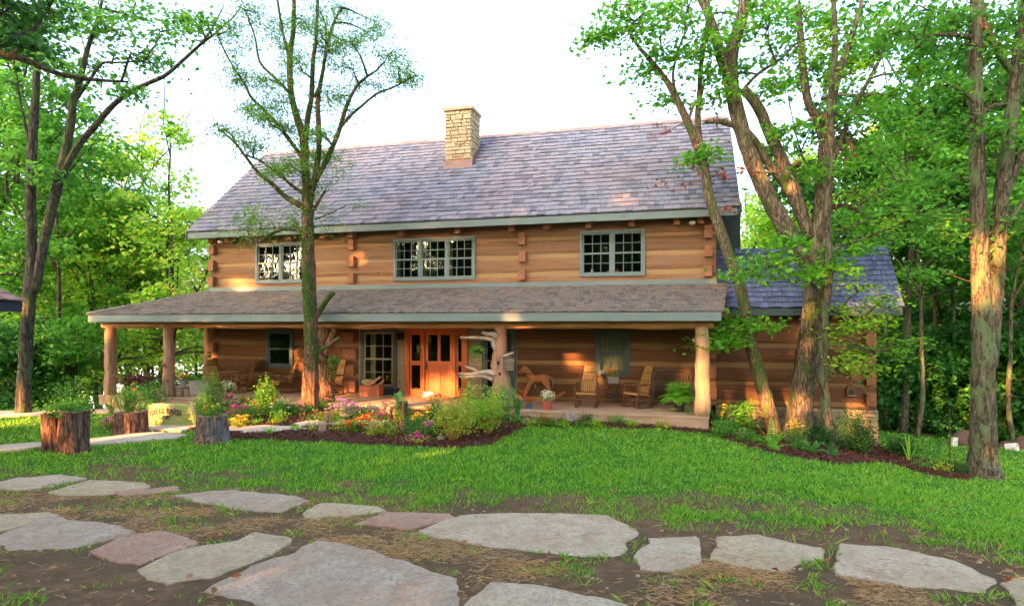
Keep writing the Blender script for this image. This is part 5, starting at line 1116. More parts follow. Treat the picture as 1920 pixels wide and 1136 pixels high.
gplant('feathery_shrub', 'tall feathery green shrub at the left porch corner post', 'bush', 394, 786, 122, 66, leafm='leaf_m', leaf=.055, n=3600, stems=34, shape='cone', asp=.35)
gplant('feathery_shrub', 'leafy shrub in front of the two left rocking chairs', 'bush', 500, 779, 96, 52, leafm='shrub', leaf=.06, n=2400, stems=24, flower='red', nf=4, shape='cone')
gplant('boxwood_ball', 'small round clipped boxwood at the foot of the cedar', 'bush', 601, 771, 27, 19, leafm='leaf_m', leaf=.03, n=900, stems=14, lo=.0)
gplant('petunia_patch', 'mound of pink purple petunias right of the boxwood ball', 'flowers', 645, 780, 32, 62, leafm='shrub', leaf=.045, n=800, stems=26, flower='purple', nf=46, fs=.04)
gplant('flower_plant', 'low green perennial left of the cedar foot', 'flowers', 545, 779, 20, 40, leafm='shrub_d', leaf=.06, n=260, stems=10)
gplant('flower_plant', 'dark leafed low plant below the cedar foot', 'flowers', 590, 790, 20, 44, leafm='shrub_d', leaf=.06, n=260, stems=10, flower='red', nf=3)
gplant('flower_plant', 'red flower heads on green stems in the middle of the bed', 'flowers', 692, 806, 30, 56, leafm='shrub_y', leaf=.05, n=460, stems=18, flower='red', nf=14, fs=.045)
gplant('flower_plant', 'yellow green plant with a few red blooms beside the wood block', 'flowers', 640, 810, 26, 46, leafm='shrub_y', leaf=.05, n=420, stems=16, flower='rust', nf=4)
gplant('flower_plant', 'pale upright snapdragon left of the wood block', 'flowers', 588, 812, 28, 18, leafm='shrub_y', leaf=.05, n=160, stems=5, flower='whitef', nf=5, fs=.025)
gplant('flower_plant', 'pink coneflowers just left of the fern topped stump', 'flowers', 722, 810, 62, 36, leafm='shrub', leaf=.05, n=320, stems=14, flower='magenta', nf=11, fs=.045)
gplant('flower_plant', 'yellow zinnias in front of the big orange stemmed bush', 'flowers', 788, 815, 52, 44, leafm='shrub', leaf=.055, n=460, stems=16, flower='yellow', nf=12, fs=.045)
gplant('flower_plant', 'pink zinnias between the stump and the orange stemmed bush', 'flowers', 803, 826, 46, 42, leafm='shrub', leaf=.055, n=420, stems=14, flower='pink', nf=10, fs=.04)
gplant('flower_plant', 'low magenta blooms at the mulch edge by the orange stemmed bush', 'flowers', 785, 832, 20, 46, leafm='shrub_y', leaf=.045, n=260, stems=12, flower='magenta', nf=12, fs=.045)
gplant('flower_plant', 'crimson yarrow heads right of the weathered stump', 'flowers', 446, 795, 46, 40, leafm='shrub', leaf=.05, n=560, stems=16, flower='magenta', nf=14, fs=.055)
gplant('flower_plant', 'yellow marigolds right of the weathered stump', 'flowers', 450, 804, 28, 36, leafm='shrub_y', leaf=.05, n=300, stems=12, flower='yellow', nf=7, fs=.055)
gplant('flower_plant', 'purple pink coneflowers leaning over the porch edge at left', 'flowers', 413, 782, 58, 56, leafm='shrub', leaf=.05, n=380, stems=16, flower='pink', nf=16, fs=.045)
gplant('flower_plant', 'feathery green annuals behind the marigolds', 'flowers', 478, 786, 40, 46, leafm='leaf_m', leaf=.045, n=600, stems=16, flower='red', nf=3)
straps('day_lily', 'rosette of broad strap leaves in the dark mulch left of the cedar', 'plant', G(480, 799), .30, .5, 'fern', 18, .022, 4)
straps('day_lily', 'spiky young rosette at the front mulch edge', 'plant', G(506, 817), .28, .42, 'fern', 16, .016, 6)
gplant('flower_plant', 'bright leafy perennial in the mulch below the leafy shrub', 'flowers', 521, 796, 30, 36, leafm='leaf_b', leaf=.06, n=260, stems=9)
straps('day_lily', 'small grassy clump beside the pale walkway slab', 'plant', G(553, 809), .22, .36, 'fern', 18, .014, 8)
gplant('flower_plant', 'feathery foliage spilling right of the fern topped stump', 'flowers', 770, 822, 44, 30, leafm='fern_d', leaf=.035, n=420, stems=14)
gplant('flower_plant', 'grassy coneflower stems in front of the fern topped stump', 'flowers', 735, 822, 40, 30, leafm='shrub_y', leaf=.04, n=320, stems=18)
for i, (px, py, hp, wp, lm, fl, lb) in enumerate([(972, 797, 24, 24, 'shrub', None, 'leafy plant at the foot of the upright fern'), (995, 800, 22, 26, 'leaf_b', 'pink', 'bright bedding plant with first pink buds'), (1022, 799, 26, 28, 'shrub', 'red', 'bedding plant with red blooms left of the boulder'), (1042, 800, 20, 18, 'shrub', 'pink', 'small pink flowered plant touching the boulder'), (1057, 801, 14, 16, 'leaf_b', None, 'small bright green mound before the boulder'),
     (1101, 793, 20, 28, 'shrub_d', None, 'dark round shrub right of the boulder'), (1118, 801, 16, 20, 'leaf_b', None, 'pale green hosta below the left hickory rocker'), (1156, 798, 24, 32, 'leaf_m', None, 'mid green round shrub below the side table'), (1185, 801, 13, 22, 'leaf_b', None, 'low lime coloured mound between two shrubs'), (1240, 804, 16, 34, 'shrub_y', 'rust', 'yellowing low plant below the big potted fern'), (1092, 801, 9, 28, 'shrub', None, 'flat grey green ground cover by the boulder')]):
    gplant('bedding_plant', lb, 'plant', px, py, hp, wp, leafm=lm, leaf=.05, n=300, stems=10, flower=fl, nf=9 if fl else 0, fs=.025, group=SG)
gplant('rose_bush', 'open rose bush growing against the right porch post', 'bush', 1306, 804, 60, 50, leafm='shrub', leaf=.04, n=620, stems=18, stemm='twig')
gplant('daisy_plant', 'yellow daisies right of the right porch post', 'flowers', 1352, 806, 50, 34, leafm='shrub', leaf=.07, n=360, stems=14, flower='yellow', nf=5, fs=.05)
gplant('rhododendron', 'broad leaved rhododendron against the dark wing wall', 'bush', 1395, 812, 74, 58, leafm='leaf_m', leaf=.12, n=560, stems=18, asp=.4)
gplant('daisy_plant', 'leafy clump under the rhododendron', 'flowers', 1368, 816, 28, 50, leafm='shrub', leaf=.09, n=240, stems=12)
gplant('sedum_plant', 'round crimson flowered sedum in the mulch before the rhododendron', 'flowers', 1392, 826, 14, 18, leafm='wine', leaf=.03, n=120, stems=14, flower='magenta', nf=26, fs=.028)
gplant('daisy_plant', 'small green hosta clump left of the leaning maple', 'plant', 1424, 832, 18, 26, leafm='leaf_m', leaf=.09, n=120, stems=8)
gplant('red_leaf_shrub', 'dark shrub with coppery leaves between the two maple trunks', 'bush', 1462, 812, 58, 30, leafm='wine', leaf=.06, n=220, stems=10)
gplant('daisy_plant', 'tall yellow daisies in front of the big maple foot', 'flowers', 1492, 838, 56, 44, leafm='leaf_m', leaf=.06, n=360, stems=16, flower='yellow', nf=6, fs=.055)
fern('fern', 'bright green fern at the foot of the leaning maple', G(1448, 846), .62, .9, 'fern', 13, 12, leaf=.035)
fern('fern', 'darker fern to the right of the big maple foot', G(1522, 852), .42, .8, 'fern_d', 12, 14, leaf=.035)
fern('fern', 'low fern at the tip of the mulch bed right of the thin maple', G(1560, 858), .34, .7, 'fern_d', 11, 15, leaf=.03)
gplant('garden_shrub', 'low leafy filler under the yellow daisies by the big maple', 'bush', 1504, 848, 26, 50, leafm='shrub', leaf=.06, n=380, stems=14)
gplant('yew_shrub', 'dark shrub against the stone foundation of the wing', 'bush', 1600, 848, 84, 72, leafm='shrub_d', leaf=.055, n=2400, stems=22)
gplant('yew_shrub', 'dark round bush on the far lawn right of the wing', 'bush', 1690, 855, 40, 60, leafm='shrub_d', leaf=.06, n=1100, stems=20)
straps('yucca_plant', 'few tall pale blades sprouting from the bed right of the wing', 'plant', G(1705, 866), .62, .7, 'leaf_b', 5, .022, 21, up=1.25)
gplant('bedding_plant', 'low shrub with brownish leaves in the far right bed', 'plant', 1735, 880, 22, 46, leafm='shrub', leaf=.04, n=420, stems=14)
gplant('bedding_plant', 'yellow leaved young shrub in the far right bed', 'plant', 1768, 886, 26, 40, leafm='shrub_y', leaf=.06, n=160, stems=10)
gplant('bedding_plant', 'dark low shrub left of the lone oak', 'plant', 1795, 890, 26, 40, leafm='shrub_d', leaf=.05, n=420, stems=12)
sp = thing('sapling', 'spindly young tree tied to a stake left of the lone oak', 'tree', G(1780, 868)); mb = MB(); mb.tube([(0, 0, -.05), (.02, 0, .7), (0, 0, 1.35)], [.02, .014, .006], 6)
mb.build('trunk', M['hick'], sp, local=True); r = np.random.RandomState(2); npmesh('crown', leafquads(np.stack([r.normal(size=40)*.2, r.normal(size=40)*.15, .4+r.rand(40)*.8], 1), .09, .3, 2), 40, M['leaf_y'], sp, local=True)
for i, (px, py, hp_, wp_, lm, fl, nf_, lb) in enumerate([(460, 776, 40, 50, 'shrub', 'red', 8, 'loose red flowered annuals behind the crimson yarrow'), (525, 782, 34, 46, 'leaf_m', 'whitef', 6, 'leafy annuals right of the leafy shrub by the rockers'), (565, 778, 22, 30, 'shrub', 'pink', 6, 'small pink annuals left of the cedar foot'), (620, 793, 20, 40, 'leaf_b', 'red', 5, 'low plants behind the dried seed head'), (665, 812, 26, 44, 'shrub', 'red', 10, 'scarlet annuals at the mulch edge left of the fern topped stump'),
     (705, 818, 26, 36, 'shrub_y', 'pink', 8, 'pale pink flowers at the front of the middle bed'), (760, 796, 44, 40, 'shrub', 'magenta', 10, 'magenta coneflowers behind the fern topped stump'), (815, 790, 44, 40, 'leaf_m', 'yellow', 8, 'yellow blooms behind the orange stemmed bush'), (682, 784, 24, 40, 'shrub', 'pink', 10, 'pink flowers trailing over the driftwood log'),
     (1430, 806, 62, 46, 'leaf_m', None, 0, 'leafy shrub behind the leaning maple foot'), (1350, 820, 34, 40, 'shrub', None, 0, 'dark leafed clump at the porch corner below the yellow daisies'), (1545, 842, 50, 44, 'shrub_d', None, 0, 'dark evergreen behind the thin maple'), (1400, 830, 22, 44, 'shrub', None, 0, 'low greens in front of the rhododendron'), (1528, 830, 56, 34, 'shrub_d', None, 0, 'dark leafy shrub between the big and the thin maple'), (1620, 852, 50, 30, 'shrub_d', None, 0, 'dark shrub at the outer corner of the stone foundation')]):
    gplant('flower_plant' if fl else 'garden_shrub', lb, 'flowers' if fl else 'bush', px, py, hp_, wp_, leafm=lm, leaf=.055, n=800, stems=18, flower=fl, nf=nf_, fs=.045)
# shrubs on the left
gplant('garden_shrub', 'leafy green shrub between the two left porch posts', 'bush', 285, 772, 62, 66, leafm='shrub', leaf=.055, n=1300, stems=26)
gplant('garden_shrub', 'tall grassy green plant growing behind the sign stone', 'bush', 232, 776, 74, 50, leafm='shrub', leaf=.05, n=700, stems=18, asp=.3)
gplant('feathery_shrub', 'light feathery shrub at the outer left porch post', 'bush', 208, 776, 50, 26, leafm='shrub_y', leaf=.035, n=420, stems=12, asp=.3)
gplant('sedum_plant', 'pink flowered clump left of the middle stump planter', 'flowers', 205, 806, 28, 34, leafm='wine', leaf=.04, n=260, stems=18, flower='pink', nf=24, fs=.025)
gplant('garden_shrub', 'wispy green bush at the back of the lawn behind the double stump', 'bush', 130, 776, 84, 74, leafm='leaf_m', leaf=.06, n=700, stems=18)
gplant('flower_plant', 'green leaves hugging the lower edge of the sign stone', 'plant', 302, 799, 20, 42, leafm='leaf_m', leaf=.06, n=240, stems=12)
gplant('flower_plant', 'sprig of leaves at the right end of the sign stone', 'plant', 356, 800, 40, 18, leafm='leaf_m', leaf=.06, n=110, stems=6)

r = np.random.RandomState(21); px = r.uniform(-50, 1950, 420); py = r.uniform(815, 1130, 420); x, y = Gn(px, py); k = (masks(x, y)[1] < .5) & (r.rand(420) < .45) & (~on_stone(x, y) | (r.rand(420) < .15)); x, y = x[k], y[k]
Cn = np.stack([x, y, ground(x, y)+.05+.02*r.rand(len(x))], 1); m_fl = leafmat('fallen_leaf', (.20, .09, .03), (.42, .22, .07), .15, (.30, .06, .03))
fl = npmesh('fallen_leaves', leafquads(Cn, .075, .5, 3), len(Cn), m_fl); tagp(fl, 'scattered brown fallen leaves on the lawn and bare soil', 'leaves', None, 'stuff')
# ------------------------------------------------------------------ stump planters, sign, stones
def stump(name, label, lobes, p, h, mat, seed, cat='planter'):
    t_ = thing(name, label, cat, p); mb = MB(); top = MB()
    for i, (dx, r0, r1, hh) in enumerate(lobes):
        n = 40; m_ = 7; b = len(mb.v)
        for j in range(m_+1):
            f = j/m_; rr = r0*(1.16-.16*min(1, f*3))*(1-f)+r1*f
            for k in range(n):
                a = 2*PI*k/n; d = Vector((math.cos(a), math.sin(a), 0)); q = 1+.16*mnoise.noise(d*3.2+Vector((seed+i, 0, f*.35)))+.09*mnoise.noise(d*9+Vector((0, seed, f*.5)))+.03*mnoise.noise(d*22+Vector((0, 0, f*2)))
                mb.v.append((dx*(1+.25*f)+d.x*rr*q, d.y*rr*q, -.06+(hh+.06)*f+(.012*mnoise.noise(d*4) if j == m_ else 0)))
        for j in range(m_):
            for k in range(n): mb.f.append((b+j*n+k, b+j*n+(k+1) % n, b+(j+1)*n+(k+1) % n, b+(j+1)*n+k)); mb.m.append(0)
        tb = len(top.v); tv = mb.v[b+m_*n:b+(m_+1)*n]
        cx = sum(v[0] for v in tv)/n; cy = sum(v[1] for v in tv)/n
        for f, dz in ((1, .002), (.72, .004), (.68, -.05)):
            for v in tv: top.v.append((cx+(v[0]-cx)*f, cy+(v[1]-cy)*f, v[2]+dz))
        for j in (0, 1):
            for k in range(n): top.f.append((tb+j*n+k, tb+j*n+(k+1) % n, tb+(j+1)*n+(k+1) % n, tb+(j+1)*n+k)); top.m.append(0)
        top.f.append(tuple(tb+2*n+k for k in range(n))); top.m.append(0)
    mb.build('bark', mat, t_, local=True); top.build('cut_top', M['stumptop'], t_, local=True); return t_
def up(p, h, dx=0, dy=0): return Vector((p.x+dx, p.y+dy, p.z+h))
p = G(122, 846); k = p.y/FPX
stump('stump_planter', 'wide double trunk stump planter nearest the left edge', [(-.24*1.0, 17*k, 15*k, 72*k), (.16, 25*k, 23*k, 76*k)], p, 75*k, M['stump'], 3)
plant('planter_greens', 'leafy greens growing out of the double trunk stump', 'plant', up(p, 66*k), .32, 1.0, 'leaf_m', .09, 420, 16, seed=5, depth=.5, lo=.3)
p = G(245, 813); k = p.y/FPX
stump('stump_planter', 'short dark stump planter left of the carved stone sign', [(0, 27*k, 26*k, 42*k)], p, 42*k, M['stump'], 13)
plant('planter_greens', 'tall foxglove like greens in the stump left of the sign', 'plant', up(p, 38*k), .82, .75, 'leaf_m', .06, 800, 20, flower='red', nf=2, seed=8, asp=.4)
p = G(398, 828); k = p.y/FPX
stump('stump_planter', 'weathered grey and orange stump planter right of the sign', [(0, 31*k, 25*k, 50*k)], p, 50*k, M['stump2'], 23)
plant('planter_greens', 'green plant with a red bloom in the weathered stump', 'plant', up(p, 46*k), .34, .7, 'shrub', .06, 360, 14, flower='orange', nf=3, fs=.06, seed=9)
straps('planter_grass', 'pale striped arching grass in the weathered stump', 'plant', up(p, 46*k, -.12), .36, .6, 'shrub_y', 20, .010, 10)
p = G(748, 808); k = p.y/FPX
stump('stump_planter', 'narrow tall stump planter in the middle flower bed', [(-.07, 10*k, 9*k, 46*k), (.08, 9*k, 8*k, 56*k)], p, 50*k, M['stump'], 33)
fern('planter_greens', 'bright fern spilling over the narrow tall stump', up(p, 48*k), .42, .85, 'fern_d', 15, 5, 'fern', leaf=.03, droop=.7)
plant('planter_greens', 'trailing greens hanging down the narrow tall stump', 'plant', up(p, 20*k, .08, -.1), .42, .36, 'leaf_m', .045, 320, 10, seed=12)
p = G(604, 811); mb = MB(); mb.box(Matrix.Translation(up(p, .09)) @ Matrix.Rotation(.3, 4, 'Z'), .19, .16, .30, tap=.94); o = mb.build('wood_block', M['drift']); tagp(o, 'small upright square wood block in the front flower bed', 'wood block')
p = G(617, 796); t_ = thing('dried_seed_head', 'shaggy brown dried seed head behind the wood block', 'ornament', p); mb = MB()
rnd = random.Random(3)
for i in range(90):
    a = rnd.uniform(0, 2*PI); mb.tube([(0, 0, .27), (math.cos(a)*.08, math.sin(a)*.08, .25+rnd.uniform(-.02, .06)), (math.cos(a)*.12, math.sin(a)*.12, rnd.uniform(.02, .18))], [.008, .007, .004], 4)
mb.build('fibres', M['split'], t_, local=True); mb = MB(); mb.tube([(0, 0, -.02), (0, 0, .27)], .03, 8); mb.build('stalk', M['drift'], t_, local=True)
# sign stone with lettering
ps = G(317, 799); k = ps.y/FPX; sg = thing('sign_stone', 'upright yellow green boulder sign carved with dark lettering and a longhorn mark', 'sign', ps, -.10)
outl = [(-52, 0), (-55, 10), (-50, 22), (-44, 36), (-38, 42), (-20, 43), (0, 42), (20, 42.5), (38, 41), (47, 42), (51, 34), (54, 22), (58, 12), (56, 0)]
mb = MB(); n = len(outl)*5; ring = []
for i in range(len(outl)):
    a, b_ = Vector(outl[i]+(0,)), Vector(outl[(i+1) % len(outl)]+(0,))
    for j in range(5):
        q = a.lerp(b_, j/5)*k; q += Vector((1, 1, 0))*.012*mnoise.noise(q*9); ring.append((q.x, max(q.y, -.05)))
cx, cz = .0, .26
for (f, d) in ((.80, -.105), (.93, -.09), (1.0, -.03), (1.0, .05), (.92, .11), (.5, .12)):
    for (x, z) in ring: mb.v.append((cx+(x-cx)*f, d, cz+(z-cz)*f))
for j in range(5):
    for i in range(n): mb.f.append((j*n+i, j*n+(i+1) % n, (j+1)*n+(i+1) % n, (j+1)*n+i)); mb.m.append(0)
mb.f.append(tuple(range(n))[::-1]); mb.m.append(0); mb.f.append(tuple(5*n+i for i in range(n))); mb.m.append(0)
mb.build('stone', M['signst'], sg, local=True)
def glyphs():
    txt = 'GILES RANCH'; W = 62*k; mbx = MB(); dg = None; n = len(txt)
    for i, chh in enumerate(txt):
        if chh == ' ': continue
        f = (i+.5)/n-.5; x = f*W-2*k; z = 29.5*k-(f*f)*17*k-.0; ang = -f*.55
        cu = bpy.data.curves.new('c', 'FONT'); cu.body = chh; cu.size = 13.5*k; cu.extrude = .006; cu.offset = .0035; cu.align_x = 'CENTER'
        ob = bpy.data.objects.new('c', cu); COL.objects.link(ob); bpy.context.view_layer.update()
        m_ = ob.to_mesh(); mt = Matrix.Translation((x, -.110, z-4.5*k)) @ Matrix.Rotation(-ang*-1, 4, 'Y') @ Matrix.Rotation(PI/2, 4, 'X') @ Matrix.Diagonal((.78, 1, 1, 1))
        mbx.add([mt @ v.co for v in m_.vertices], [tuple(p_.vertices) for p_ in m_.polygons])
        xs_ = [v.co.x for v in m_.vertices]; x0, x1 = min(xs_)*.78, max(xs_)*.78; hh = 9.4*k
        R_ = Matrix.Translation((x, -.110, z-4.5*k)) @ Matrix.Rotation(-ang*-1, 4, 'Y')
        ser = {'I': [((x0+x1)/2, 0), ((x0+x1)/2, 1)], 'L': [(x0+.012, 0), (x0+.012, 1)], 'E': [], 'R': [(x0+.012, 0), (x1-.012, 0)], 'A': [(x0+.008, 0), (x1-.008, 0)], 'N': [(x0+.01, 0), (x0+.01, 1), (x1-.01, 1)], 'H': [(x0+.01, 0), (x0+.01, 1), (x1-.01, 0), (x1-.01, 1)]}.get(chh, [])
        for (sx_, e) in ser: mbx.box(R_ @ Matrix.Translation((sx_, 0, hh*e)), .045, .012, .012)
        ob.to_mesh_clear(); bpy.data.objects.remove(ob)
    return mbx
glyphs().build('lettering', M['letter'], sg, local=True)
mb = MB(); Mz = Matrix.Translation((2*k, -.108, 17.5*k))
mb.prism([(-.02, -.03), (.02, -.03), (.035, .02), (.0, .05), (-.035, .02)], Mz, .012)
for s in (-1, 1): mb.prism([(s*.02, .02), (s*.07, .015), (s*.115, .05), (s*.10, .07), (s*.065, .035), (s*.02, .045)][::s], Mz, .0121)
for s in (-1, 1): mb.prism([(s*.005, -.025), (s*.05, -.045), (s*.06, -.03), (s*.02, -.01)][::s], Mz, .0122)
mb.build('longhorn_mark', M['letter'], sg, local=True)
def rock(label, px, py, wp, hp, seed, mat='rock', name='boulder', on=None):
    p = on or G(px, py); k = p.y/FPX; mb = MB(); mb.blob((0, 0, hp*k*.42), (wp*k*.5, wp*k*.4, hp*k*.58), 16, .35, seed); o = mb.build(name, M[mat], smooth=True); o.location = p; tagp(o, label, 'rock'); return o
rock('rounded grey boulder leaning on the porch edge', 1068, 793, 21, 24, 4)
rock('small grey rock at the mulch edge by the orange stemmed bush', 826, 827, 16, 12, 6)
p = G(688, 776); mb = MB(); mb.tube([(-.32, 0, .02), (-.1, 0, .08), (.12, .02, .11), (.32, .03, .12)], [.03, .09, .11, .09], 12, .3, 5, seed=3, flute=.1); o = mb.build('driftwood_log', M['drift'], smooth=True); o.location = p; tagp(o, 'weathered grey driftwood log lying before the porch step', 'log')
p = G(722, 779); mb = MB(); mb.box(Matrix.Translation((0, 0, .1)), .5, .3, .22); mb.box(Matrix.Translation((.02, .03, .225)), .46, .26, .03); o = mb.build('wooden_step', M['floor']); place(o, p, -TH); tagp(o, 'low wooden block step beside the driftwood log', 'step')

# ------------------------------------------------------------------ porch furniture (each faces -Y when rz = 0)
def rocker(label, loc, rz, first=[None]):
    if first[0] is None:
        t_ = thing('rocking_chair', label, 'chair', (0, 0, 0), 0, 'bent hickory rocking chairs on the porch'); L = dict(local=True)
        def part(name, f, mat, sm=True): mb = MB(); f(mb); return mb.build(name, mat, t_, smooth=sm, local=True)
        part('seat', lambda mb: [mb.box(Matrix.Translation((0, -.24+.065*i, .415-.012*i)) @ Matrix.Rotation(-.1, 4, 'X'), .50, .056, .018) for i in range(8)]+[mb.box(Matrix.Translation((0, -.275, .40)), .52, .02, .05)], M['oak'], False)
        def back(mb):
            for i in range(7):
                q = (i-3)/3.0; pts = [(q*.19, .20+.02*q*q, .36), (q*.175, .25, .62), (q*.145, .32, .88), (q*.115, .42, 1.12)]
                for a, b_ in zip(pts, pts[1:]):
                    w = .021; mb.add([(a[0]-w, a[1], a[2]), (a[0]+w, a[1], a[2]), (b_[0]+w*.9, b_[1], b_[2]), (b_[0]-w*.9, b_[1], b_[2]), (a[0]-w, a[1]+.012, a[2]), (a[0]+w, a[1]+.012, a[2]), (b_[0]+w*.9, b_[1]+.012, b_[2]), (b_[0]-w*.9, b_[1]+.012, b_[2])], [(0, 1, 2, 3), (7, 6, 5, 4), (0, 3, 7, 4), (1, 5, 6, 2)])
        part('backrest', back, M['oak'], False)
        part('back_frame', lambda mb: (mb.tube([(-.24, .18, .38), (-.235, .27, .7), (-.21, .36, .98)], [.016, .015, .012], 8, sub=3), mb.tube([(.24, .18, .38), (.235, .27, .7), (.21, .36, .98)], [.016, .015, .012], 8, sub=3), mb.tube([(-.22, .285, .72), (.22, .285, .72)], .011, 6), mb.tube([(-.2, .34, .94), (.2, .34, .94)], .010, 6), mb.tube([(-.26, .2, .4), (.26, .2, .4)], .013, 6)), M['hick'])
        for s in (-1, 1):
            part('arm', lambda mb: (mb.tube([(s*.27, .24, .62), (s*.30, .05, .655), (s*.30, -.16, .65), (s*.30, -.29, .62)], [.016, .022, .026, .028], 8, sub=3), mb.tube([(s*.28, .18, .42), (s*.29, .05, .60), (s*.29, -.15, .60), (s*.28, -.25, .42)], .010, 6, sub=3)), M['hick'])
            part('leg', lambda mb: mb.tube([(s*.27, -.26, .06), (s*.275, -.26, .40), (s*.285, -.25, .64)], [.019, .021, .018], 8), M['hick'])
            part('leg', lambda mb: mb.tube([(s*.25, .22, .05), (s*.25, .20, .42)], [.018, .02], 8), M['hick'])
            part('runner', lambda mb: mb.tube([(s*.27, -.42, .09), (s*.27, -.28, .035), (s*.265, .0, .016), (s*.26, .28, .035), (s*.255, .52, .12)], [.014, .017, .018, .017, .013], 8, sub=4), M['hick'])
        part('brace', lambda mb: (mb.tube([(-.27, -.26, .09), (.27, -.26, .37)], .009, 6), mb.tube([(.27, -.26, .09), (-.27, -.26, .37)], .009, 6), mb.tube([(-.26, .2, .2), (.26, .2, .2)], .011, 6), mb.tube([(-.27, -.26, .28), (-.25, .2, .26)], .01, 6), mb.tube([(.27, -.26, .28), (.25, .2, .26)], .01, 6)), M['hick'])
        first[0] = t_; place(t_, loc, rz, label); return t_
    c = copy_tree(first[0]); place(c, loc, rz, label); return c
rocker('hickory rocker facing out just left of the plant table on the right porch', F0(1101, 763), -TH-.02)
rocker('hickory rocker turned left beside the woven twig bench', F0(1196, 764), -TH-.75)
rocker('slatted rocker facing the lawn below the left porch window', F0(532, 736), -TH-.5)
rocker('slatted rocker in profile facing left beside the white flower pot', F0(457, 734), -TH-1.25)
rocker('rocker seen from behind the feathery shrub at the left wall corner', F0(407, 738), -TH+1.2)
rocker('rocker half hidden behind the cedar and the orange lit post', F0(624, 740), -TH-.4)
def prt(t_, name, f, mat, sm=False):
    mb = MB(); f(mb); return mb.build(name, mat, t_, smooth=sm, local=True)
# side table with planter
pt = F0(1150, 754); tb = thing('side_table', 'small twig side table between the two hickory rockers', 'table', pt, -TH)
prt(tb, 'table_top', lambda mb: (mb.box(Matrix.Translation((0, 0, .545)), .46, .36, .025), mb.box(Matrix.Translation((0, 0, .16)), .38, .3, .02)), M['hick'])
for sx_ in (-1, 1):
    for sy_ in (-1, 1): prt(tb, 'leg', lambda mb: mb.tube([(sx_*.20, sy_*.15, 0), (sx_*.17, sy_*.13, .3), (sx_*.19, sy_*.14, .53)], .016, 8, sub=2), M['hick'], True)
prt(tb, 'brace', lambda mb: [mb.tube([(-.18, s*.14, .2), (0, s*.14, .5), (.18, s*.14, .2)], .01, 6, sub=4) for s in (-1, 1)], M['hick'], True)
def at(root_p, dx, dy, dz): return root_p+hx*dx+hy*dy+Vector((0, 0, dz))
pl = thing('planter_box', 'grey tapered planter box on top of the twig side table', 'planter', at(pt, .0, 0, .5575), -TH)
prt(pl, 'pot', lambda mb: (mb.box(Matrix.Translation((0, 0, .09)) @ Matrix.Rotation(PI, 4, 'X'), .34, .22, .18, tap=.82), mb.box(Matrix.Translation((0, 0, .185)), .35, .23, .02)), M['greypot'])
plant('potted_flowers', 'yellow and red kalanchoe in the grey planter box', 'flowers', at(pt, 0, 0, .74), .24, .38, 'shrub_y', .05, 260, 14, flower='orange', nf=12, fs=.022, seed=31)
def pot(label, loc, r, h, mat, name='flower_pot'):
    t_ = thing(name, label, 'flower pot', loc)
    prt(t_, 'pot', lambda mb: mb.lathe((0, 0, 0), [(r*.72, 0), (r*.95, h*.8), (r*1.06, h*.8), (r*1.08, h), (r*.95, h), (r*.92, h*.93)], 20), mat, False); prt(t_, 'soil', lambda mb: mb.lathe((0, 0, h*.925), [(r*.9, 0), (r*.5, .01)], 12), M['soil']); return t_
q = at(pt, 0, 0, .172); pot('tiny blue and white pot on the lower shelf of the side table', q, .05, .09, M['bluepot'])
plant('potted_flowers', 'small green sprig in the tiny pot under the table top', 'plant', q+Vector((0, 0, .08)), .22, .15, 'leaf_b', .04, 60, 6, seed=33)
# twig bench
pb_ = F0(1262, 748); pb_ = H(WX(1260, 18.15), 18.15, 0); tb = thing('twig_bench', 'woven twig bench with arched back against the porch wall', 'bench', pb_, -TH)
def wov(mb):
    for i in range(13):
        x = -.5+i/12.0; hh = .92-.10*abs(x*2)**2.5; mb.tube([(x, .2, .12), (x+.01*math.sin(i*2), .27, .5), (x, .33, hh)], .013, 6, .1, 2)
    for j in range(9):
        z = .25+.075*j; m_ = 26; mb.tube([(-.52+1.04*i/m_, .215+.11*(z-.12)/.8+.016*(-1)**(i+j), z) for i in range(m_+1)], .010, 5)
prt(tb, 'woven_back', wov, M['twig'], True)
prt(tb, 'back_frame', lambda mb: mb.tube([(-.55, .2, .02), (-.56, .27, .5), (-.5, .32, .85), (-.3, .34, .96), (0, .34, .98), (.3, .34, .96), (.5, .32, .85), (.56, .27, .5), (.55, .2, .02)], .02, 8, .1, 4), M['twig'], True)
prt(tb, 'seat', lambda mb: [mb.tube([(-.52, -.22+.055*i, .42), (.52, -.22+.055*i, .42)], .017, 6, .1) for i in range(8)], M['twig'], True)
for sx_ in (-1, 1):
    prt(tb, 'leg', lambda mb: mb.tube([(sx_*.5, -.22, 0), (sx_*.5, -.22, .62)], .022, 8, .1), M['twig'], True); prt(tb, 'arm', lambda mb: mb.tube([(sx_*.5, -.26, .60), (sx_*.54, 0, .66), (sx_*.54, .26, .60)], .018, 8, .1, 3), M['twig'], True)
# big fern pot
pf_ = F0(1274, 771); pot('dark pot holding the big bright fern beside the right post', pf_, .15, .26, M['blackpot'])
fern('potted_fern', 'big bright green fern overflowing its dark pot beside the right porch post', pf_+Vector((0, 0, .24)), .70, 1.35, 'fern', 84, 8, leaf=.05, droop=.75)
pyl = F0(1262, 776); straps('potted_fern', 'few pale yellow fronds drooping over the porch edge by the big fern', 'fern', pyl+Vector((0, 0, .12)), .1, .3, 'shrub_y', 7, .02, 4, up=.6)
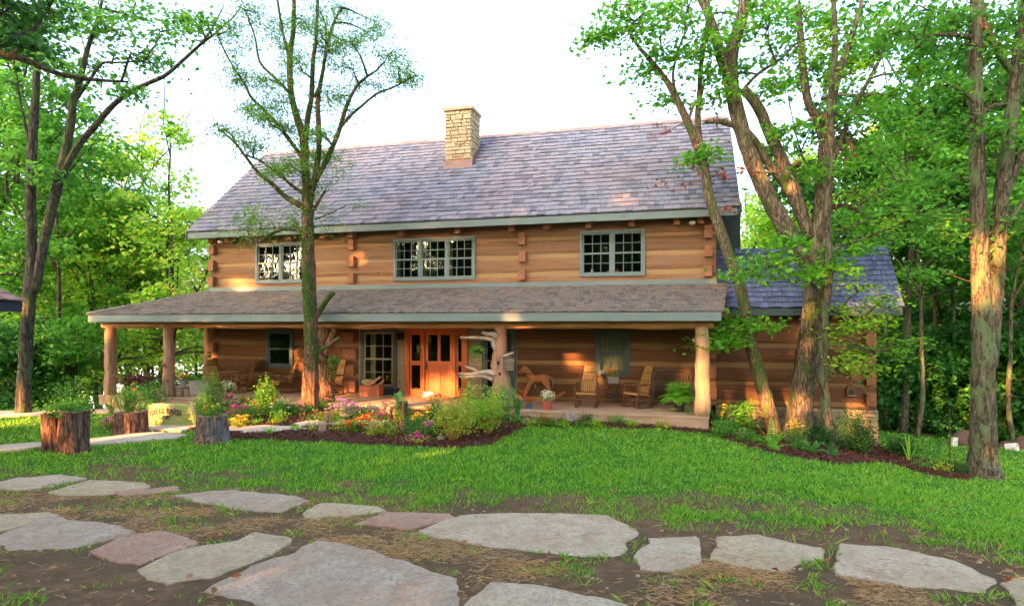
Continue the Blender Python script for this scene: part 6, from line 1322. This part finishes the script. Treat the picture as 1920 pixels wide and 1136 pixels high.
# rocking horse (faces -X)
ph = F0(1008, 750); hs = thing('rocking_horse', 'wooden rocking horse with curved runners facing left on the porch', 'toy', ph, -TH+.12)
def hp(name, f, mat=M['horse'], sm=False): return prt(hs, name, f, mat, sm)
I4 = Matrix.Identity(4)
hp('body', lambda mb: mb.tube([(-.26, 0, .60), (-.2, 0, .66), (0, 0, .64), (.2, 0, .67), (.3, 0, .64), (.34, 0, .58)], [.05, .115, .12, .125, .10, .04], 12, sub=3), sm=True)
bd_ = hp('neck_and_head', lambda mb: mb.prism([(-.14, .60), (-.24, .56), (-.36, .80), (-.44, .84), (-.52, .80), (-.56, .84), (-.53, .91), (-.45, .98), (-.43, 1.04), (-.39, 1.03), (-.30, .98), (-.2, .86), (-.08, .72)], I4, .09))
hp('mane', lambda mb: [mb.tube([(-.41+.055*i, s*.03, 1.03-.045*i-.012*i*i), (-.37+.06*i, s*.06, .98-.05*i-.012*i*i), (-.36+.06*i, s*.055, .90-.05*i-.012*i*i)], .016, 6) for i in range(6) for s in (-1, 1)], M['drift'], True)
hp('bridle', lambda mb: (mb.box(Matrix.Translation((-.49, 0, .88)) @ Matrix.Rotation(.6, 4, 'Y'), .02, .11, .14), mb.tube([(-.5, -.06, .86), (-.38, -.08, .82), (-.2, -.09, .76)], .008, 5)), M['metal'])
hp('handle', lambda mb: mb.tube([(-.33, -.16, .90), (-.33, .16, .90)], .014, 8), M['hick'], True)
hp('saddle', lambda mb: mb.tube([(-.1, 0, .665), (0, 0, .66), (.12, 0, .675), (.17, 0, .72)], [.10, .12, .115, .05], 12, sub=2), M['crate'], True)
hp('tail', lambda mb: mb.tube([(.33, 0, .68), (.42, 0, .66), (.46, 0, .52), (.43, 0, .40)], [.03, .035, .03, .012], 8, sub=3), M['drift'], True)
for s in (-1, 1):
    hp('leg', lambda mb: mb.prism([(-.22, .64), (-.08, .62), (-.26, .34), (-.36, .12), (-.44, .12), (-.36, .36)], Matrix.Translation((0, s*.11, 0)), .04))
    hp('leg', lambda mb: mb.prism([(.16, .68), (.34, .64), (.38, .42), (.42, .12), (.34, .12), (.29, .38), (.14, .56)], Matrix.Translation((0, s*.11, 0)), .04))
    hp('runner', lambda mb: mb.prism([(-.72, .16), (-.55, .05), (-.3, .0), (0, -.01+.012, ), (.3, .0), (.55, .06), (.76, .22), (.82, .28), (.86, .25), (.8, .17), (.86, .12)][:0] or [(-.74, .20), (-.70, .13), (-.5, .03), (-.2, .003), (.2, .003), (.5, .05), (.72, .16), (.86, .26), (.80, .31), (.66, .22), (.45, .12), (.2, .07), (-.2, .07), (-.48, .09), (-.68, .21)], Matrix.Translation((0, s*.16, 0)), .035))
hp('stretcher', lambda mb: (mb.tube([(-.4, -.16, .1), (-.4, .16, .1)], .018, 8), mb.tube([(.38, -.16, .1), (.38, .16, .1)], .018, 8)), M['hick'], True)
# umbrella
pu = F0(966, 744); um = thing('umbrella', 'folded dark red umbrella leaning by the gnarled post', 'umbrella', pu)
prt(um, 'canopy', lambda mb: mb.tube([(0, 0, .06), (.05, .05, .35), (.10, .1, .62), (.12, .12, .70)], [.008, .045, .05, .02], 10, .2, 3, flute=.15), M['redcloth']); prt(um, 'handle', lambda mb: mb.tube([(-.005, 0, 0), (0, 0, .08)], .006, 6), M['metal']); prt(um, 'grip', lambda mb: mb.tube([(.12, .12, .68), (.14, .14, .80), (.17, .14, .83), (.19, .14, .79)], .011, 6, sub=3), M['hick'])
# pots near the horse
q = F0(1026, 768); pot('terracotta pot of white flowers in front of the rocking horse', q, .145, .25, M['terra'])
plant('potted_flowers', 'white flowers and a green mound in the terracotta pot by the horse', 'flowers', q+Vector((0, 0, .23)), .27, .52, 'shrub', .04, 300, 16, flower='whitef', nf=46, fs=.028, seed=41, depth=.4)
q = F0(991, 766); pot('little blue glazed pot left of the terracotta pot', q, .09, .1, M['bluepot']); plant('potted_flowers', 'rusty orange flowers in the little blue pot', 'flowers', q+Vector((0, 0, .09)), .2, .24, 'shrub_d', .03, 80, 8, flower='rust', nf=18, fs=.025, seed=43)
q = F0(962, 748); pot('slim white pot behind the upright fern', q, .05, .2, M['white'])
# firewood box
pw = F0(697, 742); wb = thing('firewood_box', 'reddish wooden box for firewood under the tall window', 'box', pw, -TH)
prt(wb, 'box', lambda mb: (mb.box(Matrix.Translation((0, -.16, .17)), .66, .025, .34), mb.box(Matrix.Translation((0, .16, .17)), .66, .025, .34), mb.box(Matrix.Translation((-.32, 0, .171)), .025, .295, .338), mb.box(Matrix.Translation((.32, 0, .171)), .025, .295, .338), mb.box(Matrix.Translation((0, 0, .02)), .61, .29, .02)), M['crate'])
for i, (x0, z0, x1, z1, lb) in enumerate([(-.18, .30, .16, .46, 'stick of firewood lowest in the box'), (-.12, .34, .24, .56, 'split firewood stick in the middle of the heap'), (-.02, .36, .30, .62, 'top split firewood stick rising to the right'), (.0, .28, .34, .42, 'firewood stick sloping at the right end'), (-.28, .34, -.02, .50, 'firewood stick at the left of the heap'), (.08, .30, .38, .50, 'short firewood stick behind the right end')]):
    a, b_ = at(pw, x0, -.06+.03*i, z0), at(pw, x1, -.05+.03*i, z1); mb = MB(); c_m = (a+b_)/2; mb.tube([a-c_m, b_-c_m], [.04, .036], 5, .2, 3, seed=i); o = mb.build('firewood_log', M['split']); o.location = c_m; tagp(o, lb, 'firewood', 'firewood sticks in the box')
mb = MB(); mb.blob((0, 0, .1), (.16, .1, .09), 10, .3); o = mb.build('wicker_bundle', M['curtain']); place(o, at(pw, -.22, .08, .34)); tagp(o, 'pale bundle lying on the left of the firewood', 'bundle')
q = F0(741, 741); pot('small dark pot left of the entry door', q, .13, .24, M['blackpot']); plant('potted_shrub', 'loose potted shrub with yellow tipped twigs left of the door', 'plant', q+Vector((0, 0, .22)), .72, .6, 'shrub_d', .05, 200, 14, 'twig', flower='yellow', nf=7, fs=.025, seed=46)
# cat
pc = F0(808, 744); ct = thing('cat', 'white and brown cat lying in front of the entry door', 'cat', pc, -TH)
mcat = surf('cat_fur', [(.44, (.78, .74, .68)), (.5, (.80, .77, .72)), (.54, (.26, .13, .06)), (.7, (.16, .09, .05))], (1, 1, 1), 6.5, .9, .2, .004, det=1)
def catm():
    V = [(0, 0, .085), (.12, .01, .09), (.2, .03, .07), (-.10, 0, .095), (-.17, -.01, .11), (-.235, -.03, .125), (-.275, -.045, .105), (-.21, -.055, .175), (-.225, .0, .18), (-.14, -.07, .035), (-.25, -.11, .022), (-.10, .06, .03), (-.2, .07, .022), (.16, -.07, .04), (.06, -.12, .022), (.26, .0, .04), (.31, -.08, .03), (.24, -.15, .025), (.14, -.17, .02)]
    E = [(0, 1), (1, 2), (0, 3), (3, 4), (4, 5), (5, 6), (5, 7), (5, 8), (3, 9), (9, 10), (3, 11), (11, 12), (1, 13), (13, 14), (2, 15), (15, 16), (16, 17), (17, 18)]
    Rr = [.085, .088, .06, .075, .05, .055, .022, .012, .012, .03, .018, .03, .018, .045, .02, .026, .02, .018, .014]
    me = bpy.data.meshes.new('body'); me.from_pydata(V, E, []); o = bpy.data.objects.new('body', me); COL.objects.link(o); o.parent = ct; me.materials.append(mcat)
    sm = o.modifiers.new('skin', 'SKIN')
    for i, r_ in enumerate(Rr): me.skin_vertices[0].data[i].radius = (r_, r_)
    me.skin_vertices[0].data[0].use_root = True
    ss = o.modifiers.new('sub', 'SUBSURF'); ss.levels = 2; ss.render_levels = 2
catm()
prt(ct, 'eye', lambda mb: [mb.blob((-.272, -.075+.05*s, .142), (.007, .007, .008), 6, 0) for s in (0, 1)], M['metal'])
mb = MB(); mb.box(Matrix.Translation((0, 0, .01)), .75, .42, .018); o = mb.build('door_mat', M['hick']); place(o, F0(842, 744.5), -TH); tagp(o, 'dark door mat in front of the entry door', 'mat')
# hanging baskets
def basket(label, hook, drop, w, h, seed, blen):
    c = hook-Vector((0, 0, drop)); t_ = thing('hanging_basket', label, 'hanging plant', c)
    prt(t_, 'pot', lambda mb: mb.lathe((0, 0, -.05), [(.07, -.06), (.12, 0), (.135, .07), (.12, .07)], 14), M['blackpot'])
    prt(t_, 'hanger', lambda mb: [mb.tube([(math.cos(a)*.13, math.sin(a)*.13, .02), (0, 0, drop)], .004, 4) for a in (0, 2.1, 4.2)]+[mb.tube([(0, 0, drop-.03), (0, .02, drop+.04), (0, .05, drop+.0)], .006, 5)], M['metal'])
    r = np.random.RandomState(seed); n = 420; a = r.uniform(0, 2*PI, n); rr = w/2*np.sqrt(r.rand(n)); z = .12-(rr/(w/2))**2*.12-r.rand(n)**2.5*h*(.4+.6*(np.cos(a*2+seed) > 0))
    npmesh('foliage', leafquads(np.stack([np.cos(a)*rr, np.sin(a)*rr, z], 1), .055, .2, seed), n, M['leaf_m'], t_, local=True); return t_
basket('leafy basket hanging from the cut limb left of the entry', UC(625, 648, 16.25), .42, .34, .62, 4, 0)
basket('trailing ivy basket hanging from the gnarled post branch by the door', UC(896, 634, 16.25), .32, .50, .30, 9, 0)
pin = UC(955, 664, 16.2); bc = thing('twig_birdcage', 'small peaked twig birdcage hanging from the gnarled post', 'birdcage', pin-Vector((0, 0, .42)), -TH)
def cage(mb):
    for x in (-.1, -.05, 0, .05, .1):
        for y in (-.08, .08): mb.tube([(x, y, 0), (x, y, .26+.09*(1-abs(x)/.1))], .006, 5)
    for z in (0, .07, .14, .21, .26): mb.tube([(-.11, -.08, z), (.11, -.08, z), (.11, .08, z), (-.11, .08, z), (-.11, -.08, z)], .007, 5)
    for y in (-.08, .08): mb.tube([(-.13, y, .24), (0, y, .38), (.13, y, .24)], .008, 5)
prt(bc, 'cage', cage, M['drift']); prt(bc, 'hook', lambda mb: mb.tube([(0, 0, .36), (0, 0, .44)], .004, 4), M['metal'])
# left porch things
q = F0(429, 748); pot('terracotta pot of white flowers at the left porch edge', q, .145, .22, M['terra']); plant('potted_flowers', 'white flowers above dark leaves in the left terracotta pot', 'flowers', q+Vector((0, 0, .2)), .36, .5, 'leaf_m', .05, 300, 14, flower='whitef', nf=26, fs=.028, seed=51)
ptl = F0(432, 730); st2 = thing('side_table', 'low twig table between the left rockers', 'table', ptl, -TH)
prt(st2, 'table_top', lambda mb: mb.box(Matrix.Translation((0, 0, .45)), .4, .34, .025), M['hick'])
for sx_ in (-1, 1):
    for sy_ in (-1, 1): prt(st2, 'leg', lambda mb: mb.tube([(sx_*.17, sy_*.14, 0), (sx_*.16, sy_*.13, .44)], .014, 6), M['hick'], True)
q = ptl+Vector((0, 0, .463)); pot('small red pot on the low twig table', q, .07, .1, M['terra']); plant('potted_flowers', 'little white blooms in the pot on the low twig table', 'flowers', q+Vector((0, 0, .09)), .2, .24, 'shrub_d', .035, 90, 8, flower='whitef', nf=14, fs=.022, seed=53)
pcs = F0(342, 743); cs = thing('plant_stool', 'small ladder back wooden stool at the second left post', 'stool', pcs, -TH)
prt(cs, 'seat', lambda mb: mb.box(Matrix.Translation((0, 0, .27)), .32, .28, .03), M['twig'])
for sx_ in (-1, 1):
    for sy_ in (-1, 1): prt(cs, 'leg', lambda mb: mb.tube([(sx_*.15, sy_*.13, 0), (sx_*.14, sy_*.12, .30)], .017, 6), M['twig'], True)
prt(cs, 'rung', lambda mb: [mb.tube([(-.15, -.13, z), (.15, -.13, z)], .012, 6) for z in (.08, .17)], M['twig'])
q = pcs+Vector((0, 0, .285)); pot('grey bucket pot standing on the wooden stool', q, .12, .24, M['greypot']); plant('potted_flowers', 'yellow pansies in the grey bucket pot', 'flowers', q+Vector((0, 0, .22)), .22, .36, 'shrub_d', .045, 110, 10, flower='yellow', nf=12, fs=.045, seed=57)
pw_ = F0(357, 742); mb = MB(); mb.box(Matrix.Translation((0, .5, .2)), .75, .3, .40); mb.box(Matrix.Translation((.02, .5, .42)), .8, .34, .03); o = mb.build('storage_chest', M['greypot']); place(o, pw_, -TH); tagp(o, 'low grey chest behind the wooden stool', 'chest')
def urn(label, loc, s, seed, leafm, h=.5, w=.8, lb2=''):
    t_ = thing('urn_planter', label, 'planter', loc); prt(t_, 'pot', lambda mb: mb.lathe((0, 0, 0), [(.14*s, 0), (.14*s, .05*s), (.05*s, .12*s), (.06*s, .22*s), (.17*s, .36*s), (.2*s, .50*s), (.18*s, .50*s)], 18), M['wine'] if False else M['blackpot'], True)
    plant('wine_coleus', lb2, 'plant', loc+Vector((0, 0, .47*s)), h, w, leafm, .09, 380, 16, seed=seed)
urn('dark urn planter between the two left porch posts', F0(272, 748), .95, 61, 'wine', .34, .85, 'dark wine foliage crowning the urn planter')
urn('second urn beside the outer left porch post', F0(244, 746), .85, 62, 'wine', .30, .6, 'reddish wine foliage in the urn by the outer post')
# carving on the wing wall
cv = thing('wall_birdhouse', 'small arched dark bird house mounted low on the wing wall', 'birdhouse', H(WX(1594, CWW), CWW-.08, WZ(1594, 741, CWW)), -TH)
prt(cv, 'body', lambda mb: mb.prism([(-.10, 0), (.10, 0), (.115, .16), (.09, .26), (0, .32), (-.09, .26), (-.115, .16)], I4, .08), M['hick']); prt(cv, 'opening', lambda mb: mb.prism([(-.06, .03), (.06, .03), (.065, .12), (0, .19), (-.065, .12)], Matrix.Translation((0, -.042, 0)), .01), M['metal']); prt(cv, 'perch', lambda mb: mb.box(Matrix.Translation((0, -.06, .01)), .22, .08, .02), M['drift'])
# buckets and soil heaps
def bucket(label, loc, rx_, s=1.0):
    mb = MB(); r = .15*s; h = .36*s; mb.lathe((0, 0, 0), [(r*.88, 0), (r, h*.8), (r*1.06, h*.8), (r*1.06, h*.86), (r, h*.86), (r*1.03, h), (r*.96, h), (r*.84, .02)], 20)
    t_ = thing('bucket', label, 'bucket', loc); t_.rotation_euler = rx_; mb.build('pail', M['white'], t_, smooth=False, local=True); prt(t_, 'bail_handle', lambda mb: mb.tube([(r, 0, h*.85), (r*.8, -r*.9, h*.6), (0, -r*1.25, h*.5), (-r*.8, -r*.9, h*.6), (-r, 0, h*.85)], .005, 5, sub=3), M['metal']); return t_
bucket('white plastic bucket standing upright on the far lawn', G(1788, 836), (0, 0, 0), .75)
bucket('white plastic bucket tipped on its side right of the oak', G(1886, 845)+Vector((0, 0, .12)), (R(80), 0, R(35)), .85)
for i, (px, py, wp, hp_, lb) in enumerate([(1815, 836, 60, 26, 'heap of loose brown soil behind the upright bucket'), (1925, 843, 80, 22, 'low heap of soil beyond the tipped bucket')]):
    p = G(px, py); k = p.y/FPX; mb = MB(); mb.blob((0, 0, 0), (wp*k*.5, wp*k*.4, hp_*k), 24, .45, 5+i); o = mb.build('soil_heap', M['soil'], smooth=True); o.location = p; tagp(o, lb, 'soil heap')
# corner of a second small building at the left edge
pv_c = U(-30, 780, 12.5); pv_c.z = float(ground(pv_c.x, pv_c.y)); pv = thing('garden_pavilion', 'corner of a shake roofed pavilion with dark blue post at the left edge', 'building', pv_c)
def pvh(x, y, z): return Vector((x, y, z))
zt_ = EYE+46/FPX*15.6; ex_ = (43-960)/FPX*15.6; FR = 11.0
mb = MB(); mb.bb(ex_-4, ex_-.02, FR, FR+.04, zt_-.27, zt_-.02); mb.bb(ex_-.06, ex_-.02, FR+.04, 15.56, zt_-.27, zt_-.02); mb.bb(ex_-4, ex_-.02, 15.56, 15.6, zt_-.27, zt_-.02); mb.build('fascia', M['darkpaint'], pv)
mb = MB(); zr_ = zt_+1.7; swp = lambda a, b_, c_: Vector((b_, a, c_))
shakes(mb, swp, (FR-.05, ex_+.03, zt_), (15.65, ex_+.03, zt_), (FR+2.2, ex_-2.3, zr_), (15.65-2.2, ex_-2.3, zr_), .26, .12, .25, .03, 72)
shakes(mb, lambda a, b_, c_: Vector((a, b_, c_)), (ex_-4.6, FR-.05, zt_), (ex_+.03, FR-.05, zt_), (ex_-2.4, FR+2.2, zr_), (ex_-2.3, FR+2.2, zr_), .26, .12, .25, .03, 71); mb.build('shake_roof', M['ridge'], pv)
mb = MB(); q_ = [(ex_-4.6, FR, zt_-.03), (ex_, FR, zt_-.03), (ex_, 15.6, zt_-.03), (ex_-4.6, 15.6, zt_-.03), (ex_-2.3, FR+2.2, zr_-.03), (ex_-2.3, 13.4, zr_-.03)]; mb.add(q_, [(0, 1, 4), (1, 2, 5, 4), (2, 3, 5), (3, 0, 4, 5), (3, 2, 1, 0)]); mb.build('roof_deck', M['darkpaint'], pv)
for (x_, y_) in ((ex_-.35, 15.3), (ex_-.35, FR+.3), (ex_-4.2, 15.3)):
    mb = MB(); mb.bb(x_-.16, x_, y_-.16, y_, float(ground(x_, y_))-.2, zt_-.04); mb.build('post', M['darkpaint'], pv)
